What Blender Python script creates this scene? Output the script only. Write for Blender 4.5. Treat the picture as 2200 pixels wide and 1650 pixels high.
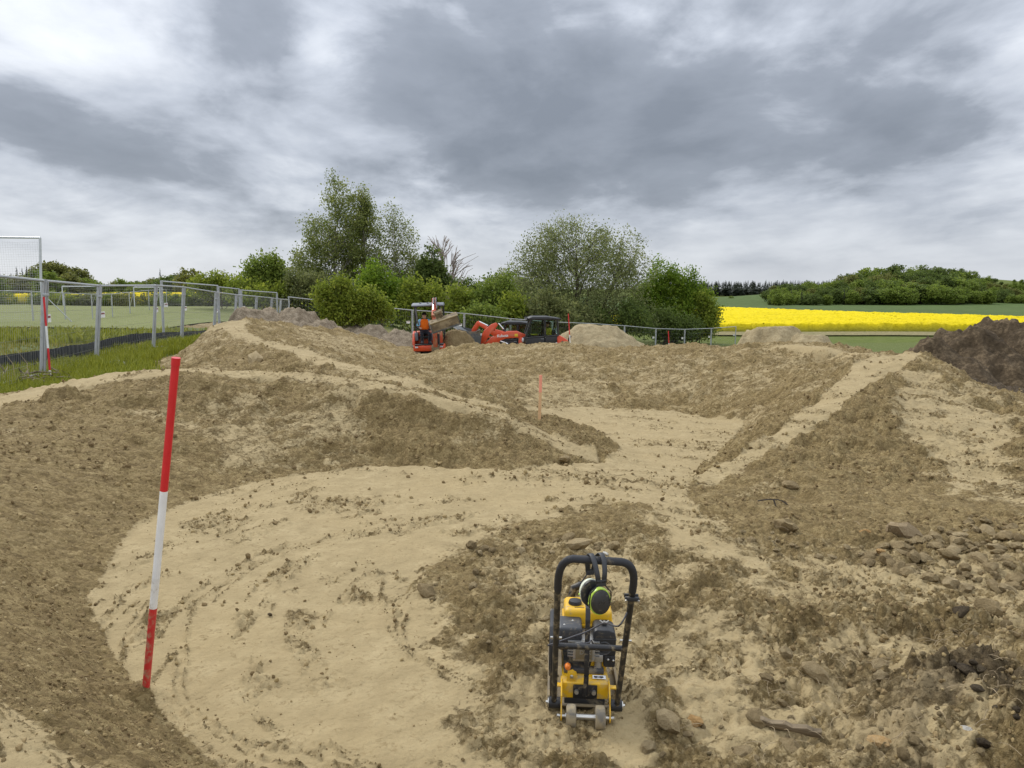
import bpy, bmesh, math, random
import numpy as np
from mathutils import Vector, Matrix, Euler

random.seed(7)
RNG = np.random.default_rng(11)
sc = bpy.context.scene
for o in list(bpy.data.objects):
    bpy.data.objects.remove(o)

# ------------------------------------------------------------------ camera
CAM_Z, PITCH, FPX = 2.0, math.radians(7.21), 1620.0      # focal length in pixels of a 2200 wide frame
cam_d = bpy.data.cameras.new('camera')
cam_d.sensor_width = 36.0
cam_d.lens = 36.0 * FPX / 2200.0
cam_d.clip_start = 0.05
cam_d.clip_end = 3000.0
cam = bpy.data.objects.new('camera', cam_d)
sc.collection.objects.link(cam)
cam.location = (0, 0, CAM_Z)
cam.rotation_euler = (math.pi / 2 - PITCH, 0, 0)
sc.camera = cam

# ------------------------------------------------------------------ light and exposure
SUN_ELEV, SUN_AZ = math.radians(41), math.radians(-38)    # azimuth from +Y, clockwise: high, front left, veiled
sun_d = bpy.data.lights.new('sun', 'SUN')
sun_d.energy = 1.5
sun_d.angle = math.radians(11)
sun_d.color = (1.0, 0.955, 0.88)
sun = bpy.data.objects.new('sun', sun_d)
sc.collection.objects.link(sun)
sdir = Vector((math.sin(SUN_AZ) * math.cos(SUN_ELEV), math.cos(SUN_AZ) * math.cos(SUN_ELEV), math.sin(SUN_ELEV)))
sun.rotation_euler = sdir.to_track_quat('Z', 'Y').to_euler()
sun.location = (0, 0, 60)
sc.view_settings.view_transform = 'Standard'
sc.view_settings.look = 'None'
sc.view_settings.gamma = 1.0
sc.view_settings.use_curve_mapping = False
sc.view_settings.exposure = 0.42


def pix_dir(px, py):
    u = (px - 1100.0) / FPX
    v = (825.0 - py) / FPX
    c, s = math.cos(PITCH), math.sin(PITCH)
    return Vector((u, c + v * s, -s + v * c))


def build_world():
    w = bpy.data.worlds.new('World')
    sc.world = w
    w.use_nodes = True
    nt = w.node_tree
    nt.nodes.clear()
    N, L = nt.nodes.new, nt.links.new

    def math_n(op, a, b=None, c=None, clamp=False):
        n = N('ShaderNodeMath')
        n.operation = op
        n.use_clamp = clamp
        for i, q in enumerate((a, b, c)):
            if q is None:
                continue
            if isinstance(q, (int, float)):
                n.inputs[i].default_value = q
            else:
                L(q, n.inputs[i])
        return n.outputs[0]

    def vmath(op, a, b=None):
        n = N('ShaderNodeVectorMath')
        n.operation = op
        for i, q in enumerate((a, b)):
            if q is None:
                continue
            if isinstance(q, (tuple, list, Vector)):
                n.inputs[i].default_value = tuple(q)
            else:
                L(q, n.inputs[i])
        return n

    out = N('ShaderNodeOutputWorld')
    bg = N('ShaderNodeBackground')
    tc = N('ShaderNodeTexCoord')
    nrm = vmath('NORMALIZE', tc.outputs['Generated']).outputs[0]
    sep = N('ShaderNodeSeparateXYZ')
    L(nrm, sep.inputs[0])
    zc = math_n('MAXIMUM', sep.outputs[2], 0.0)
    den = math_n('ADD', zc, 0.16)
    px = math_n('DIVIDE', sep.outputs[0], den)
    py = math_n('DIVIDE', sep.outputs[1], den)
    comb = N('ShaderNodeCombineXYZ')
    L(px, comb.inputs[0]); L(py, comb.inputs[1])

    def noise(vec, scale, detail, rough, dist, loc=(0, 0, 0), scl=(1, 1, 1), rot=0.0):
        mp = N('ShaderNodeMapping')
        mp.inputs['Location'].default_value = loc
        mp.inputs['Rotation'].default_value = (0, 0, rot)
        mp.inputs['Scale'].default_value = scl
        L(vec, mp.inputs['Vector'])
        n = N('ShaderNodeTexNoise')
        n.inputs['Scale'].default_value = scale
        n.inputs['Detail'].default_value = detail
        n.inputs['Roughness'].default_value = rough
        n.inputs['Distortion'].default_value = dist
        L(mp.outputs[0], n.inputs['Vector'])
        return n

    n1 = noise(comb.outputs[0], 0.9, 9, 0.55, 0.35, (3.1, 1.7, 0), (1, 0.75, 1), 0.35)
    n2 = noise(comb.outputs[0], 3.4, 10, 0.54, 0.3, (7.3, 4.2, 0), (1, 0.8, 1), 0.5)
    n3 = noise(nrm, 4.6, 8, 0.62, 0.3, (0, 0, 0), (1, 1, 2.4))
    warp = vmath('SUBTRACT', n3.outputs['Color'], (0.5, 0.5, 0.5)).outputs[0]
    wsc = N('ShaderNodeVectorMath'); wsc.operation = 'SCALE'
    L(warp, wsc.inputs[0]); wsc.inputs['Scale'].default_value = 0.22
    wdir = vmath('NORMALIZE', vmath('ADD', nrm, wsc.outputs[0]).outputs[0]).outputs[0]

    # cloud masses of the overcast: (px, py, darkness, radius, flatten)
    blobs = [(960, 190, 0.42, 250, 1.5), (520, 20, 0.30, 150, 1.6), (1240, 250, 0.30, 260, 1.8), (1520, 110, 0.22, 280, 1.8),
             (1640, 310, 0.20, 260, 2.2), (2090, 160, 0.30, 230, 1.5), (1060, 40, 0.22, 220, 1.5), (110, 400, 0.34, 150, 2.8),
             (330, 310, 0.26, 230, 2.8), (180, 110, 0.20, 260, 1.8), (1800, 440, 0.12, 320, 2.4), (1250, 470, 0.08, 260, 3.0), (700, 330, 0.12, 200, 2.0), (70, 235, 0.22, 150, 2.4), (560, 365, 0.24, 200, 2.8), (1300, 350, 0.12, 220, 2.5),
             (1900, 370, 0.10, 250, 2.5), (790, 120, 0.1, 110, 1.2),
             (690, 80, -0.34, 80, 1.0), (640, 190, -0.10, 100, 1.4), (150, 335, -0.20, 140, 3.0), (120, 490, -0.10, 260, 2.2),
             (900, 410, -0.10, 300, 3.0), (1500, 440, -0.14, 260, 3.0), (1750, 60, -0.05, 250, 2.0)]
    total = None
    for (bx, by, amp, rad, flat) in blobs:
        d = pix_dir(bx, by).normalized()
        side = Vector((d.y, -d.x, 0)).normalized()
        up = side.cross(d).normalized()
        k = FPX / rad
        a = vmath('DOT_PRODUCT', wdir, side * k / math.sqrt(flat)).outputs['Value']
        b = vmath('DOT_PRODUCT', wdir, up * k * math.sqrt(flat)).outputs['Value']
        f = vmath('DOT_PRODUCT', wdir, d).outputs['Value']
        r2 = math_n('ADD', math_n('MULTIPLY', a, a), math_n('MULTIPLY', b, b))
        r2 = math_n('ADD', r2, math_n('MULTIPLY', math_n('LESS_THAN', f, 0.0), 50.0))
        g = math_n('MULTIPLY', math_n('EXPONENT', math_n('MULTIPLY', r2, -0.9)), amp * 0.68)
        total = g if total is None else math_n('ADD', total, g)
    def sharp(n, lo, hi, amp):           # cloud edges: a soft step in the noise
        m = N('ShaderNodeMapRange'); m.interpolation_type = 'SMOOTHSTEP'
        m.inputs['From Min'].default_value = lo; m.inputs['From Max'].default_value = hi
        m.inputs['To Min'].default_value = -amp; m.inputs['To Max'].default_value = amp
        L(n.outputs['Fac'], m.inputs['Value'])
        return m.outputs[0]
    v = math_n('MULTIPLY', math_n('SUBTRACT', n1.outputs['Fac'], 0.5), 0.55)
    v = math_n('ADD', v, sharp(n1, 0.44, 0.56, 0.075))
    n4 = noise(comb.outputs[0], 1.7, 8, 0.5, 0.25, (1.3, 9.2, 0), (1, 0.55, 1), 0.15)
    v = math_n('ADD', v, sharp(n4, 0.42, 0.60, 0.085))
    v = math_n('ADD', v, math_n('MULTIPLY', math_n('SUBTRACT', n2.outputs['Fac'], 0.5), 0.48))
    fade = math_n('SMOOTH_MIN', math_n('MULTIPLY', zc, 6.5), 1.0, 0.3)
    v = math_n('MULTIPLY', v, fade)
    v = math_n('SUBTRACT', math_n('ADD', v, math_n('SUBTRACT', 0.745, math_n('MULTIPLY', fade, 0.04))), total)
    ramp = N('ShaderNodeValToRGB')
    el = ramp.color_ramp.elements
    el[0].position = 0.0; el[0].color = (0.180, 0.202, 0.240, 1)
    el[1].position = 1.0; el[1].color = (0.78, 0.80, 0.825, 1)
    for p, c in ((0.28, (0.250, 0.276, 0.322)), (0.48, (0.41, 0.442, 0.50)), (0.66, (0.575, 0.605, 0.655)), (0.82, (0.68, 0.71, 0.755))):
        e = el.new(p); e.color = (*c, 1)
    L(v, ramp.inputs[0])
    # overcast luminance grows towards the zenith (as an overcast sky does), scaled to 1 in the part of the sky in view
    lum = math_n('MULTIPLY', math_n('ADD', math_n('MULTIPLY', zc, 1.4), 1.0), 0.84)
    sc_c = N('ShaderNodeVectorMath'); sc_c.operation = 'SCALE'
    L(ramp.outputs[0], sc_c.inputs[0]); L(lum, sc_c.inputs['Scale'])
    sky = N('ShaderNodeTexSky')
    sky.sky_type = 'NISHITA'
    sky.sun_disc = False
    sky.sun_elevation = SUN_ELEV
    sky.sun_rotation = SUN_AZ
    sky.altitude = 500
    s2 = N('ShaderNodeVectorMath'); s2.operation = 'SCALE'
    L(sky.outputs[0], s2.inputs[0]); s2.inputs['Scale'].default_value = 0.06
    mix = N('ShaderNodeMix'); mix.data_type = 'RGBA'
    mix.inputs['Factor'].default_value = 0.93
    L(s2.outputs[0], mix.inputs[6]); L(sc_c.outputs[0], mix.inputs[7])
    L(mix.outputs[2], bg.inputs['Color'])
    bg.inputs['Strength'].default_value = 1.0
    w.cycles.sampling_method = 'MANUAL'
    w.cycles.sample_map_resolution = 256
    L(bg.outputs[0], out.inputs[0])


build_world()

# ------------------------------------------------------------------ helpers
COL = sc.collection


def at(px, py, Y):
    """A point of the place at depth Y (metres in front of the tripod) seen in direction px, py."""
    d = pix_dir(px, py)
    t = Y / d.y
    return Vector((d.x * t, Y, CAM_Z + d.z * t))


def onz(px, py, z):
    d = pix_dir(px, py)
    t = (z - CAM_Z) / d.z
    return Vector((d.x * t, d.y * t, z))


def tag(o, label=None, cat=None, group=None, kind=None):
    if label: o['label'] = label
    if cat: o['category'] = cat
    if group: o['group'] = group
    if kind: o['kind'] = kind
    return o


def empty(name, loc=(0, 0, 0), rot=(0, 0, 0)):
    o = bpy.data.objects.new(name, None)
    o.empty_display_size = 0.2
    COL.objects.link(o)
    o.location = loc
    o.rotation_euler = rot
    return o


def copy_tree(o, parent=None):
    c = o.copy()
    COL.objects.link(c)
    c.parent = parent
    for ch in o.children:
        copy_tree(ch, c)
    return c


def np_mesh(name, V, F, mat=None, parent=None, smooth=True, attrs=None):
    """Mesh object from numpy arrays; F is (n,3) or (n,4)."""
    V = np.asarray(V, dtype=np.float32)
    F = np.asarray(F, dtype=np.int32)
    me = bpy.data.meshes.new(name)
    n, k = F.shape
    me.vertices.add(len(V))
    me.vertices.foreach_set('co', V.ravel())
    me.loops.add(n * k)
    me.loops.foreach_set('vertex_index', F.ravel())
    me.polygons.add(n)
    me.polygons.foreach_set('loop_start', np.arange(0, n * k, k, dtype=np.int32))
    me.polygons.foreach_set('loop_total', np.full(n, k, dtype=np.int32))
    me.polygons.foreach_set('use_smooth', np.full(n, smooth, dtype=bool))
    if attrs:
        for an, (dom, arr) in attrs.items():
            arr = np.asarray(arr, dtype=np.float32)
            if arr.ndim == 1:
                a = me.attributes.new(an, 'FLOAT', dom)
                a.data.foreach_set('value', arr)
            else:
                a = me.attributes.new(an, 'FLOAT_COLOR', dom)
                a.data.foreach_set('color', arr.ravel())
    me.update(calc_edges=True)
    if mat: me.materials.append(mat)
    o = bpy.data.objects.new(name, me)
    COL.objects.link(o)
    if parent: o.parent = parent
    return o


class MB:
    """Collects shapes and links them as one mesh object."""
    def __init__(self):
        self.bm = bmesh.new()

    def _xf(self, verts, M):
        bmesh.ops.transform(self.bm, matrix=M, verts=verts)

    def box(self, c, s, rot=None, bevel=0.0, seg=2):
        r = bmesh.ops.create_cube(self.bm, size=1.0)
        vs = r['verts']
        M = Matrix.Translation(Vector(c)) @ (Euler(rot).to_matrix().to_4x4() if rot else Matrix.Identity(4)) @ Matrix.Diagonal((*s, 1))
        self._xf(vs, M)
        if bevel:
            es = list({e for v in vs for e in v.link_edges})
            bmesh.ops.bevel(self.bm, geom=es, offset=bevel, segments=seg, affect='EDGES', profile=0.5)
        return self

    def cyl(self, p0, p1, r0, r1=None, seg=12, caps=True):
        p0, p1 = Vector(p0), Vector(p1)
        if r1 is None: r1 = r0
        d = p1 - p0
        r = bmesh.ops.create_cone(self.bm, cap_ends=caps, segments=seg, radius1=r0, radius2=r1, depth=d.length)
        M = Matrix.Translation((p0 + p1) / 2) @ d.to_track_quat('Z', 'Y').to_matrix().to_4x4()
        self._xf(r['verts'], M)
        return self

    def ball(self, c, r, seg=12, s=(1, 1, 1)):
        q = bmesh.ops.create_uvsphere(self.bm, u_segments=seg, v_segments=max(6, seg // 2 + 2), radius=r)
        self._xf(q['verts'], Matrix.Translation(Vector(c)) @ Matrix.Diagonal((*s, 1)))
        return self

    def tube(self, pts, r, seg=10, caps=True):
        """Round tube through points; r one radius or one for each point."""
        pts = [Vector(p) for p in pts]
        n = len(pts)
        rr = r if isinstance(r, (list, tuple)) else [r] * n
        rings = []
        ref = None
        for i, p in enumerate(pts):
            t = (pts[min(i + 1, n - 1)] - pts[max(i - 1, 0)]).normalized()
            if ref is None:
                ref = t.orthogonal().normalized()
            else:
                ref = (ref - t * ref.dot(t)).normalized()
            b = t.cross(ref)
            k = 1.0
            if 0 < i < n - 1:
                c = (pts[i] - pts[i - 1]).normalized().dot((pts[i + 1] - pts[i]).normalized())
                k = 1.0 / max(0.5, math.sqrt(max(0.0, (1 + c) / 2)))
            rings.append([self.bm.verts.new(p + (ref * math.cos(a) + b * math.sin(a)) * rr[i] * (1 if k == 1 else (k + 1) / 2))
                          for a in (2 * math.pi * j / seg for j in range(seg))])
        for i in range(n - 1):
            for j in range(seg):
                self.bm.faces.new((rings[i][j], rings[i][(j + 1) % seg], rings[i + 1][(j + 1) % seg], rings[i + 1][j]))
        if caps:
            self.bm.faces.new(list(reversed(rings[0])))
            self.bm.faces.new(rings[-1])
        return self

    def prism(self, poly, axis, a, b, bevel=0.0):
        """Extrude a 2D outline along axis 'x','y' or 'z' from a to b. poly in the two other coordinates (in order)."""
        def mk(p, t):
            return {'x': (t, p[0], p[1]), 'y': (p[0], t, p[1]), 'z': (p[0], p[1], t)}[axis]
        v0 = [self.bm.verts.new(mk(p, a)) for p in poly]
        v1 = [self.bm.verts.new(mk(p, b)) for p in poly]
        n = len(poly)
        fs = [self.bm.faces.new(v0), self.bm.faces.new(list(reversed(v1)))]
        for i in range(n):
            fs.append(self.bm.faces.new((v0[i], v1[i], v1[(i + 1) % n], v0[(i + 1) % n])))
        bmesh.ops.recalc_face_normals(self.bm, faces=fs)
        if bevel:
            es = list({e for f in fs for e in f.edges})
            bmesh.ops.bevel(self.bm, geom=es, offset=bevel, segments=2, affect='EDGES', profile=0.5)
        return self

    def lathe(self, prof, c, axis='z', seg=24):
        """Revolve (radius, height) pairs."""
        c = Vector(c)
        rings = []
        for r, h in prof:
            ring = []
            for j in range(seg):
                a = 2 * math.pi * j / seg
                x, y = r * math.cos(a), r * math.sin(a)
                p = {'z': (x, y, h), 'x': (h, x, y), 'y': (x, h, y)}[axis]
                ring.append(self.bm.verts.new(c + Vector(p)))
            rings.append(ring)
        fs = []
        for i in range(len(rings) - 1):
            for j in range(seg):
                fs.append(self.bm.faces.new((rings[i][j], rings[i][(j + 1) % seg], rings[i + 1][(j + 1) % seg], rings[i + 1][j])))
        fs.append(self.bm.faces.new(list(reversed(rings[0]))))
        fs.append(self.bm.faces.new(rings[-1]))
        bmesh.ops.recalc_face_normals(self.bm, faces=fs)
        return self

    def xform(self, M):
        bmesh.ops.transform(self.bm, matrix=M, verts=self.bm.verts)
        return self

    def build(self, name, mat, parent=None, smooth=True, angle=35):
        me = bpy.data.meshes.new(name)
        self.bm.normal_update()
        self.bm.to_mesh(me)
        self.bm.free()
        if mat: me.materials.append(mat)
        o = bpy.data.objects.new(name, me)
        COL.objects.link(o)
        if parent: o.parent = parent
        if smooth:
            me.polygons.foreach_set('use_smooth', [True] * len(me.polygons))
            me.set_sharp_from_angle(angle=math.radians(angle))
        return o


def beam(mb, pts, h, x0, x1, axis='x'):
    """A flat box girder: a bent centre line (two coordinates) with heights, extruded sideways."""
    up, lo = [], []
    n = len(pts)
    for i, p in enumerate(pts):
        a = Vector(pts[max(i - 1, 0)]); b = Vector(pts[min(i + 1, n - 1)])
        t = (b - a).normalized(); nn = Vector((-t.y, t.x))
        hh = h[i] if isinstance(h, (list, tuple)) else h
        up.append(tuple(Vector(p) + nn * hh / 2)); lo.append(tuple(Vector(p) - nn * hh / 2))
    mb.prism(up + lo[::-1], axis, x0, x1, min(.012, abs(x1 - x0) * .2, min(h if isinstance(h, (list, tuple)) else [h]) * .2))
    return mb


# ---- value noise (numpy)
_TAB = np.random.default_rng(5).random((256, 256)).astype(np.float32)


def vnoise(x, y, seed=0):
    x = np.asarray(x, dtype=np.float64) + seed * 17.31
    y = np.asarray(y, dtype=np.float64) + seed * 9.77
    xi = np.floor(x); yi = np.floor(y)
    fx = x - xi; fy = y - yi
    xi = xi.astype(np.int64) & 255; yi = yi.astype(np.int64) & 255
    x1 = (xi + 1) & 255; y1 = (yi + 1) & 255
    fx = fx * fx * fx * (fx * (fx * 6 - 15) + 10)
    fy = fy * fy * fy * (fy * (fy * 6 - 15) + 10)
    a = _TAB[xi, yi]; b = _TAB[x1, yi]; c = _TAB[xi, y1]; d = _TAB[x1, y1]
    return (a + (b - a) * fx) * (1 - fy) + (c + (d - c) * fx) * fy


def fbm(x, y, oct=4, seed=0, gain=0.5, lac=2.03):
    s = 0; a = 1.0; t = 0
    for i in range(oct):
        # rotate each octave so lattice directions do not line up
        c, q = math.cos(0.7 * i + 0.3), math.sin(0.7 * i + 0.3)
        s = s + a * vnoise(c * x - q * y, q * x + c * y, seed + i * 3)
        t += a
        a *= gain
        x = x * lac; y = y * lac
    return s / t


def sstep(a, b, x):
    t = np.clip((x - a) / (b - a), 0, 1)
    return t * t * (3 - 2 * t)


def in_poly(x, y, poly):
    x = np.asarray(x); y = np.asarray(y)
    r = np.zeros(x.shape, dtype=bool)
    n = len(poly)
    for i in range(n):
        x0, y0 = poly[i][0], poly[i][1]
        x1, y1 = poly[(i + 1) % n][0], poly[(i + 1) % n][1]
        if y0 == y1:
            continue
        cond = ((y0 > y) != (y1 > y))
        r ^= cond & (x < (x1 - x0) * (y - y0) / (y1 - y0) + x0)
    return r


def poly_dist(x, y, poly, closed=True):
    """Distance to an outline, and signed (inside positive) when closed."""
    x = np.asarray(x, dtype=np.float64); y = np.asarray(y, dtype=np.float64)
    if closed and len(x) > 2000:             # far from the outline nothing needs measuring
        px = [p[0] for p in poly]; py = [p[1] for p in poly]
        near = (x > min(px) - 2) & (x < max(px) + 2) & (y > min(py) - 2) & (y < max(py) + 2)
        out = np.full(x.shape, -9.0)
        if near.any():
            out[near] = np.concatenate([poly_dist(a, b, poly) for a, b in zip(np.array_split(x[near], 1 + near.sum() // 1900), np.array_split(y[near], 1 + near.sum() // 1900))])
        return out
    best = np.full(x.shape, 1e9)
    n = len(poly)
    for i in range(n if closed else n - 1):
        ax, ay = poly[i][0], poly[i][1]
        bx, by = poly[(i + 1) % n][0], poly[(i + 1) % n][1]
        dx, dy = bx - ax, by - ay
        l2 = dx * dx + dy * dy + 1e-12
        t = np.clip(((x - ax) * dx + (y - ay) * dy) / l2, 0, 1)
        best = np.minimum(best, (x - ax - t * dx) ** 2 + (y - ay - t * dy) ** 2)
    d = np.sqrt(best)
    if closed:
        d = np.where(in_poly(x, y, poly), d, -d)
    return d


# ---- node materials
def new_mat(name):
    m = bpy.data.materials.new(name)
    m.use_nodes = True
    nt = m.node_tree
    b = nt.nodes['Principled BSDF']
    return m, nt, b


def nmath(nt, op, a, b=None, clamp=False):
    n = nt.nodes.new('ShaderNodeMath')
    n.operation = op
    n.use_clamp = clamp
    for i, q in enumerate((a, b)):
        if q is None: continue
        if isinstance(q, (int, float)): n.inputs[i].default_value = q
        else: nt.links.new(q, n.inputs[i])
    return n.outputs[0]


def nnoise(nt, scale, detail=4, rough=0.55, dist=0.0, coord='Object', scl=(1, 1, 1)):
    tc = nt.nodes.new('ShaderNodeTexCoord')
    mp = nt.nodes.new('ShaderNodeMapping')
    mp.inputs['Scale'].default_value = scl
    nt.links.new(tc.outputs[coord], mp.inputs['Vector'])
    n = nt.nodes.new('ShaderNodeTexNoise')
    n.inputs['Scale'].default_value = scale
    n.inputs['Detail'].default_value = detail
    n.inputs['Roughness'].default_value = rough
    n.inputs['Distortion'].default_value = dist
    nt.links.new(mp.outputs[0], n.inputs['Vector'])
    return n.outputs['Fac']


def nvoronoi(nt, scale, warp=.02):
    """Clod-like cells: distance to the cell's middle and one random value per cell."""
    tc = nt.nodes.new('ShaderNodeTexCoord')
    n = nt.nodes.new('ShaderNodeTexNoise')
    n.inputs['Scale'].default_value = scale * .8
    n.inputs['Detail'].default_value = 3
    nt.links.new(tc.outputs['Object'], n.inputs['Vector'])
    s = nt.nodes.new('ShaderNodeVectorMath'); s.operation = 'SCALE'
    nt.links.new(n.outputs['Color'], s.inputs[0]); s.inputs['Scale'].default_value = warp
    a = nt.nodes.new('ShaderNodeVectorMath'); a.operation = 'ADD'
    nt.links.new(tc.outputs['Object'], a.inputs[0]); nt.links.new(s.outputs[0], a.inputs[1])
    v = nt.nodes.new('ShaderNodeTexVoronoi')
    v.inputs['Scale'].default_value = scale
    nt.links.new(a.outputs[0], v.inputs['Vector'])
    sp = nt.nodes.new('ShaderNodeSeparateColor')
    nt.links.new(v.outputs['Color'], sp.inputs[0])
    return v.outputs['Distance'], sp.outputs[0]


def nramp(nt, fac, stops):
    r = nt.nodes.new('ShaderNodeValToRGB')
    el = r.color_ramp.elements
    el[0].position = stops[0][0]; el[0].color = (*stops[0][1], 1)
    el[1].position = stops[-1][0]; el[1].color = (*stops[-1][1], 1)
    for p, c in stops[1:-1]:
        e = el.new(p); e.color = (*c, 1)
    nt.links.new(fac, r.inputs[0])
    return r.outputs[0]


def nmix(nt, fac, a, b, mode='MIX'):
    m = nt.nodes.new('ShaderNodeMix')
    m.data_type = 'RGBA'
    m.blend_type = mode
    if isinstance(fac, (int, float)): m.inputs['Factor'].default_value = fac
    else: nt.links.new(fac, m.inputs['Factor'])
    for i, q in ((6, a), (7, b)):
        if isinstance(q, tuple): m.inputs[i].default_value = (*q, 1)
        else: nt.links.new(q, m.inputs[i])
    return m.outputs[2]


def nattr(nt, name, out='Fac'):
    a = nt.nodes.new('ShaderNodeAttribute')
    a.attribute_name = name
    return a.outputs[out]


def nbump(nt, bsdf, height, strength, dist):
    b = nt.nodes.new('ShaderNodeBump')
    b.inputs['Strength'].default_value = strength
    b.inputs['Distance'].default_value = dist
    nt.links.new(height, b.inputs['Height'])
    nt.links.new(b.outputs[0], bsdf.inputs['Normal'])


MUD = (0.36, 0.29, 0.175)
_mats = {}


def paint(name, col, rough=0.5, metal=0.0, dirt=0.0, dirt_scale=6.0, var=0.08, spec=0.5, bump=0.0):
    """Painted / plastic / metal surface with small tone changes, smudges of dried mud and a little relief."""
    if name in _mats: return _mats[name]
    m, nt, b = new_mat(name)
    n = nnoise(nt, 9.0, 5, 0.6)
    lo = tuple(c * (1 - var) for c in col); hi = tuple(min(1, c * (1 + var)) for c in col)
    c = nramp(nt, n, [(0.3, lo), (0.7, hi)])
    if dirt > 0:
        d = nnoise(nt, dirt_scale, 8, 0.65, 0.4)
        f = nmath(nt, 'MULTIPLY', nmath(nt, 'SUBTRACT', d, 0.62 - 0.35 * dirt), 5.0, True)
        f = nmath(nt, 'MULTIPLY', f, 0.85)
        c = nmix(nt, f, c, MUD)
        r = nmath(nt, 'ADD', nmath(nt, 'MULTIPLY', f, 0.9 - rough), rough)
        nt.links.new(r, b.inputs['Roughness'])
    else:
        r = nmath(nt, 'ADD', nmath(nt, 'MULTIPLY', nmath(nt, 'SUBTRACT', n, 0.5), 0.25), rough)
        nt.links.new(r, b.inputs['Roughness'])
    nt.links.new(c, b.inputs['Base Color'])
    b.inputs['Metallic'].default_value = metal
    b.inputs['Specular IOR Level'].default_value = spec
    if bump:
        nbump(nt, b, nnoise(nt, 60, 3), bump, 0.003)
    _mats[name] = m
    return m

# ------------------------------------------------------------------ the lie of the land
BASE_PTS = np.array([
    (-9, 14, .29), (-10.3, 22, .15), (-11.4, 40, -.2), (-30, 79, .15), (-60, 80, .25), (-100, 200, .3), (-7, 44.5, -1.4), (1, 33, -1.5),
    (16, 65, -3.6), (15, 18, -.7), (17, 24, -1.0), (20, 85, -3.7), (60, 200, -3.3), (100, 230, -3.1), (0, 60, -2.7), (-5, 75, -2.3),
    (30, 45, -2.4), (25, 10, -.4), (12, 5, .1), (6, 0, .4), (-8, 2, .4), (0, -3, .5), (0, 300, -3), (200, 600, -3.5), (0, 700, -3),
    (-300, 300, 1), (-9, 28, .1), (-10.5, 33, -.05), (-5, 30, -.4), (8, 25, -.9), (10, 35, -1.7), (-20, 20, .3), (-20, 45, .1), (-14, 60, -.3),
    (45, 130, -3.5), (90, 120, -3.4), (60, 70, -3.3), (300, 300, -2), (-16, 8, .35), (40, 20, -1.2), (-40, 40, .25), (5, 45, -2.3), (-40, 130, .1), (8, 75, -3.1)])


def base_h(x, y):
    x = np.asarray(x, dtype=np.float64); y = np.asarray(y, dtype=np.float64)
    num = 0; den = 0
    for (a, b, c) in BASE_PTS:
        e = (0.14 * math.hypot(a, b)) ** 2 + 1.0
        w = 1.0 / ((x - a) ** 2 + (y - b) ** 2 + e) ** 2 * e
        num = num + w * c; den = den + w
    return num / den


def hill_h(x, y):
    return 9.0 * np.exp(-(((x - 175) / 60) ** 2 + ((y - 310) / 50) ** 2)) + 4 * sstep(420, 640, y) * sstep(-100, 200, x)


X0, X1, Y0, Y1, GH = -14.0, 15.0, -3.0, 33.0, 0.1
NX = int(round((X1 - X0) / GH)) + 1
NY = int(round((Y1 - Y0) / GH)) + 1

lines = []


def line(*pts):
    lines.append([tuple(p) for p in pts])


P, G = at, onz
# near bowl: crest path of the berm that carries the camera, runs out left and back across the picture
crest1_front = [(1.2, .6, .52), (0, 1.0, .55), (-1.0, 1.7, .6), (-1.55, 2.2, .62), (-2.6, 2.9, .66), (-3.7, 3.9, .7), (-4.6, 5.4, .7), (-5.3, 7.2, .69)] + [
    tuple(P(*q)) for q in ((0, 868, 8.6), (130, 842, 9.0), (240, 815, 9.5), (400, 800, 9.9), (570, 806, 9.9), (740, 816, 9.7), (850, 834, 9.5), (960, 862, 9.35),
                           (1060, 890, 9.25), (1130, 917, 9.1), (1200, 952, 9.0), (1265, 985, 8.85))]
crest1_back = [(1.0, -.3, .5), (-.6, .5, .55), (-1.7, 1.2, .6), (-2.2, 1.7, .62), (-3.2, 2.3, .66), (-4.4, 3.4, .7), (-5.4, 5.1, .7), (-6.1, 7.2, .69)] + [
    tuple(P(*q)) for q in ((0, 843, 9.3), (130, 821, 9.8), (240, 799, 10.2), (400, 790, 10.6), (570, 798, 10.5), (740, 811, 10.1), (850, 829, 9.8), (960, 857, 9.6),
                           (1060, 884, 9.5), (1130, 909, 9.35), (1200, 942, 9.25), (1265, 968, 9.1))]
line(*crest1_front); line(*crest1_back)
toe1 = [(1.1, 1.9, .1), (.2, 2.3, .02)] + [tuple(G(*q)) for q in ((760, 1790, .01), (560, 1710, .02), (440, 1640, .02), (340, 1530, .02), (300, 1480, .03), (210, 1380, .04), (175, 1280, .05), (215, 1220, .05), (290, 1120, .05), (420, 1065, .05),
                                   (550, 1030, .05), (700, 1005, .05), (880, 990, .05), (1090, 1003, .03), (1180, 1003, .02), (1290, 985, -.02))]
line(*toe1)
for q in ((700, 1300, 0), (700, 1500, 0), (500, 1250, 0.01), (950, 1120, 0), (1250, 1500, 0), (1300, 1640, 0), (1100, 1050, 0), (1100, 1250, .05), (1250, 1170, .1), (1200, 1290, .05), (1000, 1420, .03),
          (1340, 1090, .06), (1450, 1090, -.02), (1400, 1060, -.04), (1380, 1010, -.1), (1480, 1150, 0), (1600, 1300, .02), (1800, 1300, .03), (1500, 1420, .0), (1400, 1550, .04)):
    line(G(*q))
# back of the first crest
line((-6.9, 8.6, .4), (-6.6, 10.0, .36), (-5.2, 11.6, .36), (-3.4, 12.0, .38), (-2.2, 11.3, .40), (-1.3, 10.8, .32), (-.5, 10.4, .2))
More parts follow.
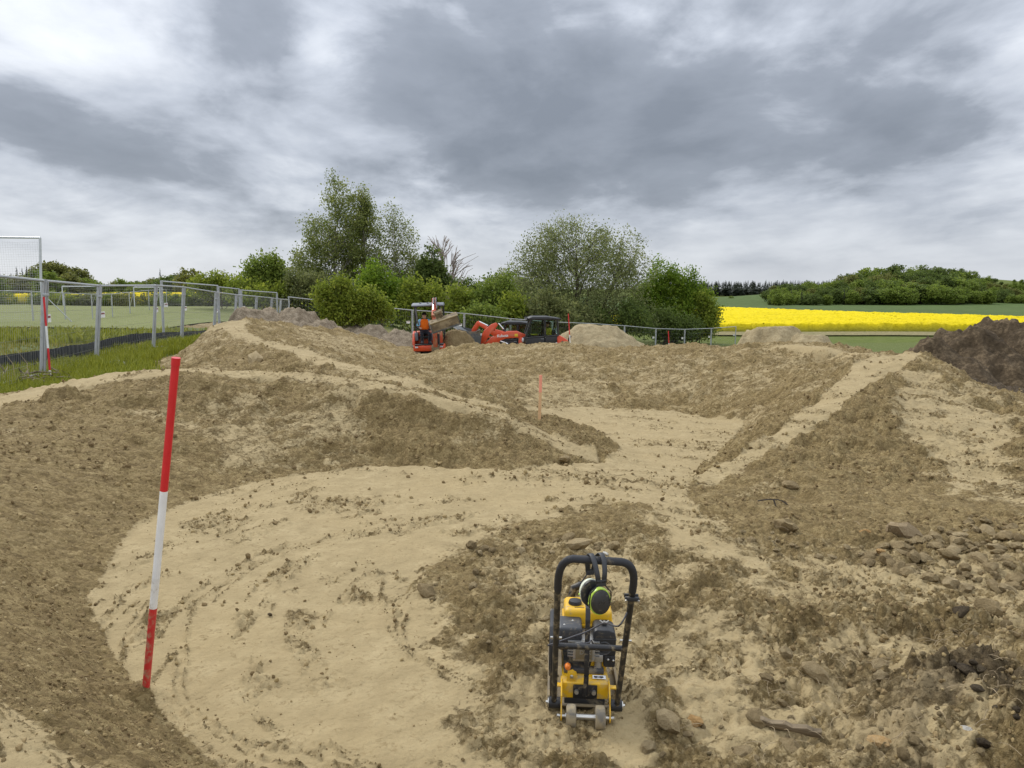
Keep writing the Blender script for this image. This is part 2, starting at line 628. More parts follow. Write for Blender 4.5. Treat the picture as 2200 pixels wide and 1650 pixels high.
# second berm with its path
path2_front = [tuple(P(*q)) for q in ((444, 706, 19.3), (475, 704, 19), (493, 711, 18.3), (512, 724, 17.6), (545, 737, 16.9), (569, 742, 16.5), (607, 749, 15.9), (647, 762, 15.1), (662, 777, 14.5), (687, 783, 14.0), (735, 793, 13.3), (782, 803, 12.8),
                                      (850, 822, 12.1), (940, 849, 11.5), (1000, 866, 11.1), (1080, 890, 10.8))]
path2_back = [tuple(P(*q)) for q in ((451, 699, 20.3), (490, 690, 20.8), (534, 688, 20.8), (522, 700, 19.6), (530, 713, 18.3), (564, 729, 17.5), (604, 737, 16.8), (671, 755, 15.6), (690, 768, 14.9), (740, 779, 14.2), (800, 796, 13.4),
                                     (870, 815, 12.6), (950, 840, 12.0), (1020, 860, 11.6), (1090, 880, 11.4))]
line(*path2_front); line(*path2_back)
line((-9.0, 22.0, .18), (-8.8, 20, .2), (-8.2, 17.5, .25), (-6.9, 15.2, .3), (-5.4, 13.6, .33), (-3.8, 12.9, .36))
wall2 = [tuple(P(*q)) for q in ((534, 688, 20.8), (576, 691, 22.5), (616, 697, 24), (687, 704, 25.5), (730, 710, 27), (790, 723, 28), (850, 742, 28.6), (880, 768, 28.8))]
line(*wall2)
line(*[tuple(P(*q)) for q in ((600, 742, 18.6), (664, 752, 18.6), (720, 768, 18.5), (780, 786, 17.6), (840, 796, 18), (890, 790, 20), (885, 778, 24))])
line(P(880, 800, 16), P(930, 810, 15.5), P(980, 830, 14.5))
# mound in the middle, machines behind it
line(*[tuple(P(*q)) for q in ((900, 786, 27), (955, 766, 26), (988, 740, 24.5), (1040, 738, 24.3), (1110, 738, 24), (1180, 739, 24), (1238, 738, 24), (1275, 742, 24))])
line((-3.5, 30.2, -.78), (-2.2, 30.8, -.95), (-.5, 29.5, -1.2), (2, 30, -1.5), (6, 30, -1.6))
line(*[tuple(P(*q)) for q in ((1112, 765, 20), (1168, 761, 20.5), (1240, 754, 21), (1290, 748, 21.5))])
line(*[tuple(P(*q)) for q in ((930, 790, 19), (1000, 800, 17.5), (1080, 795, 18), (1150, 795, 18))])
line(*[tuple(P(*q)) for q in ((1010, 845, 13.6), (1060, 856, 13.6), (1150, 872, 14.2), (1230, 868, 14.8), (1320, 876, 15), (1430, 880, 15), (1520, 892, 14.5), (1600, 912, 13), (1580, 950, 11.2), (1530, 1000, 9.4), (1490, 1030, 8.4))])
line(*[tuple(P(*q)) for q in ((1290, 760, 21.5), (1340, 752, 22), (1400, 741, 22), (1455, 738, 22), (1510, 743, 21.8), (1560, 752, 21))])
line(*[tuple(P(*q)) for q in ((1180, 772, 18.8), (1270, 770, 18.8), (1400, 762, 18.8), (1500, 754, 18.8), (1600, 748, 18.4), (1700, 740, 17.8), (1800, 747, 16.4), (1850, 757, 15), (1880, 764, 13.8))])
line(G(1200, 905, -.33), G(1350, 950, -.3), G(1380, 1000, -.15))
line(G(1300, 915, -.38), G(1450, 930, -.36), G(1480, 980, -.25))
# right ridge with its path
ridge_in = [tuple(P(*q)) for q in ((1495, 1028, 8.0), (1600, 972, 8.9), (1700, 907, 10), (1760, 862, 11), (1820, 805, 12.2), (1850, 775, 13), (1885, 763, 13.7))]
ridge_out = [tuple(P(*q)) for q in ((1512, 1045, 7.8), (1620, 992, 8.6), (1720, 932, 9.5), (1800, 872, 10.4), (1870, 822, 11.4), (1945, 777, 12.6), (1975, 759, 13.2))]
line(*ridge_in); line(*ridge_out)
line(*[tuple(P(*q)) for q in ((1885, 763, 13.7), (1930, 758, 13.9), (1975, 759, 13.2), (2060, 801, 12.3), (2130, 841, 11.5), (2200, 886, 10.8))], (8.3, 9.9, .15), (9.6, 8.6, .1))
line((6.2, 16.6, .2), (8.0, 16.2, -.4), (9.4, 14.2, -.45), (10.8, 12.3, -.42), (12, 10, -.3))
line(*[tuple(G(*q)) for q in ((1520, 1085, -.02), (1570, 1135, 0), (1650, 1192, 0), (1800, 1228, 0.01), (2000, 1268, .03), (2200, 1310, .06))], (4.6, 4.3, .15), (6.5, 4.2, .2), (8.5, 5, .15))
line(P(1700, 1010, 7.9), P(1850, 1000, 8.2), P(2000, 1010, 8.2), P(2150, 1030, 8.0))
line(P(1650, 1100, 6.6), P(1800, 1125, 6.4), P(1950, 1150, 6.1), P(2120, 1180, 5.8))
# spoil heap by the photographer's right
line((1.55, 2.3, .2), (1.8, 2.7, .22), (2.05, 3.15, .28), (2.45, 3.5, .3), (3.1, 3.75, .3))
line((2.0, 2.0, .45), (2.5, 2.5, .56), (3.0, 2.9, .6), (3.8, 3.1, .5))
line((1.2, 1.3, .45), (2.2, 1.2, .6))
line((1.0, 2.6, .06), (1.3, 3.1, .04), (1.8, 3.6, .08), (2.4, 3.95, .12), (3.3, 4.1, .16))
# plateau behind the right bowl
line(*[tuple(P(*q)) for q in ((1590, 742, 21), (1700, 735, 20), (1800, 742, 18.5), (1880, 752, 16.5))])


def solve_ground():
    def rast(h):
        nx = int(round((X1 - X0) / h)) + 1
        ny = int(round((Y1 - Y0) / h)) + 1
        s = np.zeros((nx, ny)); c = np.zeros((nx, ny))
        for ln in lines:
            pts = np.array(ln, dtype=float)
            if len(pts) == 1:
                q = pts
            else:
                q = []
                for a, b in zip(pts[:-1], pts[1:]):
                    n = max(2, int(np.hypot(*(b - a)[:2]) / (h * 0.4)))
                    q.append(a + (b - a) * np.linspace(0, 1, n)[:, None])
                q = np.concatenate(q)
            i = np.round((q[:, 0] - X0) / h).astype(int); j = np.round((q[:, 1] - Y0) / h).astype(int)
            ok = (i > 0) & (i < nx - 1) & (j > 0) & (j < ny - 1)
            np.add.at(s, (i[ok], j[ok]), q[ok, 2]); np.add.at(c, (i[ok], j[ok]), 1)
        gx = X0 + np.arange(nx) * h; gy = Y0 + np.arange(ny) * h
        return s, c, gx, gy
    Z = None
    for h in (0.8, 0.4, 0.2, 0.1):
        s, c, gx, gy = rast(h)
        fix = c > 0
        fv = np.where(fix, s / np.maximum(c, 1), 0)
        XX, YY = np.meshgrid(gx, gy, indexing='ij')
        if Z is None:
            Z = base_h(XX, YY)
        else:
            ox = (XX - X0) / ph; oy = (YY - Y0) / ph
            i = np.clip(ox.astype(int), 0, Z.shape[0] - 2); j = np.clip(oy.astype(int), 0, Z.shape[1] - 2)
            fx = ox - i; fy = oy - j
            Z = (Z[i, j] * (1 - fx) + Z[i + 1, j] * fx) * (1 - fy) + (Z[i, j + 1] * (1 - fx) + Z[i + 1, j + 1] * fx) * fy
        bd = base_h(XX, YY)
        Z[0, :], Z[-1, :], Z[:, 0], Z[:, -1] = bd[0, :], bd[-1, :], bd[:, 0], bd[:, -1]
        Z = np.where(fix, fv, Z)
        for it in range(500 if h > 0.15 else 260):
            A = 0.25 * (Z[:-2, 1:-1] + Z[2:, 1:-1] + Z[1:-1, :-2] + Z[1:-1, 2:])
            Z[1:-1, 1:-1] = np.where(fix[1:-1, 1:-1], Z[1:-1, 1:-1], A)
        ph = h
    for it in range(2):
        Z[1:-1, 1:-1] = 0.5 * Z[1:-1, 1:-1] + 0.125 * (Z[:-2, 1:-1] + Z[2:, 1:-1] + Z[1:-1, :-2] + Z[1:-1, 2:])
    return Z


ZG = solve_ground()


def ground_h(x, y):
    """Height of the ground without its small relief."""
    x = np.asarray(x, dtype=np.float64); y = np.asarray(y, dtype=np.float64)
    ox = (x - X0) / GH; oy = (y - Y0) / GH
    i = np.clip(ox.astype(int), 0, NX - 2); j = np.clip(oy.astype(int), 0, NY - 2)
    fx = np.clip(ox - i, 0, 1); fy = np.clip(oy - j, 0, 1)
    z = (ZG[i, j] * (1 - fx) + ZG[i + 1, j] * fx) * (1 - fy) + (ZG[i, j + 1] * (1 - fx) + ZG[i + 1, j + 1] * fx) * fy
    inside = (x >= X0) & (x <= X1) & (y >= Y0) & (y <= Y1)
    return np.where(inside, z, base_h(x, y) + hill_h(x, y))


def gh(x, y):
    return float(ground_h(np.array([x]), np.array([y]))[0])


def hit(px, py):
    """Where a line of sight meets the ground."""
    d = pix_dir(px, py)
    t = np.concatenate([np.arange(1.5, 40, .02), np.arange(40, 400, .2)])
    x = d.x * t; y = d.y * t; z = CAM_Z + d.z * t
    below = np.nonzero(z < ground_h(x, y))[0]
    k = below[0] if len(below) else len(t) - 1
    return (x[k], y[k])


# zones of rolled, pale soil (outlines on the ground)
def outline(pix):
    return [hit(*p) for p in pix]


floor_zone = [(-.2, 2.2)] + outline([(450, 1649), (340, 1532), (300, 1485), (210, 1385), (175, 1285), (215, 1225), (290, 1125), (420, 1070), (550, 1036), (700, 1011), (880, 997), (1090, 1010), (1290, 992),
                         (1330, 965), (1290, 930), (1190, 905), (1100, 870), (1250, 872), (1450, 880), (1600, 900), (1570, 955), (1500, 1015), (1480, 1060), (1530, 1135), (1610, 1185),
                         (1720, 1205), (1850, 1225), (1980, 1262), (1850, 1262), (1620, 1215), (1500, 1195), (1430, 1140), (1390, 1085), (1250, 1095), (1100, 1130),
                         (980, 1170), (930, 1230), (880, 1280), (950, 1375), (1010, 1440), (1050, 1510), (1090, 1590), (1110, 1649)]) + [(.1, 2.2)]
strip_zone = outline([(1165, 1500), (1185, 1420), (1345, 1420), (1395, 1500), (1395, 1649), (1150, 1649)])
patch_zone = outline([(1400, 1420), (1520, 1400), (1580, 1450), (1560, 1500), (1440, 1490)])
right_floor = outline([(1500, 1230), (1700, 1230), (1950, 1275), (2190, 1320), (1950, 1340), (1750, 1330), (1600, 1300)])
face_zones = [outline(z) for z in (
    [(1940, 800), (2000, 800), (2190, 905), (2190, 960), (2120, 1080), (2050, 1060), (1960, 960), (1930, 880)],
    [(2120, 1060), (2190, 960), (2199, 1060), (2190, 1110)],
    [(1600, 1045), (1690, 1010), (1680, 1050), (1590, 1070)],
    [(420, 880), (530, 860), (590, 940), (640, 985), (470, 1005), (430, 930)],
    [(500, 815), (580, 820), (580, 880), (530, 880)],
    [(620, 880), (740, 860), (790, 930), (680, 960)],
    [(20, 925), (80, 950), (120, 990), (60, 985)],
    [(990, 905), (1070, 900), (1060, 955), (1000, 950)],
    [(1100, 830), (1130, 810), (1330, 800), (1320, 860), (1120, 880)],
    [(1330, 790), (1480, 780), (1500, 830), (1380, 850)],
    [(1560, 800), (1640, 780), (1650, 840), (1590, 850)],
    [(700, 830), (790, 822), (800, 845), (705, 850)],
    [(640, 705), (740, 720), (860, 770), (760, 765), (650, 730)],
    [(1640, 760), (1720, 752), (1760, 790), (1660, 800)])]
path_zones = [[p[:2] for p in crest1_front] + [p[:2] for p in reversed(crest1_back)],
              [p[:2] for p in path2_front] + [p[:2] for p in reversed(path2_back)],
              [p[:2] for p in ridge_in] + [p[:2] for p in reversed(ridge_out)]]
plateau_zone = outline([(1560, 757), (1640, 748), (1760, 745), (1850, 757), (1890, 765), (1700, 752)])
grass_edge = [(-5.5, 4.5), (-6.9, 8.4), (-6.35, 10.2), (-5.2, 11.2), (-5.7, 13.0), (-7.2, 15.3), (-8.5, 17.8), (-9.1, 20.2), (-9.2, 23), (-8.6, 26), (-9.5, 30), (-10.5, 36), (-11, 42),
              (-40, 42), (-40, 0), (-6, 0)]
mud_zone = [(8.6, 17.5), (9.6, 14.2), (11.2, 12.2), (13, 10), (26, 10), (30, 34), (14, 34), (11, 26), (9.5, 21)]
POLE = tuple(at(311, 1506, 3.40))[:2]
ROT_C = hit(1180, 1290)          # the turn runs round this rough island


def soil_masks(x, y):
    """compact 0..1, grass 0..1, mud 0..1 and the streak field at ground points."""
    wx = (fbm(x * 2.2, y * 2.2, 4, 21) - .5) * 0.55
    wy = (fbm(x * 2.2 + 9, y * 2.2, 4, 22) - .5) * 0.55
    sw = np.clip(y / 9.0, 0.35, 1.6)
    xa, ya = x + wx * sw * .55, y + wy * sw * .55
    c = np.zeros_like(x)
    sd = poly_dist(xa, ya, floor_zone)
    sd_raw = poly_dist(x + wx * .12, y + wy * .12, floor_zone)
    left = (x < -1.0) | (y > 6.6)
    c = np.maximum(c, np.where(left, sstep(-.015, .05, sd_raw), sstep(-.34, .22, sd + .5 * (fbm(x * 5, y * 5, 4, 23) - .5))))
    c = np.maximum(c, sstep(-.1, .08, poly_dist(x + wx * .2, y + wy * .2, strip_zone)))
    c = np.maximum(c, .9 * sstep(-.15, .1, poly_dist(xa, ya, patch_zone)))
    c = np.maximum(c, .62 * sstep(-.3, .3, poly_dist(xa, ya, right_floor)))
    for k, z in enumerate(path_zones):
        pz = poly_dist(x + wx * .22, y + wy * .22, z) + .09 * (fbm(x * 5, y * 5, 4, 27 + k) - .5)
        c = np.maximum(c, sstep(-.16, -.06, pz + (0 if k == 0 else -.04)) * (.92 + .08 * sstep(.35, .55, fbm(x * 2.2, y * 2.2, 3, 29))))
    c = np.maximum(c, sstep(-.2, .2, poly_dist(xa, ya, plateau_zone)))
    for z in face_zones:
        c = np.maximum(c, (.80 if len(z) == 8 else .56) * sstep(-.16, .13, poly_dist(xa, ya, z) + .5 * (fbm(x * 4, y * 4, 3, 33) - .5)))
    # torn, skimmed patches where a bucket has smeared the loose soil
    pt = fbm(x * 1.1, y * 1.1, 5, 41)
    far = sstep(9.5, 13, y)
    c = np.maximum(c, .60 * sstep(.60, .66, pt) * (0.25 + .55 * far))
    c = np.maximum(c, .26 * far * sstep(.46, .62, fbm(x * .9, y * 1.7, 5, 47)))
    grass = sstep(-.12, .18, poly_dist(xa, ya, grass_edge))
    farg = np.maximum(sstep(38, 44, y + 6 * (fbm(x * .2, y * .2, 3, 61) - .5)) * sstep(6, 16, x), sstep(50, 60, y))
    farg = np.maximum(farg, sstep(24, 30, x))
    grass = np.maximum(grass, farg)
    mud = sstep(-.7, .5, poly_dist(xa, ya, mud_zone) + 1.2 * (fbm(x * .8, y * .8, 4, 71) - .5)) * (1 - farg)
    # dark topsoil dropped on the near right heap
    dk = fbm(x * 2.6 + 3, y * 2.6, 4, 73)
    mud = np.maximum(mud, .75 * sstep(.5, .66, dk) * sstep(1.3, 2.2, x + .25 * (3.2 - y)) * sstep(4.2, 3.4, y))
    # scrape marks of the bucket: level bands on the bank, falling lines on the right mound
    gz = ground_h(x, y)
    band = fbm(x * 1.1 + .2 * y, gz * 11 + .25 * x, 4, 53)
    bank = sstep(-5.2, -4.2, x) * sstep(-1.2, -2.2, x) * sstep(7.6, 8.4, y) * sstep(10.2, 9.8, y)
    c = np.maximum(c, .60 * sstep(.47, .60, band) * bank * sstep(.36, .56, fbm(x * .9, y * .9, 3, 54)))
    per = (x - 6.2) * .949 - (y - 12) * .316; alo = (x - 6.2) * .316 + (y - 12) * .949
    fall = fbm(per * 5.0, alo * .7, 4, 55)
    mface = sstep(-.3, .3, per) * sstep(3.0, 2.0, per) * sstep(.6, -.3, alo) * sstep(-6.5, -5.0, alo)
    c = np.maximum(c, .62 * sstep(.48, .58, fall) * mface * sstep(.34, .54, fbm(x * .8, y * .8, 3, 56)))
    # trodden, half rolled soil between the clods: right foreground, island, mid slopes
    trod = .36 + sstep(.36, .62, fbm(x * 2.4, y * 2.4, 5, 49)) * .40
    c = np.maximum(c, trod * sstep(-.5, .1, x) * sstep(6.4, 5.2, y))
    c = np.maximum(c, .50 * sstep(.52, .64, fbm(x * 3.0 + 4, y * 1.6, 5, 51)) * sstep(10.5, 12.5, y))
    c = c * (1 - grass) * (1 - .7 * mud)
    return c, grass, mud


def streaks(x, y):
    dx, dy = x - ROT_C[0], y - ROT_C[1]
    r = np.hypot(dx, dy); a = np.arctan2(dy, dx)
    rr = r + .35 * (fbm(x * .9, y * .9, 3, 81) - .5)
    s1 = fbm(rr * 5.5, a * 2.0, 4, 83)
    s2 = fbm(rr * 16, a * 5.0, 3, 85)
    return s1, s2


def billow(x, y, f, oct, seed):
    return np.abs(fbm(x * f, y * f, oct, seed) - .5) * 4


def relief(x, y, c, grass, mud):
    """Small relief in metres: lumps, torn ledges, track lines."""
    loose = (1 - c) * (1 - .5 * grass)
    semi = np.clip(1.12 - c, .0, 1) * (1 - grass)
    big = fbm(x * 1.6, y * 1.6, 3, 1) - .5
    med = fbm(x * 6.0, y * 6.0, 3, 2) - .5
    l0 = billow(x, y, 4.2, 3, 14)
    l1 = billow(x, y, 11, 2, 3)
    l2 = billow(x, y, 26, 2, 4)
    heap = sstep(1.1, 2.0, x) * sstep(4.6, 3.6, y)
    rough = np.clip(sstep(-.7, .2, x + .3 * (fbm(x * 2, y * 2, 2, 15) - .5)) * sstep(6.6, 5.2, y) + heap, 0, 1.35)   # churned ground round the compactor
    far = sstep(6.5, 9.5, y)
    left_smooth = sstep(-1.2, -2.4, x) * sstep(9, 6.5, y)
    A = .34 + .70 * rough + .35 * far + .45 * mud
    s1, s2 = streaks(x, y)
    z = .05 * big * (1 - .3 * c) + loose * .05 * med
    z = z + semi * A * (.034 * (l0 - .45) + .034 * (l1 - .4) + .020 * (l2 - .4))
    # broken plates and torn ledges
    t1 = fbm(x * 2.1 + .25 * y, y * 3.0, 5, 11)
    t2 = fbm(x * 5.5, y * 6.5 + .3 * x, 4, 12)
    led = sstep(.455, .47, t1) + sstep(.53, .545, t1) + sstep(.60, .615, t1) - 1.5
    led2 = sstep(.44, .465, t2) + sstep(.54, .565, t2) - 1.0
    z = z + np.clip(1.15 - c, .16, 1) * (1 - grass) * (.35 + 1.05 * far + .7 * rough) * (.024 * led + .018 * led2) * (1 - .6 * left_smooth)
    st = sstep(.52, .60, s1)
    # long lines left by tracks and wheels, curving with the turn
    dx, dy = x - ROT_C[0], y - ROT_C[1]
    rr = np.hypot(dx, dy) + .5 * (fbm(x * .6, y * .6, 3, 81) - .5); an = np.arctan2(dy, dx)
    n1 = fbm(rr * 3.0, an * .5, 3, 87)
    ln = np.maximum.reduce([1 - sstep(.0, .026, np.abs(n1 - q)) for q in (.40, .48, .56)]) * sstep(.36, .52, fbm(x * 1.4, y * 1.4, 4, 88))
    st = np.clip(.75 * st * sstep(.42, .58, fbm(x * 2.6, y * 2.6, 3, 89)) + ln, 0, 1)
    z = z + c * (-.008 * st + .006 * (s2 - .5) + .009 * (fbm(x * 7, y * 7, 3, 8) - .5))
    z = z + c * st * (.026 * (l1 - .2) + .024 * (l2 - .25))
    z = z + (1 - c) * .012
    z = z + .075 * np.exp(-((x - POLE[0]) ** 2 + (y - POLE[1]) ** 2) / .012)      # soil heeled in round the near survey pole
    return z, st


def build_ground():
    ys = [1.25]
    while ys[-1] < 74:
        y = ys[-1]
        ys.append(y + 0.0044 * y + 0.0017)
    ys = np.array(ys)
    nc = 610
    s = np.linspace(-1, 1, nc)
    s = s * (.86 + .14 * s * s)
    Sx, Sy = np.meshgrid(s, ys)
    X = Sx * (Sy * .92 + 1.0); Y = Sy + 0 * Sx
    x = X.ravel(); y = Y.ravel()
    z = ground_h(x, y)
    c, grass, mud = soil_masks(x, y)
    rz, st = relief(x, y, c, grass, mud)
    fade = 1 - .6 * sstep(25, 60, y)
    z2 = z + rz * fade
    s1, s2 = streaks(x, y)
    c2 = np.clip(c - .62 * c * st * (.45 + .55 * sstep(.35, .6, fbm(x * 9, y * 9, 3, 91))), 0, 1)
    nr = len(ys)
    idx = np.arange(nr * nc).reshape(nr, nc)
    F = np.stack([idx[:-1, :-1].ravel(), idx[:-1, 1:].ravel(), idx[1:, 1:].ravel(), idx[1:, :-1].ravel()], axis=1)
    V = np.stack([x, y, z2], axis=1)
    o = np_mesh('ground', V, F, ground_mat(), attrs={'compact': ('POINT', c2), 'grassy': ('POINT', grass), 'mud': ('POINT', mud), 'fine': ('POINT', s2)})
    tag(o, kind='structure')
    return o


def ground_mat():
    m, nt, b = new_mat('soil')
    n_big = nnoise(nt, .9, 5, .6)
    n_mid = nnoise(nt, 5.0, 7, .62)
    n_fine = nnoise(nt, 42.0, 6, .68)
    n_grit = nnoise(nt, 140.0, 3, .6)
    vd1, vc1 = nvoronoi(nt, 34.0, .030)
    vd2, vc2 = nvoronoi(nt, 11.0, .075)
    cell = nmath(nt, 'ADD', nmath(nt, 'MULTIPLY', vc1, .55), nmath(nt, 'MULTIPLY', vc2, .45))
    tone = nmath(nt, 'ADD', nmath(nt, 'MULTIPLY', n_fine, .58), nmath(nt, 'MULTIPLY', cell, .42))
    comp = nattr(nt, 'compact'); gr = nattr(nt, 'grassy'); mud = nattr(nt, 'mud')
    loose = nramp(nt, tone, [(.30, (.150, .104, .044)), (.5, (.232, .165, .070)), (.70, (.355, .266, .124))])
    loose = nmix(nt, nmath(nt, 'MULTIPLY', nmath(nt, 'SUBTRACT', n_mid, .42, True), 3.2, True), loose, nramp(nt, tone, [(.3, (.205, .147, .062)), (.7, (.375, .285, .136))]))
    pale = nramp(nt, n_mid, [(.28, (.282, .216, .112)), (.52, (.345, .268, .143)), (.75, (.408, .323, .180))])
    pale = nmix(nt, nmath(nt, 'MULTIPLY', nmath(nt, 'SUBTRACT', n_big, .45, True), 2.2, True), pale, (.355, .270, .138))
    # thin crumbs lying on the rolled soil break its edge up
    edge = nmath(nt, 'ADD', comp, nmath(nt, 'MULTIPLY', nmath(nt, 'SUBTRACT', tone, .5), 1.35))
    edge = nmath(nt, 'ADD', edge, nmath(nt, 'MULTIPLY', nmath(nt, 'SUBTRACT', n_mid, .5), .95))
    f = nmath(nt, 'MULTIPLY', nmath(nt, 'SUBTRACT', edge, .31), 3.0, True)
    col = nmix(nt, f, loose, pale)
    speck = nmath(nt, 'MULTIPLY', nmath(nt, 'SUBTRACT', .36, n_grit), 9.0, True)
    col = nmix(nt, nmath(nt, 'MULTIPLY', speck, .5), col, (.14, .10, .055))
    flake = nnoise(nt, 23.0, 5, .72, .6)
    fk = nmath(nt, 'MULTIPLY', nmath(nt, 'SUBTRACT', .465, flake), 8.0, True)
    fk = nmath(nt, 'MULTIPLY', fk, nmath(nt, 'MULTIPLY', nmath(nt, 'SUBTRACT', n_mid, .36, True), 4.5, True))
    col = nmix(nt, nmath(nt, 'MULTIPLY', fk, .72), col, (.175, .122, .052))
    mudc = nramp(nt, n_fine, [(.3, (.055, .040, .028)), (.7, (.115, .085, .055))])
    col = nmix(nt, nmath(nt, 'MULTIPLY', mud, .92), col, mudc)
    grs = nramp(nt, n_mid, [(.3, (.075, .098, .020)), (.5, (.112, .138, .032)), (.72, (.165, .170, .058))])
    col = nmix(nt, gr, col, grs)
    nt.links.new(col, b.inputs['Base Color'])
    b.inputs['Roughness'].default_value = .92
    b.inputs['Specular IOR Level'].default_value = .22
    h = nmath(nt, 'ADD', nmath(nt, 'MULTIPLY', n_fine, .8), nmath(nt, 'MULTIPLY', n_grit, .3))
    h = nmath(nt, 'SUBTRACT', h, nmath(nt, 'ADD', nmath(nt, 'MULTIPLY', vd1, .45), nmath(nt, 'MULTIPLY', vd2, .9)))
    k = nmath(nt, 'SUBTRACT', 1.15, nmath(nt, 'MULTIPLY', f, .85))
    nbump(nt, b, nmath(nt, 'MULTIPLY', h, k), 1.0, .032)
    return m


GROUND = build_ground()



def build_apron():
    """The same soil carried on round the finely modelled part, behind and beside the photographer."""
    xs = np.arange(-75, 75.01, .5); ys = np.arange(-14, 74.51, .5)
    X, Y = np.meshgrid(xs, ys)
    x, y = X.ravel(), Y.ravel()
    c, grass, mud = soil_masks(x, y)
    z = ground_h(x, y) + .03 * (fbm(x, y, 3, 7) - .5)
    half = y * .92 + 1.0
    inside = (np.abs(x) < half - .55) & (y > 1.9) & (y < 73)
    z = np.where((np.abs(x) < half + .1) & (y > 1.2), z - .05, z)
    idx = np.arange(len(x)).reshape(len(ys), len(xs))
    F = np.stack([idx[:-1, :-1].ravel(), idx[:-1, 1:].ravel(), idx[1:, 1:].ravel(), idx[1:, :-1].ravel()], axis=1)
    F = F[~inside[F].all(1)]
    used = np.unique(F); remap = np.zeros(len(x), int); remap[used] = np.arange(len(used))
    o = np_mesh('ground', np.stack([x, y, z], 1)[used], remap[F], GROUND.data.materials[0], attrs={'compact': ('POINT', c[used]), 'grassy': ('POINT', grass[used]), 'mud': ('POINT', mud[used])})
    tag(o, kind='structure')


build_apron()


def surf(x, y):
    x = np.asarray(x, dtype=np.float64); y = np.asarray(y, dtype=np.float64)
    c, grass, mud = soil_masks(x, y)
    rz, st = relief(x, y, c, grass, mud)
    return ground_h(x, y) + rz * (1 - .6 * sstep(25, 60, y)), c, grass, mud, st

# ------------------------------------------------------------------ far land
def sheet(name, mat, xs, ys, fn, kind='structure', attrs=None, warp=None):
    """A grid sheet; xs 0..1 across, ys rows; fn(u, v) -> x, y, z arrays."""
    U, W = np.meshgrid(xs, ys)
    x, y, z = fn(U.ravel(), W.ravel())
    n, m = len(ys), len(xs)
    idx = np.arange(n * m).reshape(n, m)
    F = np.stack([idx[:-1, :-1].ravel(), idx[:-1, 1:].ravel(), idx[1:, 1:].ravel(), idx[1:, :-1].ravel()], axis=1)
    o = np_mesh(name, np.stack([x, y, z], axis=1), F, mat)
    tag(o, kind=kind)
    return o


def field_mat(name, stops, scale, scl=(1, 1, 1), bump=.4, dist=.3, big=None):
    m, nt, b = new_mat(name)
    n = nnoise(nt, scale, 7, .65, .2, 'Object', scl)
    c = nramp(nt, n, stops)
    n2 = nnoise(nt, scale * .06, 4, .55, .3, 'Object', scl)
    if big:
        c = nmix(nt, nmath(nt, 'MULTIPLY', nmath(nt, 'SUBTRACT', n2, .42, True), big[1], True), c, big[0])
    nt.links.new(c, b.inputs['Base Color'])
    b.inputs['Roughness'].default_value = .95
    b.inputs['Specular IOR Level'].default_value = .1
    nbump(nt, b, n, bump, dist)
    return m


M_MEADOW = field_mat('meadow_grass', [(.3, (.072, .095, .018)), (.5, (.105, .132, .028)), (.7, (.150, .160, .050))], 1.2, big=((.11, .125, .05), 1.5))
M_WHEAT = field_mat('young_wheat', [(.3, (.060, .092, .026)), (.5, (.078, .115, .036)), (.7, (.105, .142, .046))], .8, (1, .35, 1), big=((.070, .098, .034), 1.8))
M_PITCH = field_mat('mown_grass', [(.3, (.150, .168, .058)), (.5, (.178, .195, .075)), (.7, (.215, .222, .10))], 1.5)


def far_rows():
    ys = [73.4]
    while ys[-1] < 1500:
        ys.append(ys[-1] * 1.022 + .2)
    return np.array(ys)


sheet('meadow', M_MEADOW, np.linspace(-1, 1, 160), far_rows(),
      lambda u, y: (u * (y * 1.25 + 30), y, base_h(u * (y * 1.25 + 30), y) + hill_h(u * (y * 1.25 + 30), y) - .05))
# green wheat behind the rape, up to the wood
W0, W1 = (24, 110), (84, 84)


def wheat_fn(u, v):
    # near edge behind the yellow field, far edge at the wood
    x = -20 + u * 330
    yn = np.interp(x, [-20, 45, 91, 140, 310], [176, 176, 92, 75, 70])
    yf = np.interp(x, [-20, 100, 130, 150, 310], [430, 430, 400, 250, 232])
    y = yn + (yf - yn) * v
    return x, y, base_h(x, y) + hill_h(x, y) + .25 - .3 * (v < .004)


sheet('wheat_field', M_WHEAT, np.linspace(0, 1, 130), np.concatenate([[0], np.linspace(.005, 1, 90)]), wheat_fn)
sheet('football_pitch', M_PITCH, np.linspace(0, 1, 60), np.linspace(0, 1, 60),
      lambda u, v: (-70 + u * 51.5, 39.5 + v * 42, ground_h(-70 + u * 51.5, 39.5 + v * 42) + .07))


def rape_mat():
    m, nt, b = new_mat('rape_flowers')
    n = nnoise(nt, 2.6, 7, .7, .2, 'Object', (1, 1, 1))
    big = nnoise(nt, .10, 4, .5, .3, 'Object', (.5, 1.6, 1))
    c = nramp(nt, n, [(.26, (.34, .28, .015)), (.42, (.68, .53, .010)), (.75, (.80, .65, .014))])
    c = nmix(nt, nmath(nt, 'MULTIPLY', nmath(nt, 'SUBTRACT', big, .52, True), 3.0, True), c, (.54, .43, .015))
    gz = nattr(nt, 'stem')
    c = nmix(nt, gz, c, nramp(nt, n, [(.3, (.06, .085, .02)), (.7, (.16, .17, .06))]))
    nt.links.new(c, b.inputs['Base Color'])
    b.inputs['Roughness'].default_value = .9
    b.inputs['Specular IOR Level'].default_value = .1
    nbump(nt, b, n, .8, .25)
    return m


M_RAPE = rape_mat()


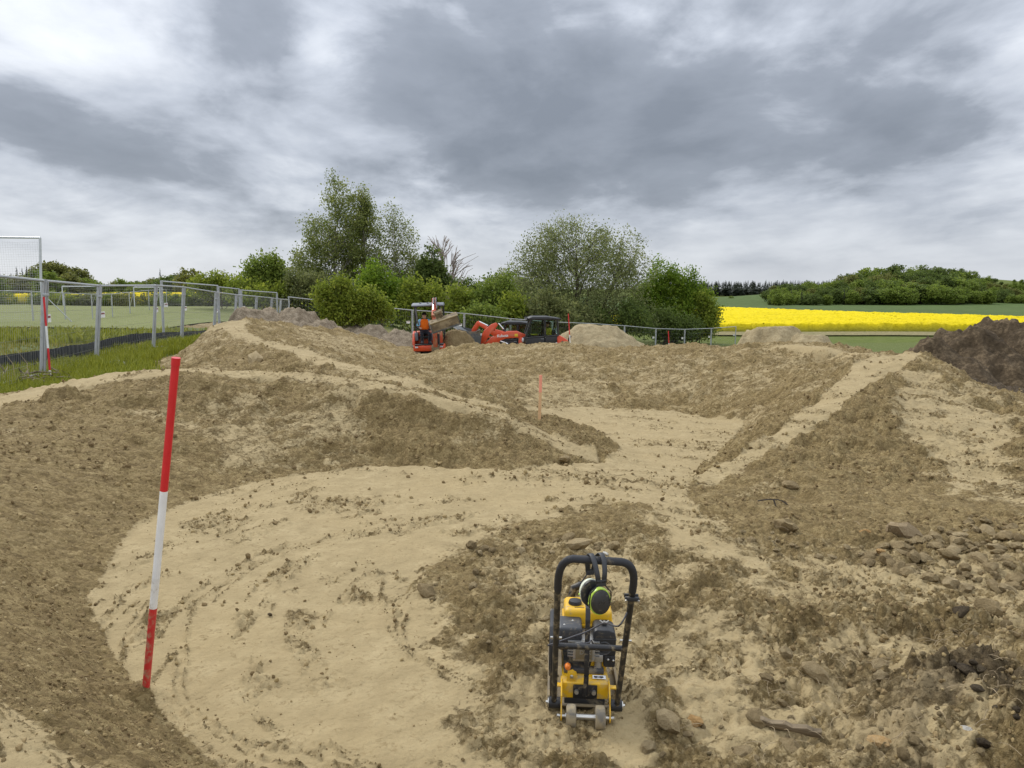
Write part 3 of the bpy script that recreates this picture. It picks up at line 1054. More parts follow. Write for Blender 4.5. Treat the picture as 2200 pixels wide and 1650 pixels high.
def crop(name, quad, nu, nv, height, label, seed):
    """Standing rape: a tufted canopy with ragged sides down to the soil. quad = near left, near right, far right, far left (x, y)."""
    q = np.array(quad, dtype=float)
    U, W = np.meshgrid(np.linspace(0, 1, nu), np.linspace(0, 1, nv))
    u, v = U.ravel(), W.ravel()
    p = (q[0] * ((1 - u) * (1 - v))[:, None] + q[1] * (u * (1 - v))[:, None] + q[2] * (u * v)[:, None] + q[3] * ((1 - u) * v)[:, None])
    x, y = p[:, 0], p[:, 1]
    edge = np.minimum(np.minimum(u * nu, (1 - u) * nu), np.minimum(v * nv, (1 - v) * nv))
    border = edge < .5
    x = x + (fbm(x * 1.4, y * 1.4, 3, seed) - .5) * .8
    y = y + (fbm(x * 1.4 + 5, y * 1.4, 3, seed + 1) - .5) * .8
    z = ground_h(x, y) + np.where(border, 0.0, height + .30 * (fbm(x * 1.1, y * 1.1, 4, seed + 2) - .5) + .35 * (RNG.random(len(x)) - .5) * .6)
    idx = np.arange(nu * nv).reshape(nv, nu)
    F = np.stack([idx[:-1, :-1].ravel(), idx[:-1, 1:].ravel(), idx[1:, 1:].ravel(), idx[1:, :-1].ravel()], axis=1)
    o = np_mesh(name, np.stack([x, y, z], 1), F, M_RAPE, attrs={'stem': ('POINT', np.where(border, 1.0, 0.0))})
    tag(o, label, 'rape field', kind='stuff')
    return o


crop('rapeseed_field', [(8, 97), (80, 80), (90, 88), (46, 170)], 230, 230, 1.25, 'bright yellow flowering rape field spreading right of the trees', 101)
crop('rapeseed_field', [(-64, 92), (-42, 92), (-40, 112), (-66, 112)], 80, 50, 1.1, 'yellow rape strip behind the football pitch, left edge', 111)
crop('rapeseed_field', [(-58, 104), (-44, 100), (-42, 116), (-60, 118)], 60, 40, 1.35, 'yellow rape patch behind the goals of the pitch', 113)
crop('rapeseed_field', [(-24, 72), (-15, 70), (-14, 84), (-26, 86)], 70, 50, 1.3, 'small yellow rape patch between fence end and green shrub', 115)
# pale dry grass margin in front of the rape
sheet('field_margin', field_mat('dry_grass', [(.3, (.16, .15, .07)), (.7, (.30, .25, .14))], 3.0), np.linspace(0, 1, 120), np.linspace(0, 1, 8),
      lambda u, v: (20 + u * 44, np.interp(20 + u * 44, [8, 80], [95.5, 78.5]) - 2.0 + v * 2.6 + .6 * (fbm((20 + u * 44) * .6, v * 2, 3, 5) - .5), ground_h(20 + u * 44, np.interp(20 + u * 44, [8, 80], [95.5, 78.5])) + .12 + .25 * v))

# ------------------------------------------------------------------ trees
def leaf_mat(name, stops, trans=.5):
    k = 1.0 if 'fir' in name else 2.05
    stops = [(p, (min(1, c[0] * k * 1.14), min(1, c[1] * k), c[2] * k * .72)) for p, c in stops]
    m, nt, b = new_mat(name)
    t = nattr(nt, 'tone')
    c = nramp(nt, t, stops)
    nt.links.new(c, b.inputs['Base Color'])
    b.inputs['Roughness'].default_value = .6
    b.inputs['Specular IOR Level'].default_value = .25
    tr = nt.nodes.new('ShaderNodeBsdfTranslucent')
    nt.links.new(c, tr.inputs['Color'])
    mx = nt.nodes.new('ShaderNodeMixShader')
    mx.inputs[0].default_value = trans
    nt.links.new(b.outputs[0], mx.inputs[1]); nt.links.new(tr.outputs[0], mx.inputs[2])
    nt.links.new(mx.outputs[0], nt.nodes['Material Output'].inputs['Surface'])
    return m


def bark_mat(name, lo, hi, scale=4):
    m, nt, b = new_mat(name)
    n = nnoise(nt, scale, 6, .65, .3, 'Object', (1, 1, .35))
    nt.links.new(nramp(nt, n, [(.35, lo), (.65, hi)]), b.inputs['Base Color'])
    b.inputs['Roughness'].default_value = .9
    nbump(nt, b, n, .6, .03)
    return m


L_BIRCH = leaf_mat('birch_leaves', [(0, (.045, .068, .022)), (.5, (.090, .122, .045)), (1, (.165, .195, .085))])
L_WILLOW = leaf_mat('willow_leaves', [(0, (.052, .072, .036)), (.5, (.098, .128, .066)), (1, (.165, .195, .110))])
L_MAPLE = leaf_mat('maple_leaves', [(0, (.036, .075, .010)), (.5, (.075, .130, .016)), (1, (.13, .19, .030))])
L_SHRUB = leaf_mat('shrub_leaves', [(0, (.048, .076, .012)), (.5, (.098, .138, .022)), (1, (.165, .205, .045))])
L_GREY = leaf_mat('grey_shrub_leaves', [(0, (.042, .058, .028)), (.5, (.078, .100, .048)), (1, (.13, .150, .080))])
L_DARK = leaf_mat('dark_leaves', [(0, (.028, .048, .016)), (.5, (.052, .082, .026)), (1, (.085, .122, .04))])
L_FRESH = leaf_mat('fresh_leaves', [(0, (.045, .075, .016)), (.5, (.080, .122, .028)), (1, (.125, .17, .045))])
L_OLIVE = leaf_mat('olive_leaves', [(0, (.044, .056, .020)), (.5, (.080, .098, .036)), (1, (.13, .145, .055))])
L_FIR = leaf_mat('fir_needles', [(0, (.012, .020, .014)), (.5, (.024, .038, .024)), (1, (.042, .060, .036))], .05)
B_BIRCH = bark_mat('birch_bark', (.10, .085, .07), (.46, .43, .38))
B_BROWN = bark_mat('brown_bark', (.045, .036, .026), (.12, .095, .07))
B_DEAD = bark_mat('bleached_bark', (.24, .19, .16), (.42, .35, .31))


def kmeans(pts, k, rng, it=6):
    c = pts[rng.choice(len(pts), k, replace=False)]
    for _ in range(it):
        d = ((pts[:, None] - c[None]) ** 2).sum(2)
        a = d.argmin(1)
        for j in range(k):
            if (a == j).any(): c[j] = pts[a == j].mean(0)
    return a


class Branches:
    def __init__(self, seg=5):
        self.V = []; self.F = []; self.n = 0; self.seg = seg

    def tube(self, pts, radii):
        seg = self.seg
        pts = np.asarray(pts, dtype=float)
        n = len(pts)
        tan = np.gradient(pts, axis=0)
        tan /= np.linalg.norm(tan, axis=1)[:, None] + 1e-9
        ref = np.array([.31, .77, .55])
        a = np.cross(tan, ref); a /= np.linalg.norm(a, axis=1)[:, None] + 1e-9
        b = np.cross(tan, a)
        ang = np.linspace(0, 2 * np.pi, seg, endpoint=False)
        ring = pts[:, None] + (a[:, None] * np.cos(ang)[None, :, None] + b[:, None] * np.sin(ang)[None, :, None]) * np.asarray(radii)[:, None, None]
        self.V.append(ring.reshape(-1, 3))
        i = np.arange(n - 1)[:, None] * seg + np.arange(seg)[None]
        j = np.arange(n - 1)[:, None] * seg + (np.arange(seg)[None] + 1) % seg
        f = np.stack([i, j, j + seg, i + seg], axis=2).reshape(-1, 4) + self.n
        self.F.append(f)
        self.n += n * seg

    def arrays(self):
        return np.concatenate(self.V), np.concatenate(self.F)


def grow(br, p, S, r, rng, tips, droop=0.0, up=.25, depth=0, tw=.012):
    S = np.asarray(S)
    if len(S) == 1 or depth > 9:
        for q in S:
            mid = (p + q) / 2 + rng.normal(0, .05, 3) * np.linalg.norm(q - p) + np.array([0, 0, up * .3 * np.linalg.norm(q - p)])
            sg, br.seg = br.seg, 3
            br.tube([p, mid, q], [max(r * .8, tw), max(r * .55, tw * .8), tw * .5])
            br.seg = sg
            tips.append((mid, q))
        return
    k = 2 if len(S) < 6 else int(rng.integers(2, 4))
    a = kmeans(S, k, rng)
    for j in range(k):
        Sj = S[a == j]
        if not len(Sj): continue
        c = Sj.mean(0)
        f = rng.uniform(.38, .6)
        q = p + (c - p) * f
        d = np.linalg.norm(q - p)
        q = q + np.array([0, 0, up * d * .35]) + rng.normal(0, .07, 3) * d
        rj = max(tw, r * math.sqrt(len(Sj) / len(S)) * .93)
        mid = (p + q) / 2 + rng.normal(0, .08, 3) * d
        sg = br.seg
        if depth > 2: br.seg = 3
        br.tube([p, mid, q], [min(r, rj * 1.15), rj * 1.03, rj * .95])
        br.seg = sg
        grow(br, q, Sj, rj * .95, rng, tips, droop, up, depth + 1, tw)


def sample_blobs(blobs, n, rng, shell=.55, seed=0):
    """Points in a union of ellipsoids (cx, cy, cz, rx, ry, rz), denser towards the outside."""
    vol = np.array([b[3] * b[4] * b[5] for b in blobs]); vol = vol ** .72
    pts = []
    while len(pts) < n:
        b = blobs[rng.choice(len(blobs), p=vol / vol.sum())]
        d = rng.normal(size=3); d /= np.linalg.norm(d)
        rad = rng.random() ** (1 / 3)
        if rng.random() < shell: rad = rng.uniform(.72, 1.06)
        q = np.array(b[:3]) + d * rad * np.array(b[3:])
        if vnoise(q[0] * .8 + q[2] * .6 + 30, q[1] * .8 + q[2] * .9 + 30, seed) < .24: continue
        pts.append(q)
    return np.array(pts)


def leaves(tips, rng, per, size, spread, droop=0.0, aspect=1.6):
    """Leaf-clump faces round each twig end, and a tone for each."""
    nt = len(tips)
    a = np.array([t[0] for t in tips]); b = np.array([t[1] for t in tips])
    k = np.repeat(np.arange(nt), per)
    t = rng.random(len(k)) ** .8 * 1.15
    c = a[k] + (b[k] - a[k]) * t[:, None] + rng.normal(0, spread, (len(k), 3))
    c[:, 2] -= droop * rng.random(len(k)) ** 1.5
    tone_c = rng.normal(.5, .16, nt)
    tone = np.clip(tone_c[k] + rng.normal(0, .17, len(k)), 0, 1)
    n = rng.normal(size=(len(k), 3)); n /= np.linalg.norm(n, axis=1)[:, None]
    h = rng.normal(size=(len(k), 3)); h[:, 2] -= droop * 1.2
    u = h - n * (h * n).sum(1)[:, None]; u /= np.linalg.norm(u, axis=1)[:, None] + 1e-9
    v = np.cross(n, u)
    s = size * rng.uniform(.55, 1.3, len(k))[:, None]
    fold = n * s * .25
    P0 = c - u * s * aspect * .5
    P1 = c + v * s * .5 + fold
    P2 = c + u * s * aspect * .5
    P3 = c - v * s * .5 + fold
    V = np.stack([P0, P1, P2, P3], axis=1).reshape(-1, 3)
    F = np.arange(len(V)).reshape(-1, 4)
    return V, F, np.repeat(tone, 4)


def tree(name, label, cat, group, base, blobs, lmat, bmat, n, per, size, spread, stems=1, r=.12, droop=0.0, up=.25, shell=.55, seed=1, tw=.012, aspect=1.6, bare=False, fork=.25):
    """Tree standing at base (world); blobs in metres relative to the base."""
    rng = np.random.default_rng(seed)
    S = sample_blobs(blobs, n, rng, shell, seed)
    br = Branches(5 if n < 400 else 4)
    tips = []
    a = kmeans(S, stems, rng) if stems > 1 else np.zeros(len(S), int)
    for j in range(stems):
        Sj = S[a == j]
        if not len(Sj): continue
        p0 = np.array([rng.normal(0, .12) * (stems > 1) * 2, rng.normal(0, .12) * (stems > 1) * 2, -.15])
        c = Sj.mean(0); top = Sj[:, 2].max()
        p1 = p0 + np.array([c[0] * .25, c[1] * .25, max(.25, c[2] * fork)])
        rj = r * math.sqrt(len(Sj) / len(S)) if stems > 1 else r
        br.tube([p0, (p0 + p1) / 2 + rng.normal(0, .03, 3), p1], [rj * 1.35, rj * 1.08, rj])
        # leader with whorls: cut the points by height, side branches leave the leader on the way up
        hs = np.quantile(Sj[:, 2], [.0, .22, .45, .66, .84, 1.0])
        p = p1
        for s in range(5):
            sl = Sj[(Sj[:, 2] >= hs[s]) & ((Sj[:, 2] < hs[s + 1]) | (s == 4))]
            rr = rj * (1 - .17 * s)
            if len(sl): 
                ks = min(len(sl), 3)
                aa = kmeans(sl, ks, rng)
                for q in range(ks):
                    if (aa == q).any(): grow(br, p, sl[aa == q], rr * .5, rng, tips, droop, up, 0, tw)
            if s < 4:
                rest = Sj[Sj[:, 2] >= hs[s + 1]]
                tgt = rest.mean(0)
                z = max(p[2] + .05, hs[s + 1] * .82)
                w = (z - p[2]) / max(.1, tgt[2] - p[2]); w = min(1, max(.1, w))
                qn = np.array([p[0] + (tgt[0] - p[0]) * w * .8, p[1] + (tgt[1] - p[1]) * w * .8, z]) + rng.normal(0, .06, 3) * (1, 1, 0)
                br.tube([p, (p + qn) / 2 + rng.normal(0, .05, 3) * (1, 1, 0), qn], [rr, rr * .92, rr * .84])
                p = qn
    root = empty(name, base)
    tag(root, label, cat, group)
    V, F = br.arrays()
    np_mesh('trunk', V, F, bmat, root)
    if not bare:
        V, F, tone = leaves(tips, rng, per, size, spread, droop, aspect)
        np_mesh('crown', V, F, lmat, root, smooth=False, attrs={'tone': ('POINT', tone)})
    return root


def pix_tree(name, label, cat, group, Y, base_px, pblobs, lmat, bmat, n, per, size=.2, spread=.25, depth=.85, shoots=4, **kw):
    """Crown given as (px, py, rx, ry) outlines at distance Y; turned into metres about the foot of the tree."""
    k = Y / FPX
    bx = at(base_px, 650, Y).x
    z0 = gh(bx, Y)
    bl = []
    rr = random.Random(base_px * 7 + int(Y))
    for (px, py, rx, ry) in pblobs:
        c = at(px, py, Y)
        bl.append((c.x - bx, rr.uniform(-.25, .25) * rx * k, c.z - z0, rx * k, rx * k * depth, ry * k))
    # side shoots and tops that break the outline up
    for (cx, cy, cz, rx, ry, rz) in list(bl):
        for q in range(shoots):
            a = rr.uniform(-.5, 3.64)
            s = rr.uniform(.16, .38)
            bl.append((cx + math.cos(a) * rx * rr.uniform(.75, 1.1), cy + rr.uniform(-.6, .6) * ry, cz + math.sin(a) * rz * rr.uniform(.8, 1.15), rx * s, ry * s, rz * s * rr.uniform(1.0, 1.9)))
    return tree(name, label, cat, group, (bx, Y, z0), bl, lmat, bmat, n, per, size, spread, **kw)


GRP = 'trees and shrubs behind the dirt track'
pix_tree('birch_tree', 'tallest birch with drooping leaves, left top of the tree group', 'tree', GRP, 72, 715,
         [(728, 425, 28, 42), (738, 470, 40, 50), (715, 510, 55, 50), (700, 560, 65, 50), (668, 555, 36, 42), (650, 600, 44, 44), (720, 620, 60, 45), (690, 640, 60, 36)], L_BIRCH, B_BIRCH, 900, 28, .125, .34, stems=2, r=.24, droop=.55, up=.5, seed=3, fork=.3)
pix_tree('birch_tree', 'second birch, narrow pointed crown just right of the tallest one', 'tree', GRP, 73, 785,
         [(778, 435, 18, 32), (786, 475, 26, 42), (790, 520, 34, 45), (785, 575, 45, 50)], L_BIRCH, B_BIRCH, 420, 28, .125, .31, stems=1, r=.2, droop=.6, up=.5, seed=4, fork=.3)
pix_tree('birch_tree', 'thin airy birch with sparse leaves, right end of the birches', 'tree', GRP, 71, 845,
         [(835, 490, 30, 32), (862, 510, 30, 40), (850, 560, 48, 45), (880, 570, 22, 35), (830, 600, 45, 40)], L_BIRCH, B_BIRCH, 400, 17, .12, .33, stems=2, r=.16, droop=.35, up=.55, seed=5, fork=.3)
pix_tree('small_tree', 'small dark green tree standing in front of the bare tree', 'tree', GRP, 69, 927,
         [(927, 560, 20, 28), (928, 592, 27, 30), (905, 600, 18, 25), (948, 605, 16, 20)], L_DARK, B_BROWN, 220, 24, .18, .26, r=.09, droop=.2, seed=6)
pix_tree('bare_tree', 'dead leafless tree with pale bleached branches', 'tree', GRP, 74, 945,
         [(945, 520, 32, 22), (985, 525, 32, 24), (1000, 560, 32, 22), (1010, 575, 24, 8), (960, 560, 40, 32), (925, 545, 18, 25)], None, B_DEAD, 130, 1, stems=3, r=.17, up=.35, seed=7, shoots=0, bare=True, tw=.034, shell=.5, fork=.4)
pix_tree('willow_tree', 'broad domed silvery willow behind the loaders', 'tree', GRP, 70, 1255,
         [(1240, 525, 92, 48), (1245, 570, 110, 70), (1250, 620, 120, 60), (1320, 540, 68, 50), (1165, 560, 62, 55), (1110, 600, 42, 50), (1250, 590, 120, 60), (1365, 590, 45, 55), (1150, 640, 75, 50), (1310, 650, 80, 50), (1220, 670, 90, 45), (1160, 690, 70, 30), (1320, 695, 80, 28), (1240, 705, 80, 24)], L_WILLOW, B_BROWN, 1700, 25, .12, .37, stems=4, r=.36, droop=.22, up=.55, seed=8, fork=.2, shoots=1)
pix_tree('maple_tree', 'fresh green maple at the right end of the tree group', 'tree', GRP, 75, 1440,
         [(1425, 590, 30, 30), (1460, 600, 28, 34), (1430, 640, 50, 45), (1480, 650, 40, 40), (1395, 640, 30, 40), (1440, 690, 60, 40)], L_MAPLE, B_BROWN, 700, 38, .14, .30, stems=2, r=.16, up=.5, seed=9, fork=.2)
pix_tree('shrub', 'olive green shrub overhanging the yellow field beside the maple', 'shrub', GRP, 74, 1500,
         [(1500, 670, 34, 36), (1520, 695, 24, 26), (1480, 705, 40, 25)], L_SHRUB, B_BROWN, 340, 30, .14, .32, stems=3, r=.1, up=.5, seed=10)
shrubs = [  # (px, Y, blobs, mat, label, n, per, seed)
    (730, 36, [(728, 632, 26, 30), (700, 655, 26, 30), (752, 648, 24, 34), (735, 678, 40, 24), (690, 640, 14, 18), (772, 662, 18, 26)], L_SHRUB, 'yellow green shrub standing alone on the earth berm', 260, 34, 21),
    (820, 62, [(820, 610, 42, 38), (850, 640, 40, 40), (795, 640, 34, 42), (830, 675, 50, 30)], L_MAPLE, 'bushy bright green shrub below the thin birch', 260, 34, 22),
    (905, 60, [(890, 640, 34, 34), (925, 650, 34, 32), (905, 680, 44, 26)], L_SHRUB, 'green shrub directly behind the excavator canopy', 200, 32, 23),
    (975, 63, [(975, 650, 34, 34), (1000, 665, 30, 30), (970, 690, 45, 24)], L_SHRUB, 'leafy shrub right of the excavator bucket', 200, 30, 24),
    (1050, 62, [(1045, 645, 36, 36), (1080, 640, 34, 40), (1060, 680, 46, 30)], L_FRESH, 'tall shrub above the red loader arms', 230, 32, 25),
    (1100, 60, [(1095, 665, 24, 26), (1085, 690, 28, 22)], L_SHRUB, 'light green sapling beside the rear loader cab', 120, 30, 26),
    (1170, 61, [(1165, 670, 50, 34), (1200, 690, 46, 26), (1140, 690, 30, 24)], L_GREY, 'grey green shrub behind the front loader cab', 240, 30, 27),
    (1320, 67, [(1310, 690, 52, 26), (1360, 690, 40, 28), (1280, 700, 40, 20)], L_DARK, 'dark shrub behind the fence under the willow', 220, 34, 28),
    (1425, 71, [(1420, 700, 46, 24), (1465, 705, 36, 20)], L_DARK, 'dark low shrub behind the fence under the maple', 170, 32, 29),
    (660, 66, [(650, 625, 36, 36), (690, 640, 40, 34), (630, 650, 30, 26)], L_GREY, 'grey green shrub left of the birches', 220, 30, 30),
    (570, 68, [(560, 575, 26, 26), (590, 585, 22, 28), (570, 615, 42, 32), (545, 600, 20, 24)], L_FRESH, 'dense bushy tree at the left end of the tree group', 260, 34, 31),
    (540, 66, [(530, 625, 34, 20), (570, 630, 40, 20), (605, 632, 26, 22)], L_SHRUB, 'low hedge shrub under the dense bushy tree', 190, 30, 32),
    (880, 75, [(870, 610, 30, 30), (900, 620, 26, 30)], L_GREY, 'greyish shrub in the gap below the bare tree', 140, 28, 33),
    (1010, 78, [(1000, 625, 40, 20), (1050, 620, 34, 22), (965, 625, 26, 20)], L_DARK, 'dark green bush in the gap between bare tree and willow', 180, 28, 34),
    (1260, 65, [(1255, 690, 44, 30), (1225, 700, 34, 22)], L_GREY, 'pale shrub behind the sand coloured heap', 180, 28, 35),
    (470, 75, [(460, 612, 30, 16), (500, 615, 34, 16), (430, 618, 26, 14)], L_SHRUB, 'olive hedge shrub left of the fence end', 170, 26, 36),
    (940, 77, [(930, 625, 34, 24), (900, 640, 30, 26), (965, 640, 30, 26)], L_FRESH, 'green hedge shrub behind the excavator, farther row', 170, 30, 38),
    (1110, 77, [(1090, 620, 30, 26), (1120, 640, 34, 30), (1070, 645, 30, 26)], L_FRESH, 'green hedge shrub left under the willow', 170, 30, 39),
    (620, 75, [(612, 615, 34, 26), (640, 630, 30, 24), (590, 630, 28, 22)], L_DARK, 'dark hedge shrub between bushy tree and birches', 170, 30, 40),
    (780, 36.5, [(790, 650, 30, 30), (815, 668, 26, 24), (765, 672, 28, 22)], L_SHRUB, 'yellow green shrub right behind the lone shrub', 170, 32, 41),
    (1040, 58, [(1030, 680, 26, 20), (1060, 690, 24, 18), (1010, 692, 22, 16)], L_FRESH, 'low scrub behind the loader arms', 120, 28, 42),
    (760, 66, [(745, 640, 40, 36), (780, 665, 46, 30), (715, 668, 44, 30)], L_DARK, 'dark shrub filling the foot of the tallest birch', 230, 32, 37),
]
for (px, Y, bl, mt, lab, n, per, sd) in shrubs:
    near = Y < 50
    pix_tree('shrub', lab, 'shrub', GRP, Y, px, bl, mt, B_BROWN, int(n * 1.2), int(per * .72), .082 if near else .15, .16 if near else .32, stems=4, shoots=9 if near else 5, r=.05 if near else .08, up=.7, seed=sd, fork=.12, tw=.008, aspect=1.9)


# ---- far trees: a few kinds, copied
def proto(kind, seed):
    rng = np.random.default_rng(seed)
    if kind == 'fir':
        V, F, T = [], [], []
        h = 1.0
        k = 0
        for i in range(26):
            t = i / 25
            z = .06 + .94 * t
            rad = .17 * (1 - t) ** .8 + .006
            m = int(5 + 9 * (1 - t))
            for j in range(m):
                a = rng.random() * 6.283
                rr = rad * rng.uniform(.65, 1.15)
                d = np.array([math.cos(a), math.sin(a), 0]); s = np.array([-d[1], d[0], 0])
                w = rr * .30 + .004
                p = np.array([0, 0, z])
                V += [p, p + d * rr * .5 + s * w + (0, 0, -.015), p + d * rr + (0, 0, -.04 * rng.uniform(.3, 1.4)), p + d * rr * .5 - s * w + (0, 0, -.015)]
                F.append([k, k + 1, k + 2, k + 3]); k += 4
                T += [rng.random()] * 4
        br = Branches(5); br.tube([(0, 0, -.02), (0, 0, .5), (0, 0, .98)], [.014, .009, .002])
        return br.arrays(), (np.array(V), np.array(F), np.array(T))
    shapes = {'round': [(0, 0, .64, .30, .30, .34), (.1, 0, .38, .32, .30, .28), (-.12, .05, .42, .28, .28, .32)],
              'tall': [(0, 0, .68, .20, .20, .30), (.04, 0, .45, .24, .24, .28), (-.05, 0, .3, .2, .2, .2)],
              'wide': [(0, 0, .55, .42, .36, .36), (.22, 0, .42, .26, .24, .28), (-.22, 0, .44, .26, .24, .26)],
              'bush': [(0, 0, .5, .55, .5, .48), (.3, 0, .4, .35, .3, .36), (-.3, 0, .38, .35, .3, .36)]}
    S = sample_blobs([tuple(np.array(b)) for b in shapes[kind]], 170, rng, .7, seed)
    br = Branches(4); tips = []
    br.tube([(0, 0, -.03), (0.005, 0, .12), (0, 0, .25)], [.022, .018, .015])
    a = kmeans(S, 5, rng)
    for j in range(5):
        if (a == j).any(): grow(br, np.array([0, 0, .25]), S[a == j], .010, rng, tips, 0, .3, 0, .0022)
    V, F, T = leaves(tips, rng, 14, .050, .042, 0, 1.3)
    return br.arrays(), (V, F, T)


_pm = {}


def far_tree(name, label, group, kind, variant, lmat, loc, height, wide=1.0):
    key = (kind, variant)
    if key not in _pm:
        (bv, bf), (lv, lf, lt) = proto(kind, 900 + variant * 13 + len(kind))
        _pm[key] = (bv, bf, lv, lf, lt, {})
    bv, bf, lv, lf, lt, made = _pm[key]
    root = empty(name, loc, (0, 0, random.uniform(0, 6.28)))
    root.scale = (height * wide, height * wide, height)
    tag(root, label, 'tree', group)
    if not made:
        t = np_mesh('trunk', bv, bf, B_BROWN, root)
        c = np_mesh('crown', lv, lf, lmat, root, smooth=False, attrs={'tone': ('POINT', lt)})
        made['meshes'] = (t.data, c.data)
    else:
        for nm, me in zip(('trunk', 'crown'), made['meshes']):
            o = bpy.data.objects.new(nm, me); COL.objects.link(o); o.parent = root
            if nm == 'crown':
                o.material_slots[0].link = 'OBJECT'; o.material_slots[0].material = lmat
    return root


def far_at(px, Y, top_py, name, label, group, kind, variant, lmat, wide=1.0):
    x = at(px, 640, Y).x
    z0 = gh(x, Y)
    zt = at(px, top_py, Y).z
    return far_tree(name, label, group, kind, variant, lmat, (x, Y, z0 - .2), max(1.5, zt - z0), wide)


rg = random.Random(5)
# tree line behind the pitch
G_L = 'tree line behind the football pitch'
for px in range(-60, 560, 13):
    Y = rg.uniform(128, 165)
    jit = rg.uniform(-7, 7)
    mt = rg.choice([L_FRESH, L_OLIVE, L_DARK, L_FRESH])
    top = np.interp(px, [-60, 20, 90, 160, 220, 300, 380, 440, 520, 560], [565, 600, 580, 588, 604, 590, 590, 598, 600, 605]) + rg.uniform(-6, 10)
    far_at(px + jit, Y, top, 'deciduous_tree', {L_FRESH.name: 'fresh green', L_DARK.name: 'dark green', L_OLIVE.name: 'olive brown'}[mt.name] + ' tree in the row beyond the football pitch, ' + ('left of the goals' if px < 120 else 'behind the goals' if px < 340 else 'right of the goals'), G_L, rg.choice(['round', 'wide', 'tall']), rg.randrange(3), mt, rg.uniform(1.2, 1.7))
for px in range(-50, 600, 15):
    if 0 < px < 80 or 268 < px < 322: continue
    far_at(px + rg.uniform(-6, 6), rg.uniform(85, 90), rg.uniform(620, 634), 'hedge_bush', 'bush in the hedge at the far edge of the football pitch', 'hedge along the football pitch', 'bush', rg.randrange(2), rg.choice([L_SHRUB, L_OLIVE, L_FRESH, L_GREY]), rg.uniform(1.2, 1.9))
for px, top in ((28, 584), (40, 570), (52, 573), (62, 568), (72, 572), (20, 588)):
    far_at(px, 140, top, 'fir_tree', 'dark fir in the clump near the tall goal net', 'dark firs left of the pale poplars', 'fir', 0, L_FIR, 1.1)
for px, top in ((90, 562), (108, 560), (124, 560), (140, 566), (155, 572), (172, 573), (186, 580)):
    far_at(px, 150, top, 'pale_tree', 'pale leafing tree right of the dark firs', 'pale leafing trees beyond the pitch', 'tall', rg.randrange(2), L_OLIVE, 1.15)
far_at(407, 118, 573, 'oak_tree', 'rounded brownish green oak above the fence corner', 'oak', 'round', 1, L_OLIVE, 1.25)['group'] = G_L
far_at(484, 120, 578, 'spruce_tree', 'single dark spruce top right of the brownish oak', G_L, 'fir', 1, L_FIR, 1.0)
far_at(347, 135, 574, 'spruce_tree', 'single dark spruce left of the brownish oak', G_L, 'fir', 1, L_FIR, .9)
# wood on the hill to the right
G_R = 'trees of the wood on the hill'
for row, (Y, n) in enumerate(((226, 36), (240, 34), (258, 32), (280, 30))):
    for i in range(n):
        px = 1655 + (i + rg.uniform(-.35, .35)) * (620 / n)
        edge_top = np.interp(px, [1650, 1700, 1780, 1850, 1900, 2000, 2060, 2130, 2200, 2300], [612, 608, 600, 580, 572, 568, 572, 596, 604, 600])
        top = edge_top + (658 - edge_top) * [.46, .26, .10, .0][row] + rg.uniform(-5, 7)
        kind = rg.choice(['round', 'round', 'tall', 'wide'])
        mt = rg.choice([L_FRESH, L_DARK, L_DARK, L_FRESH, L_OLIVE])
        where = ['in the front row', 'behind the front row', 'in the upper rows', 'at the skyline'][row] + (', left part' if px < 1800 else ', under the hilltop' if px < 2080 else ', right part')
        far_at(px, Y + rg.uniform(-5, 5), top, 'deciduous_tree', {L_FRESH.name: 'fresh green', L_DARK.name: 'dark green', L_OLIVE.name: 'olive brown'}[mt.name] + ' tree of the wooded hill ' + where, G_R, kind, rg.randrange(3), mt, rg.uniform(1.15, 1.5) * (1.3 if row == 0 else 1))
for i in range(16):
    px = rg.uniform(1655, 2200)
    far_at(px, rg.uniform(223, 240), rg.uniform(612, 628), 'fir_tree', 'dark fir at the edge of the wooded hill', 'firs of the wooded hill', 'fir', rg.randrange(2), L_FIR, rg.uniform(.9, 1.3))
far_at(1571, 300, 639, 'round_bush', 'lone round bush in the green field, left of the wood', None, 'bush', 0, L_FRESH, 1.1)
del_me = None


def conifer_wood():
    rng = np.random.default_rng(3)
    lv, lt = [], []
    for i in range(13):
        h = i / 12
        for j in range(5):
            a = rng.random() * 6.283
            rr = (.20 * (1 - h) + .012) * rng.uniform(.7, 1.15); z = .04 + .96 * h
            d = np.array([math.cos(a), math.sin(a), 0]); s = np.array([-d[1], d[0], 0])
            lv += [(0, 0, z), tuple(d * rr * .6 + s * rr * .45 + (0, 0, z - .03)), tuple(d * rr + (0, 0, z - .07)), tuple(d * rr * .6 - s * rr * .45 + (0, 0, z - .03))]
            lt += [rng.random()] * 4
    lv, lt = np.array(lv), np.array(lt); lf = np.arange(len(lv)).reshape(-1, 4)
    V, F, T = [], [], []
    n = 0
    for i in range(520):
        Y = rng.uniform(470, 540)
        px = rng.uniform(1380, 1900)
        x = (px - 1100) / FPX * Y
        z0 = gh(x, Y)
        h = at(px, 604 + rng.uniform(-3, 5), Y).z - z0 + rng.uniform(-1.5, .5)
        V.append(lv * (h * rng.uniform(1.9, 2.5), h * rng.uniform(1.9, 2.5), h) + (x, Y, z0)); F.append(lf + n); T.append(lt); n += len(lv)
    o = np_mesh('conifer_wood', np.concatenate(V), np.concatenate(F), L_FIR, smooth=False, attrs={'tone': ('POINT', np.concatenate(T))})
    tag(o, 'dark band of distant conifer forest left of the wooded hill', 'forest', kind='stuff')


conifer_wood()

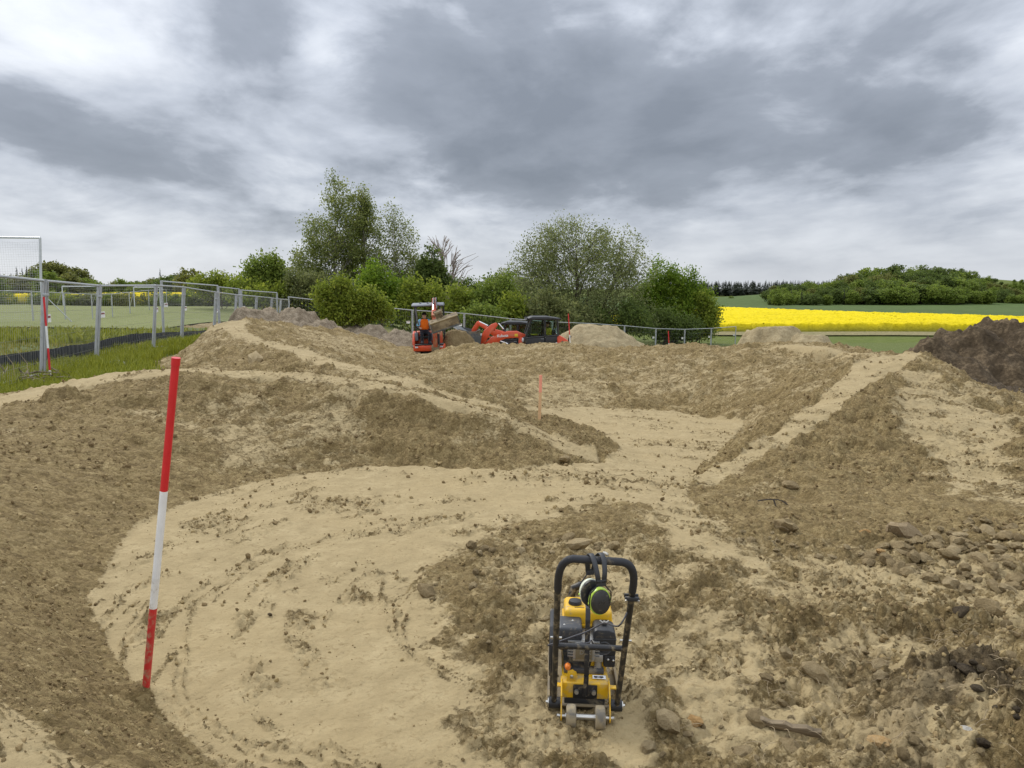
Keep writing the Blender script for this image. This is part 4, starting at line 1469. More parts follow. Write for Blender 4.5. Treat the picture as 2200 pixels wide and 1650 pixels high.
# ------------------------------------------------------------------ site fences, pitch furniture
GALV = paint('galvanised_steel', (.44, .455, .47), .5, .4, .12, 5)
WIRE = paint('fence_wire', (.42, .43, .44), .5, .5)
SIGNW = paint('white_sign', (.78, .78, .76), .5, 0, .1)
SIGNT = paint('sign_print', (.22, .05, .05), .6)
CONC = paint('grey_block', (.20, .21, .215), .85, 0, .35)


def fence_panel(a, b, height, label, group, lean=.2, sign=True, double=True, rail_low=False, vstep=.11, hwires=7, foot=True, sign_u=.06):
    """Mesh panel between two foot points (x, y). Leans sideways towards the dirt."""
    ax, ay = a; bx, by = b
    za, zb = gh(ax, ay), gh(bx, by)
    root = empty('mesh_fence', (ax, ay, za))
    d = Vector((bx - ax, by - ay, zb - za))
    w = math.hypot(d.x, d.y)
    ex = Vector((d.x / w, d.y / w, 0)); sl = d.z / w
    nrm = Vector((ex.y, -ex.x, 0))
    if nrm.x < 0: nrm = -nrm

    def pt(u, h, off=0):
        return ex * u + Vector((0, 0, sl * u + h * (1 - (lean / height) ** 2 * .5))) + nrm * (lean * h / height + off)
    tag(root, label, 'fence', group)
    for k, u in enumerate((.03, w - .03)):
        mb = MB()
        p0, p1 = pt(u, -.02), pt(u, height + .03)
        mb.tube([p0, p1], .034, 6)
        if double: mb.tube([pt(u, 0, .045), pt(u, height - .02, .045)], .016, 5)
        p = mb.build('post', GALV, root)
        c = MB(); c.box(pt(u, height * .86, .03), (.06, .07, .05), bevel=.006); c.build('clamp', GALV, p)
    MB().tube([pt(.0, height), pt(w, height)], .026, 6).build('top_rail', GALV, root)
    if rail_low:
        MB().tube([pt(.0, .12), pt(w, .12)], .021, 6).build('bottom_rail', GALV, root)
    mb = MB()
    n = max(4, int(w / vstep))
    for i in range(1, n):
        u = w * i / n
        mb.tube([pt(u, .1), pt(u, height)], .0016, 3, False)
    for i in range(hwires):
        h = .1 + (height - .2) * i / (hwires - 1)
        mb.tube([pt(0.03, h, .006), pt(w - .03, h, .006)], .0028 if i % 2 else .0018, 3, False)
    tag(mb.build('wire_mesh', WIRE, root, smooth=False), kind='stuff')
    if sign:
        us = sign_u * w if sign_u < 1 else sign_u
        c = pt(max(.16, us), height * .62, .02)
        rz = math.atan2(ex.y, ex.x)
        s = MB().box(c, (.24, .008, .15), (0, 0, rz)).build('sign_plate', SIGNW, root)
        MB().box(c + nrm * .006 + Vector((0, 0, .025)), (.17, .003, .035), (0, 0, rz)).build('sign_print', SIGNT, s)
    if foot:
        mb = MB(); mb.box((0, 0, .03), (.62, .24, .12), (0, 0, math.atan2(nrm.y, nrm.x)), .02)
        mb.build('foot_block', CONC, root)
    return root


G_F = 'mesh fence panels along the grass on the left'
lp = [(-7.7, 10.4), (-8.92, 14.2), (-10.2, 18.4), (-10.5, 22), (-11.2, 25.5), (-11.5, 29), (-12.0, 32.5), (-12.3, 36), (-12.7, 39.5), (-13.3, 43), (-13.8, 46.4)]
ordn = ['nearest the camera, cut by the left edge', 'right of the banded survey pole', 'third from the left edge', 'fourth from the left edge', 'fifth from the left edge', 'behind the earth berm, nearer part', 'behind the earth berm, middle part',
        'behind the earth berm, farther part', 'last but one of the row', 'farthest of the row']
for i in range(10):
    fence_panel(lp[i], lp[i + 1], 1.86, 'leaning steel mesh panel of left fence, ' + ordn[i], G_F, lean=.16 + .02 * (i % 3), sign=i > 0, hwires=8, rail_low=i > 5)
G_T = 'taller mesh panels behind the left fence'
for k, (a, b) in enumerate((((-12.5, 27), (-12.1, 31.2)), ((-12.15, 31.3), (-12.6, 35)), ((-12.6, 35.2), (-12.1, 39)))):
    fence_panel(a, b, 2.2 - .04 * k, ['taller mesh panel rising behind left fence, nearest of three', 'taller mesh panel behind left fence, middle of three', 'taller mesh panel behind left fence, at its right end'][k], G_T, lean=.03, sign=k != 1, rail_low=True)
G_P = 'mesh panels along the football pitch'
pp = [(-30.0, 42.5), (-30.4, 48), (-31.3, 53), (-31.6, 57), (-32.2, 61), (-33.3, 66), (-34, 71), (-34.6, 76)]
for i in range(7):
    fence_panel(pp[i], pp[i + 1], 1.9, 'mesh panel beside the football pitch, far behind the left fence', G_P, lean=.02, sign=False, double=False, foot=False, vstep=.3)
G_B = 'mesh panels along the back of the site'
bp = [(-11.9, 40.3)]
for i in range(1, 12):
    bp.append((-11.9 + 28 * i / 9.5, 40.3 + 25 * i / 9.5))
lab_b = ['left end behind the lone shrub', 'behind the lone shrub', 'left of the excavator', 'right behind the excavator', 'behind the shrubs and loader buckets', 'behind the rear loader', 'behind the front loader', 'behind the sand coloured heap',
         'under the willow', 'under the maple', 'right end in front of the yellow field']
for i in range(11):
    fence_panel(bp[i], bp[i + 1], 1.95, 'back fence mesh panel, ' + lab_b[i], G_B, lean=.02, sign=True, rail_low=True, vstep=.16, sign_u=.92)

# black corrugated barrier strip standing in the grass
def barrier():
    pts = [(-9.2, 9.0), (-10.0, 12.6), (-10.6, 15.6), (-10.8, 17.4), (-10.9, 19.4), (-11.35, 21.2), (-12.0, 23.6), (-12.35, 26), (-12.5, 29.8), (-12.8, 33)]
    L = []
    for a, b in zip(pts[:-1], pts[1:]):
        n = int(math.hypot(b[0] - a[0], b[1] - a[1]) / .035)
        for i in range(n):
            L.append((a[0] + (b[0] - a[0]) * i / n, a[1] + (b[1] - a[1]) * i / n))
    L = np.array(L)
    k = np.arange(len(L))
    wav = np.where((k // 3) % 2 == 0, .022, -.022)
    x = L[:, 0] + wav; y = L[:, 1]
    z0 = ground_h(x, y) - .05
    top = .42 + .10 * (fbm(y * .35, y * 0, 3, 9) - .5) * 2
    lean = .10 * (fbm(y * .4, y * 0 + 3, 2, 10) - .5) * 2
    n = len(L)
    V = np.concatenate([np.stack([x, y, z0], 1), np.stack([x + lean, y, z0 + top], 1)])
    i = np.arange(n - 1)
    F = np.stack([i, i + 1, i + 1 + n, i + n], 1)
    o = np_mesh('barrier_strip', V, F, paint('black_plastic_sheet', (.022, .024, .03), .55, 0, .12, 2), smooth=False)
    m = o.modifiers.new('thickness', 'SOLIDIFY'); m.thickness = .004
    tag(o, 'low black corrugated plastic barrier strip winding through the grass', 'barrier')


barrier()

# tall ball stop frame and two goals on the pitch
def ball_stop():
    Y = 44.0
    a = at(86, 511, Y); b = at(93, 660, Y)
    z0 = gh(b.x, Y)
    root = empty('ball_stop_net', (b.x, Y, z0))
    tag(root, 'tall grey goal frame with fine net at left edge of the pitch', 'ball net')
    h = a.z - z0
    WHT = paint('grey_white_tube', (.55, .57, .60), .45, .2)
    MB().tube([(0, 0, -.1), (-.02, 0, h * .5), (a.x - b.x, 0, h)], .07, 8).build('post', WHT, root)
    MB().tube([(-8, 0, -.1), (-8.1, 0, h)], .07, 8).build('post', WHT, root)
    MB().tube([(a.x - b.x, 0, h), (-8.1, 0, h + .1)], .06, 8).build('crossbar', WHT, root)
    mb = MB()
    for i in range(56):
        x = -.1 - i * .143
        mb.tube([(x, .15, .2), (x, .06, h - .15 - .12 * math.sin(i * .25) ** 2)], .0045, 3, False)
    for i in range(34):
        z = .2 + i * (h - .3) / 34
        mb.tube([(-.05, .12, z), (-4, .2, z - .06), (-8, .12, z)], .0045, 3, False)
    tag(mb.build('net', paint('net_cord', (.5, .5, .5), .8), root, smooth=False), kind='stuff')
    MB().tube([(0, 0, h * .36), (.9, 1.3, 0)], .03, 6).build('brace', WHT, root)


ball_stop()


def goal(px, Y, w, rz, label):
    x = at(px, 650, Y).x
    root = empty('football_goal', (x, Y, gh(x, Y)), (0, 0, rz))
    tag(root, label, 'goal', 'football goals on the pitch')
    WHT = paint('grey_white_tube', (.55, .57, .60), .45, .2)
    for s in (0, 1):
        MB().tube([(s * w, 0, 0), (s * w, 0, 2.1)], .06, 8).build('post', WHT, root)
        MB().tube([(s * w, 0, 1.7), (s * w, 1.6, 0.05)], .04, 6).build('brace', WHT, root)
    MB().tube([(0, 0, 2.1), (w, 0, 2.1)], .06, 8).build('crossbar', WHT, root)


goal(136, 82, 3.6, .9, 'white goal on the pitch, left of the two, seen obliquely')
goal(289, 80, 2.6, .75, 'white goal with slanting braces, right one on the pitch')

# ------------------------------------------------------------------ plate compactor with ear defenders
YEL = paint('compactor_yellow', (.70, .41, .012), .42, 0, .36, 22)
BLK = paint('black_powder_coat', (.016, .016, .018), .45, 0, .26, 24)
BLP = paint('black_plastic', (.020, .021, .024), .5, 0, .10, 12)
MUF = paint('dark_grey_cover', (.042, .045, .052), .52, 0, .22, 22)
STE = paint('zinc_steel', (.52, .51, .48), .32, .9, .10, 16)
ALU = paint('cast_aluminium', (.42, .42, .41), .45, .7, .12, 16)
GRY = paint('engine_grey', (.075, .076, .082), .55, .2, .4, 18)
PLT = paint('worn_steel_plate', (.20, .17, .13), .6, .5, .75, 7)
WHL = paint('dusty_wheel_rubber', (.16, .145, .12), .85, 0, .75, 18)
ORG = paint('orange_cap', (.80, .22, .03), .4)
WHT_L = paint('paper_label', (.75, .76, .78), .5)
PRT = paint('label_print', (.05, .05, .06), .6)
TAN = paint('bronze_cover', (.23, .20, .14), .4, .4, .2, 16)


def text_part(name, body, size, mat, parent, loc, rot, extrude=.001, shear=0.0, offset=0.0):
    cu = bpy.data.curves.new(name, 'FONT')
    cu.body = body; cu.size = size; cu.extrude = extrude; cu.align_x = 'CENTER'; cu.align_y = 'CENTER'
    cu.shear = shear; cu.offset = offset
    tmp = bpy.data.objects.new('tmp_text', cu)
    me = tmp.to_mesh().copy()
    tmp.to_mesh_clear()
    bpy.data.objects.remove(tmp); bpy.data.curves.remove(cu)
    me.name = name
    me.materials.clear(); me.materials.append(mat)
    o = bpy.data.objects.new(name, me)
    COL.objects.link(o)
    o.parent = parent; o.location = loc; o.rotation_euler = rot
    return o


def arc(p, c, n=6):
    """Quadratic bend through a corner: p = [start, corner, end]."""
    a, b, d = map(Vector, p)
    return [a.lerp(b, t).lerp(b.lerp(d, t), t) for t in (i / n for i in range(n + 1))]


def compactor():
    X, Y = .352, 3.55
    root = empty('plate_compactor', (X, Y, gh(X, Y) - .004), (math.radians(-.5), math.radians(1.2), math.radians(-3.2)))
    tag(root, 'yellow and black petrol plate compactor on the pale rolled soil', 'plate compactor')
    # base plate with upturned ends
    mb = MB()
    prof = [(-.235, .045), (-.20, .012), (-.17, .002), (.20, .002), (.25, .03), (.30, .085), (.293, .096), (.24, .045), (.195, .018), (-.165, .018), (-.19, .024), (-.225, .055)]
    mb.prism(prof, 'x', -.175, .175, .003)
    plate = mb.build('base_plate', PLT, root)
    for s in (-1, 1):
        mb = MB(); mb.prism([(-.225, .04), (-.19, .02), (.23, .022), (.26, .05), (.22, .05), (-.2, .075)], 'x', s * .168 - .006, s * .168 + .006, .002)
        mb.build('side_rib', PLT, plate)
    # exciter housing and deck
    mb = MB(); mb.cyl((-.10, .12, .075), (.10, .12, .075), .055, seg=20); mb.box((0, .12, .05), (.19, .12, .07), bevel=.008)
    mb.build('exciter_housing', GRY, root)
    mb = MB()
    mb.prism([(-.232, .085), (-.226, .155), (-.19, .172), (.22, .172), (.235, .15), (.235, .12), (.215, .155), (-.19, .155), (-.212, .145), (-.216, .085)], 'x', -.108, .108, .003)
    deck = mb.build('engine_deck', YEL, root)
    mb = MB()
    for s in (-1, 1): mb.box((s * .104, 0, .14), (.006, .42, .05), bevel=.002)
    mb.build('deck_flange', YEL, deck)
    mb = MB(); mb.box((0, -.2355, .120), (.112, .008, .066), bevel=.002); bp_ = mb.build('bracket_plate', BLK, root)
    for s in (-1, 1):
        MB().lathe([(.0, -.012), (.010, -.012), (.011, 0), (.014, .001), (.014, .004), (.0, .004)], (s * .040, -.2395, .122), 'y', 10).build('bolt', STE, bp_)
    mb = MB(); mb.box((0, -.2, .055), (.19, .05, .05), bevel=.006); mb.build('rubber_mount', BLP, root)
    mb = MB(); mb.prism([(-.005, 0), (.038, 0), (.042, .052), (.022, .064), (.0, .058)], 'y', -.218, -.213, .001)
    mb.xform(Matrix.Translation((-.083, 0, .152)))
    lug = mb.build('lifting_lug', YEL, root)
    MB().lathe([(0, -.006), (.006, -.006), (.009, -.004), (.009, .0), (0, .0)], (-.064, -.2185, .183), 'y', 12).build('bolt', STE, lug)
    lab = MB().box((.066, -.196, .1745), (.062, .022, .0015), (math.radians(15), 0, 0)).build('warning_label', WHT_L, deck)
    mb = MB(); mb.cyl((.05, -.196, .1745), (.05, -.196, .1768), .009, seg=12); mb.cyl((.076, -.196, .1745), (.076, -.196, .1768), .009, seg=12); mb.box((.064, -.196, .1752), (.045, .008, .002))
    mb.build('pictogram', PRT, lab)
    # transport wheels
    for s in (-1, 1):
        mb = MB(); mb.prism([(-.345, .035), (-.322, .030), (-.312, .07), (-.30, .13), (-.24, .165), (-.18, .165), (-.18, .135), (-.25, .128), (-.325, .085), (-.35, .05)], 'x', s * .111 - .0035, s * .111 + .0035, .001)
        br = mb.build('wheel_bracket', YEL, root)
        mb = MB(); mb.box((s * .126, -.238, .150), (.034, .03, .006), bevel=.001); mb.build('bracket_tab', YEL, br)
        w = MB().lathe([(.012, -.021), (.044, -.023), (.051, -.019), (.053, -.010), (.053, .010), (.051, .019), (.044, .023), (.012, .021)], (s * .066, -.333, .052), 'x', 26).build('wheel', WHL, root)
        MB().lathe([(.0, -.026), (.016, -.026), (.018, 0), (.016, .026), (.0, .026)], (s * .066, -.333, .052), 'x', 14).build('hub', STE, w)
        MB().cyl((s * .114, -.333, .052), (s * .13, -.333, .052), .0085, seg=6).build('axle_nut', STE, root)
    MB().cyl((-.122, -.333, .052), (.122, -.333, .052), .0085, seg=12).build('axle', STE, root)
    MB().cyl((-.040, -.333, .052), (.040, -.333, .052), .0135, seg=14).build('axle_sleeve', STE, root)
    # handle
    def hp(s, t):           # along the handle legs, t = 0 foot .. 1 grip
        return Vector((s * (.145 + .004 * t), -.285 - .47 * t, .085 + .855 * t))
    for s in (-1, 1):
        b = MB().cyl((s * .116, -.280, .085), (s * .168, -.280, .085), .026, seg=18).build('handle_bush', BLP, root)
        MB().cyl((s * .108, -.280, .085), (s * .182, -.280, .085), .009, seg=6).build('pivot_bolt', STE, b)
        MB().cyl((s * .168, -.280, .085), (s * .173, -.280, .085), .02, seg=14).build('washer', STE, b)
        MB().tube([hp(s, -.005), hp(s, .52)], .0128, 14).build('lower_leg', BLK, root)
        j = hp(s, .5)
        mb = MB(); mb.cyl(j + Vector((-.024, 0, 0)), j + Vector((.024, 0, 0)), .006, seg=6); mb.build('leg_bolt', STE, root)
    top = [hp(-1, .46), hp(-1, .80)] + arc([hp(-1, .88), hp(-1, 1.0) + Vector((.004, 0, 0)), Vector((-.095, -.757, .947))], 0) + arc([Vector((.095, -.757, .942)), hp(1, 1.0) + Vector((-.004, 0, -.006)), hp(1, .86)], 0) + [hp(1, .8), hp(1, .47)]
    hb = MB().tube(top, .0134, 16).build('upper_handle', BLK, root)
    grip = [hp(-1, .82)] + arc([hp(-1, .88), hp(-1, 1.0) + Vector((.004, 0, 0)), Vector((-.095, -.757, .947))], 0) + arc([Vector((.095, -.757, .942)), hp(1, 1.0) + Vector((-.004, 0, -.006)), hp(1, .88)], 0) + [hp(1, .83)]
    MB().tube(grip, .0155, 16).build('foam_grip', paint('foam_rubber', (.022, .023, .027), .72, 0, .08, 14), root)
    MB().tube([hp(-1, .445), hp(1, .445)], .0126, 14).build('cross_bar', BLK, root)
    cl = MB(); c = hp(1, .79); cl.box(c + Vector((0, -.016, .0)), (.058, .016, .018), bevel=.004); cl.box(c + Vector((0, .016, 0)), (.058, .012, .018), bevel=.004)
    tc = cl.build('throttle_clamp', BLP, root)
    for s in (-1, 1):
        MB().cyl(c + Vector((s * .024, -.032, -.006)), c + Vector((s * .024, -.018, -.004)), .006, seg=8).build('screw', STE, tc)
    # centre roll bar over the engine
    MB().tube([(0.0, -.242, .105), (.002, -.246, .145), (.003, -.243, .20)], [.012, .0125, .0115], 12).build('roll_bar_foot', BLK, root)
    mb = MB(); beam(mb, [(-.243, .17), (-.236, .26), (-.212, .46), (-.19, .505), (-.15, .52), (.05, .515), (.17, .50), (.215, .45), (.23, .3), (.232, .15)], .010, -.0085, .0145)
    mb.build('roll_bar', BLK, root)
    # engine
    mb = MB(); mb.box((-.005, -.01, .225), (.15, .21, .105), bevel=.012); mb.box((-.005, -.05, .185), (.19, .24, .025), bevel=.004)
    eng = mb.build('crankcase', GRY, root)
    for sx in (-.07, .05):
        MB().cyl((sx, -.155, .19), (sx, -.155, .205), .008, seg=6).build('bolt', STE, eng)
    mb = MB(); mb.prism([(-.052, -.045), (.046, -.045), (.052, -.03), (.052, .035), (.038, .05), (-.040, .05), (-.052, .03)], 'y', -.176, -.160, .003)
    mb.xform(Matrix.Translation((-.008, 0, .283)))
    vc = mb.build('valve_cover', ALU, root)
    mb = MB(); mb.prism([(-.040, -.030), (.036, -.030), (.040, -.02), (.040, .026), (.028, .038), (-.030, .038), (-.040, .02)], 'y', -.186, -.174, .004)
    mb.xform(Matrix.Translation((-.008, 0, .283))); mb.build('cover_crown', TAN, vc)
    text_part('cast_mark', 'DYK', .028, ALU, vc, (-.002, -.187, .287), (math.pi / 2, 0, 0), .0008)
    for (sx, sz) in ((-.052, -.038), (.047, -.038), (-.04, .045), (.038, .045)):
        MB().cyl((-.008 + sx * .9, -.183, .283 + sz * .9), (-.008 + sx * .9, -.174, .283 + sz * .9), .0055, seg=6).build('bolt', STE, vc)
    mb = MB(); mb.box((-.01, -.06, .29), (.13, .2, .09), bevel=.01)
    for i in range(6): mb.box((-.01, -.12, .262 + i * .014), (.15, .11, .004))
    mb.build('cylinder_fins', ALU, root)
    oc = MB().lathe([(0, -.026), (.009, -.026), (.013, -.022), (.0145, -.012), (.0145, 0), (.009, .012), (0, .012)], (-.083, -.19, .222), 'y', 14).build('oil_cap', ORG, root)
    MB().box((-.083, -.2165, .222), (.020, .006, .005), (0, .6, 0), .001).build('cap_grip', ORG, oc)
    MB().tube([(-.083, -.18, .222), (-.07, -.13, .2)], .011, 10).build('filler_neck', GRY, root)
    bg_ = MB(); bg_.prism([(-.13, .13), (.16, .13), (.2, .2), (.14, .36), (-.07, .36), (-.13, .30)], 'x', -.172, -.128, .008)
    belt = bg_.build('belt_guard', BLP, root)
    for k in range(4):
        MB().box((-.163 + k * .0105, -.1305, .235), (.0035, .004, .17), bevel=.001).build('guard_rib', MUF, belt)
    # muffler cover
    mb = MB(); mb.box((-.075, -.085, .335), (.115, .145, .115), bevel=.014, seg=3)
    mf = mb.build('muffler_cover', MUF, root)
    for i in range(8):
        MB().box((-.121 + i * .0122, -.1575, .362), (.0055, .004, .013)).build('vent_slot', PRT, mf)
    MB().box((-.066, -.1572, .322), (.088, .004, .05), bevel=.004).build('vent_panel', BLP, mf)
    for (sx, sy) in ((-.103, -.12), (-.062, -.07)):
        MB().ball((sx, sy, .3925), .0055, 8, (1, 1, .5)).build('screw', STE, mf)
    # air filter
    mb = MB(); mb.prism([(-.055, 0), (.055, 0), (.055, .085), (.046, .118), (.02, .128), (-.038, .128), (-.052, .118), (-.055, .085)], 'y', -.16, -.035, .008)
    mb.xform(Matrix.Translation((.088, 0, .262)))
    af = mb.build('air_filter', BLP, root)
    MB().box((.088, -.0975, .345), (.1125, .1275, .0035), bevel=.0012).build('seam', MUF, af)
    ring = MB(); ring.lathe([(.026, 0), (.031, -.002), (.034, 0)], (.088, -.1605, .3), 'y', 28); ring.build('filter_ring', MUF, af)
    MB().cyl((.088, -.1, .388), (.088, -.1, .398), .013, seg=14).build('knob_seat', BLP, af)
    wn = MB(); wn.box((.088, -.1, .402), (.01, .01, .016), bevel=.002); wn.tube([(.066, -.1, .412), (.078, -.1, .402), (.098, -.1, .402), (.11, -.1, .412)], .0038, 8)
    wn.build('wing_nut', STE, af)
    # carburettor, intake, fuel tap
    mb = MB(); mb.cyl((.062, -.145, .20), (.062, -.145, .232), .017, seg=16); mb.box((.062, -.14, .25), (.044, .05, .035), bevel=.004); mb.box((.06, -.12, .268), (.06, .06, .012), bevel=.003)
    cb = mb.build('carburettor', ALU, root)
    MB().cyl((.062, -.145, .19), (.062, -.145, .201), .006, seg=6).build('drain_bolt', STE, cb)
    mb = MB(); mb.box((.115, -.12, .235), (.055, .08, .06), bevel=.008); mb.cyl((.115, -.162, .25), (.115, -.15, .25), .012, seg=10)
    mb.build('fuel_tap', BLP, root)
    for (x, z) in ((.108, .247), (.132, .243)):
        MB().ball((x, -.164, z), .006, 8).build('bolt', STE, root)
    mb = MB(); mb.prism([(.022, .175), (.098, .175), (.104, .215), (.104, .25), (.090, .235), (.075, .222), (.05, .235), (.032, .222)], 'y', -.135, -.130, .001)
    mb.build('shield_plate', YEL, root)
    # fuel tank
    mb = MB(); mb.box((.015, .06, .375), (.235, .175, .105), bevel=.022, seg=4); mb.box((.015, .06, .35), (.25, .19, .012), bevel=.004)
    tk = mb.build('fuel_tank', YEL, root)
    MB().lathe([(.0, .0), (.033, 0), (.034, .008), (.030, .019), (.012, .023), (0, .023)], (-.048, .05, .426), 'z', 20).build('fuel_cap', BLP, tk)
    MB().box((.068, .022, .4285), (.045, .05, .0015)).build('paper_label', WHT_L, tk)
    for i in range(3):
        MB().box((.068, .008 + i * .013, .4298), (.034, .004, .001)).build('label_line', paint('blue_print', (.2, .25, .38), .6), tk)
    mb = MB(); mb.box((-.028, .000, .4284), (.046, .0018, .0012)); mb.box((-.0505, .003, .4284), (.0022, .008, .0012)); mb.box((.032, .000, .4284), (.022, .0018, .0012)); mb.box((.0415, .003, .4284), (.0035, .007, .0012))
    for i in range(7): mb.box((-.037 + i * .0052, .0028, .4284), (.003, .004, .0012))
    mb.build('tank_marking', PRT, tk)
    mb = MB(); mb.cyl((.0, -.02, .3), (.0, .14, .3), .095, seg=26); mb.build('recoil_housing', BLP, root)
    MB().tube([(-.062, .2, .16), (-.062, .212, .40), (-.05, .21, .445), (-.02, .205, .462), (.02, .205, .462), (.03, .21, .44), (.035, .215, .40), (.035, .2, .16)], .019, 12).build('front_guard', BLK, root)
    MB().tube([(-.01, -.15, .322), (-.02, -.185, .33), (-.05, -.19, .325), (-.07, -.17, .30), (-.075, -.13, .29)], .004, 8).build('spark_lead', PRT, root)
    MB().tube([(.02, -.17, .335), (.025, -.18, .32), (.04, -.175, .305), (.07, -.15, .292)], .003, 6).build('throttle_link', STE, root)
    # throttle cable
    c0 = hp(1, .70) + Vector((-.012, -.014, 0))
    pts = [c0, c0 + Vector((-.035, -.02, -.05)), Vector((.06, -.46, .56)), Vector((-.01, -.42, .50)), Vector((-.08, -.42, .47)), Vector((-.15, -.42, .44)), Vector((-.176, -.41, .425)), Vector((-.172, -.40, .418)), Vector((-.12, -.40, .425)), Vector((-.05, -.40, .43)), Vector((.0, -.36, .42)), Vector((.02, -.25, .38)), Vector((.04, -.16, .30))]
    fine = []
    for i in range(len(pts) - 1):
        p0, p1, p2, p3 = pts[max(i - 1, 0)], pts[i], pts[i + 1], pts[min(i + 2, len(pts) - 1)]
        for t in (0, .25, .5, .75):
            fine.append(.5 * ((2 * p1) + (p2 - p0) * t + (2 * p0 - 5 * p1 + 4 * p2 - p3) * t * t + (3 * p1 - p0 - 3 * p2 + p3) * t ** 3))
    MB().tube(fine + [pts[-1]], .0036, 8).build('throttle_cable', PRT, root)
    return root


CMP = compactor()


def ear_defenders():
    bpy.context.view_layer.update()
    W = CMP.matrix_basis
    p = W @ Vector((-.006, -.757, .961))
    root = empty('ear_defenders', p, (0, 0, math.radians(14)))
    tag(root, 'black ear defenders with lime green rims hung over compactor handle', 'ear defenders')
    LIME = paint('lime_green', (.46, .66, .07), .4)
    BAND = paint('soft_black_band', (.035, .037, .041), .6)
    CUP = paint('charcoal_cup', (.030, .029, .026), .62, 0, .1, 20)
    # two straps of the headband over the bar
    for s in (-1, 1):
        V = []
        prof = [(-.058, -.085), (-.052, -.045), (-.036, -.012), (-.014, .004), (.0, .0075), (.014, .004), (.036, -.012), (.052, -.045), (.058, -.085)]
        mb = MB()
        rows = []
        for (y, z) in prof:
            xc = s * (.020 if abs(y) < .03 else .016 - .0 * abs(y)) + .0
            xc = s * max(.009, .021 - abs(z) * .12)
            rows.append([(xc - .0095, y, z), (xc + .0095, y, z)])
        vs = [[mb.bm.verts.new(q) for q in r] for r in rows]
        for i in range(len(vs) - 1): mb.bm.faces.new((vs[i][0], vs[i][1], vs[i + 1][1], vs[i + 1][0]))
        o = mb.build('headband_strap', BAND, root)
        m = o.modifiers.new('t', 'SOLIDIFY'); m.thickness = .004; m.offset = 1
    for k, sy in enumerate((-1, 1)):
        mb = MB(); mb.box((0, sy * .059, -.085), (.038, .004, .026), bevel=.0015); mb.build('band_yoke', BAND, root)
        for s in (-1, 1):
            MB().tube([(s * .014, sy * .059, -.092), (s * .026, sy * .058, -.108), (s * .041, sy * .056, -.124), (s * .043, sy * .052, -.15), (s * .041, sy * .046, -.185)], .0026, 8).build('wire_arm', BLK, root)
        cx = .008 if sy < 0 else -.014
        cz = -.172 if sy < 0 else -.152
        y0 = sy * .024
        def oval(r, y, sx=.039, sz=.047): return (r * sx, y, r * sz)
        prof = [(.0, -.034), (.55, -.033), (.85, -.026), (.97, -.012), (1.0, .0)]
        c = MB(); c.lathe([(r, h) for r, h in [(.0001, -.030), (.6, -.0295), (.88, -.023), (.985, -.010), (1.0, .004), (.4, .006), (.0001, .006)]], (0, 0, 0), 'y', 28)
        c.xform(Matrix.Translation((cx, y0 + sy * 0, cz)) @ Matrix.Diagonal((.040, (1 if sy < 0 else -1), .050, 1)))
        cup = c.build('ear_cup', CUP, root, angle=50)
        c = MB(); c.lathe([(.93, -.010), (1.05, -.009), (1.10, .0), (1.09, .008), (.9, .008)], (0, 0, 0), 'y', 28)
        c.xform(Matrix.Translation((cx, y0, cz)) @ Matrix.Diagonal((.040, (1 if sy < 0 else -1), .050, 1)))
        c.build('green_rim', LIME if sy < 0 else paint('pale_rim', (.72, .76, .62), .4), cup)
        c = MB(); c.lathe([(.5, .006), (1.0, .007), (1.08, .013), (1.05, .021), (.85, .023), (.5, .019)], (0, 0, 0), 'y', 28)
        c.xform(Matrix.Translation((cx, y0, cz)) @ Matrix.Diagonal((.040, (1 if sy < 0 else -1), .050, 1)))
        c.build('ear_cushion', BLP, cup)
        for s in (-1, 1):
            MB().ball((cx + s * .044, y0, cz - .005), .0045, 8).build('pivot', LIME, cup)
    text_part('embossed_mark', '3M', .022, paint('charcoal_mark', (.05, .048, .044), .5), root, (.006, -.0555, -.166), (math.pi / 2, 0, 0), .0006)


ear_defenders()

# ------------------------------------------------------------------ earth moving machines and their drivers
RED = paint('machine_red', (.62, .075, .022), .36, 0, .10, 1.6)
REDD = paint('dusty_machine_red', (.52, .085, .035), .5, 0, .34, 2.4)
MBK = paint('machine_black', (.018, .019, .021), .45, 0, .08, 2)
MGR = paint('canopy_grey', (.16, .175, .20), .6, 0, .08, 2)
MUDM = paint('mud_caked_steel', (.135, .100, .060), .85, .1, .55, 3)
RUB = paint('dusty_track_rubber', (.10, .088, .068), .9, 0, .6, 3)
CHR = paint('chrome_rod', (.7, .71, .72), .15, 1.0)
STL = paint('bucket_steel', (.10, .11, .115), .45, .4, .3, 2.5)
EDGE = paint('worn_edge', (.42, .41, .39), .35, .7, .2, 3)
LAMP = paint('lamp_lens', (.62, .64, .66), .15)


def glass_mat():
    m, nt, b = new_mat('cab_glass')
    b.inputs['Base Color'].default_value = (.62, .72, .68, 1)
    b.inputs['Roughness'].default_value = .03
    b.inputs['IOR'].default_value = 1.25
    b.inputs['Transmission Weight'].default_value = 1.0
    nt.links.new(nramp(nt, nnoise(nt, 3, 3), [(.3, (.55, .67, .62)), (.7, (.64, .75, .70))]), b.inputs['Base Color'])
    return m


GLS = glass_mat()
CLOTH = lambda n, c: paint(n, c, .9, 0, .06, 6, .15, .2)


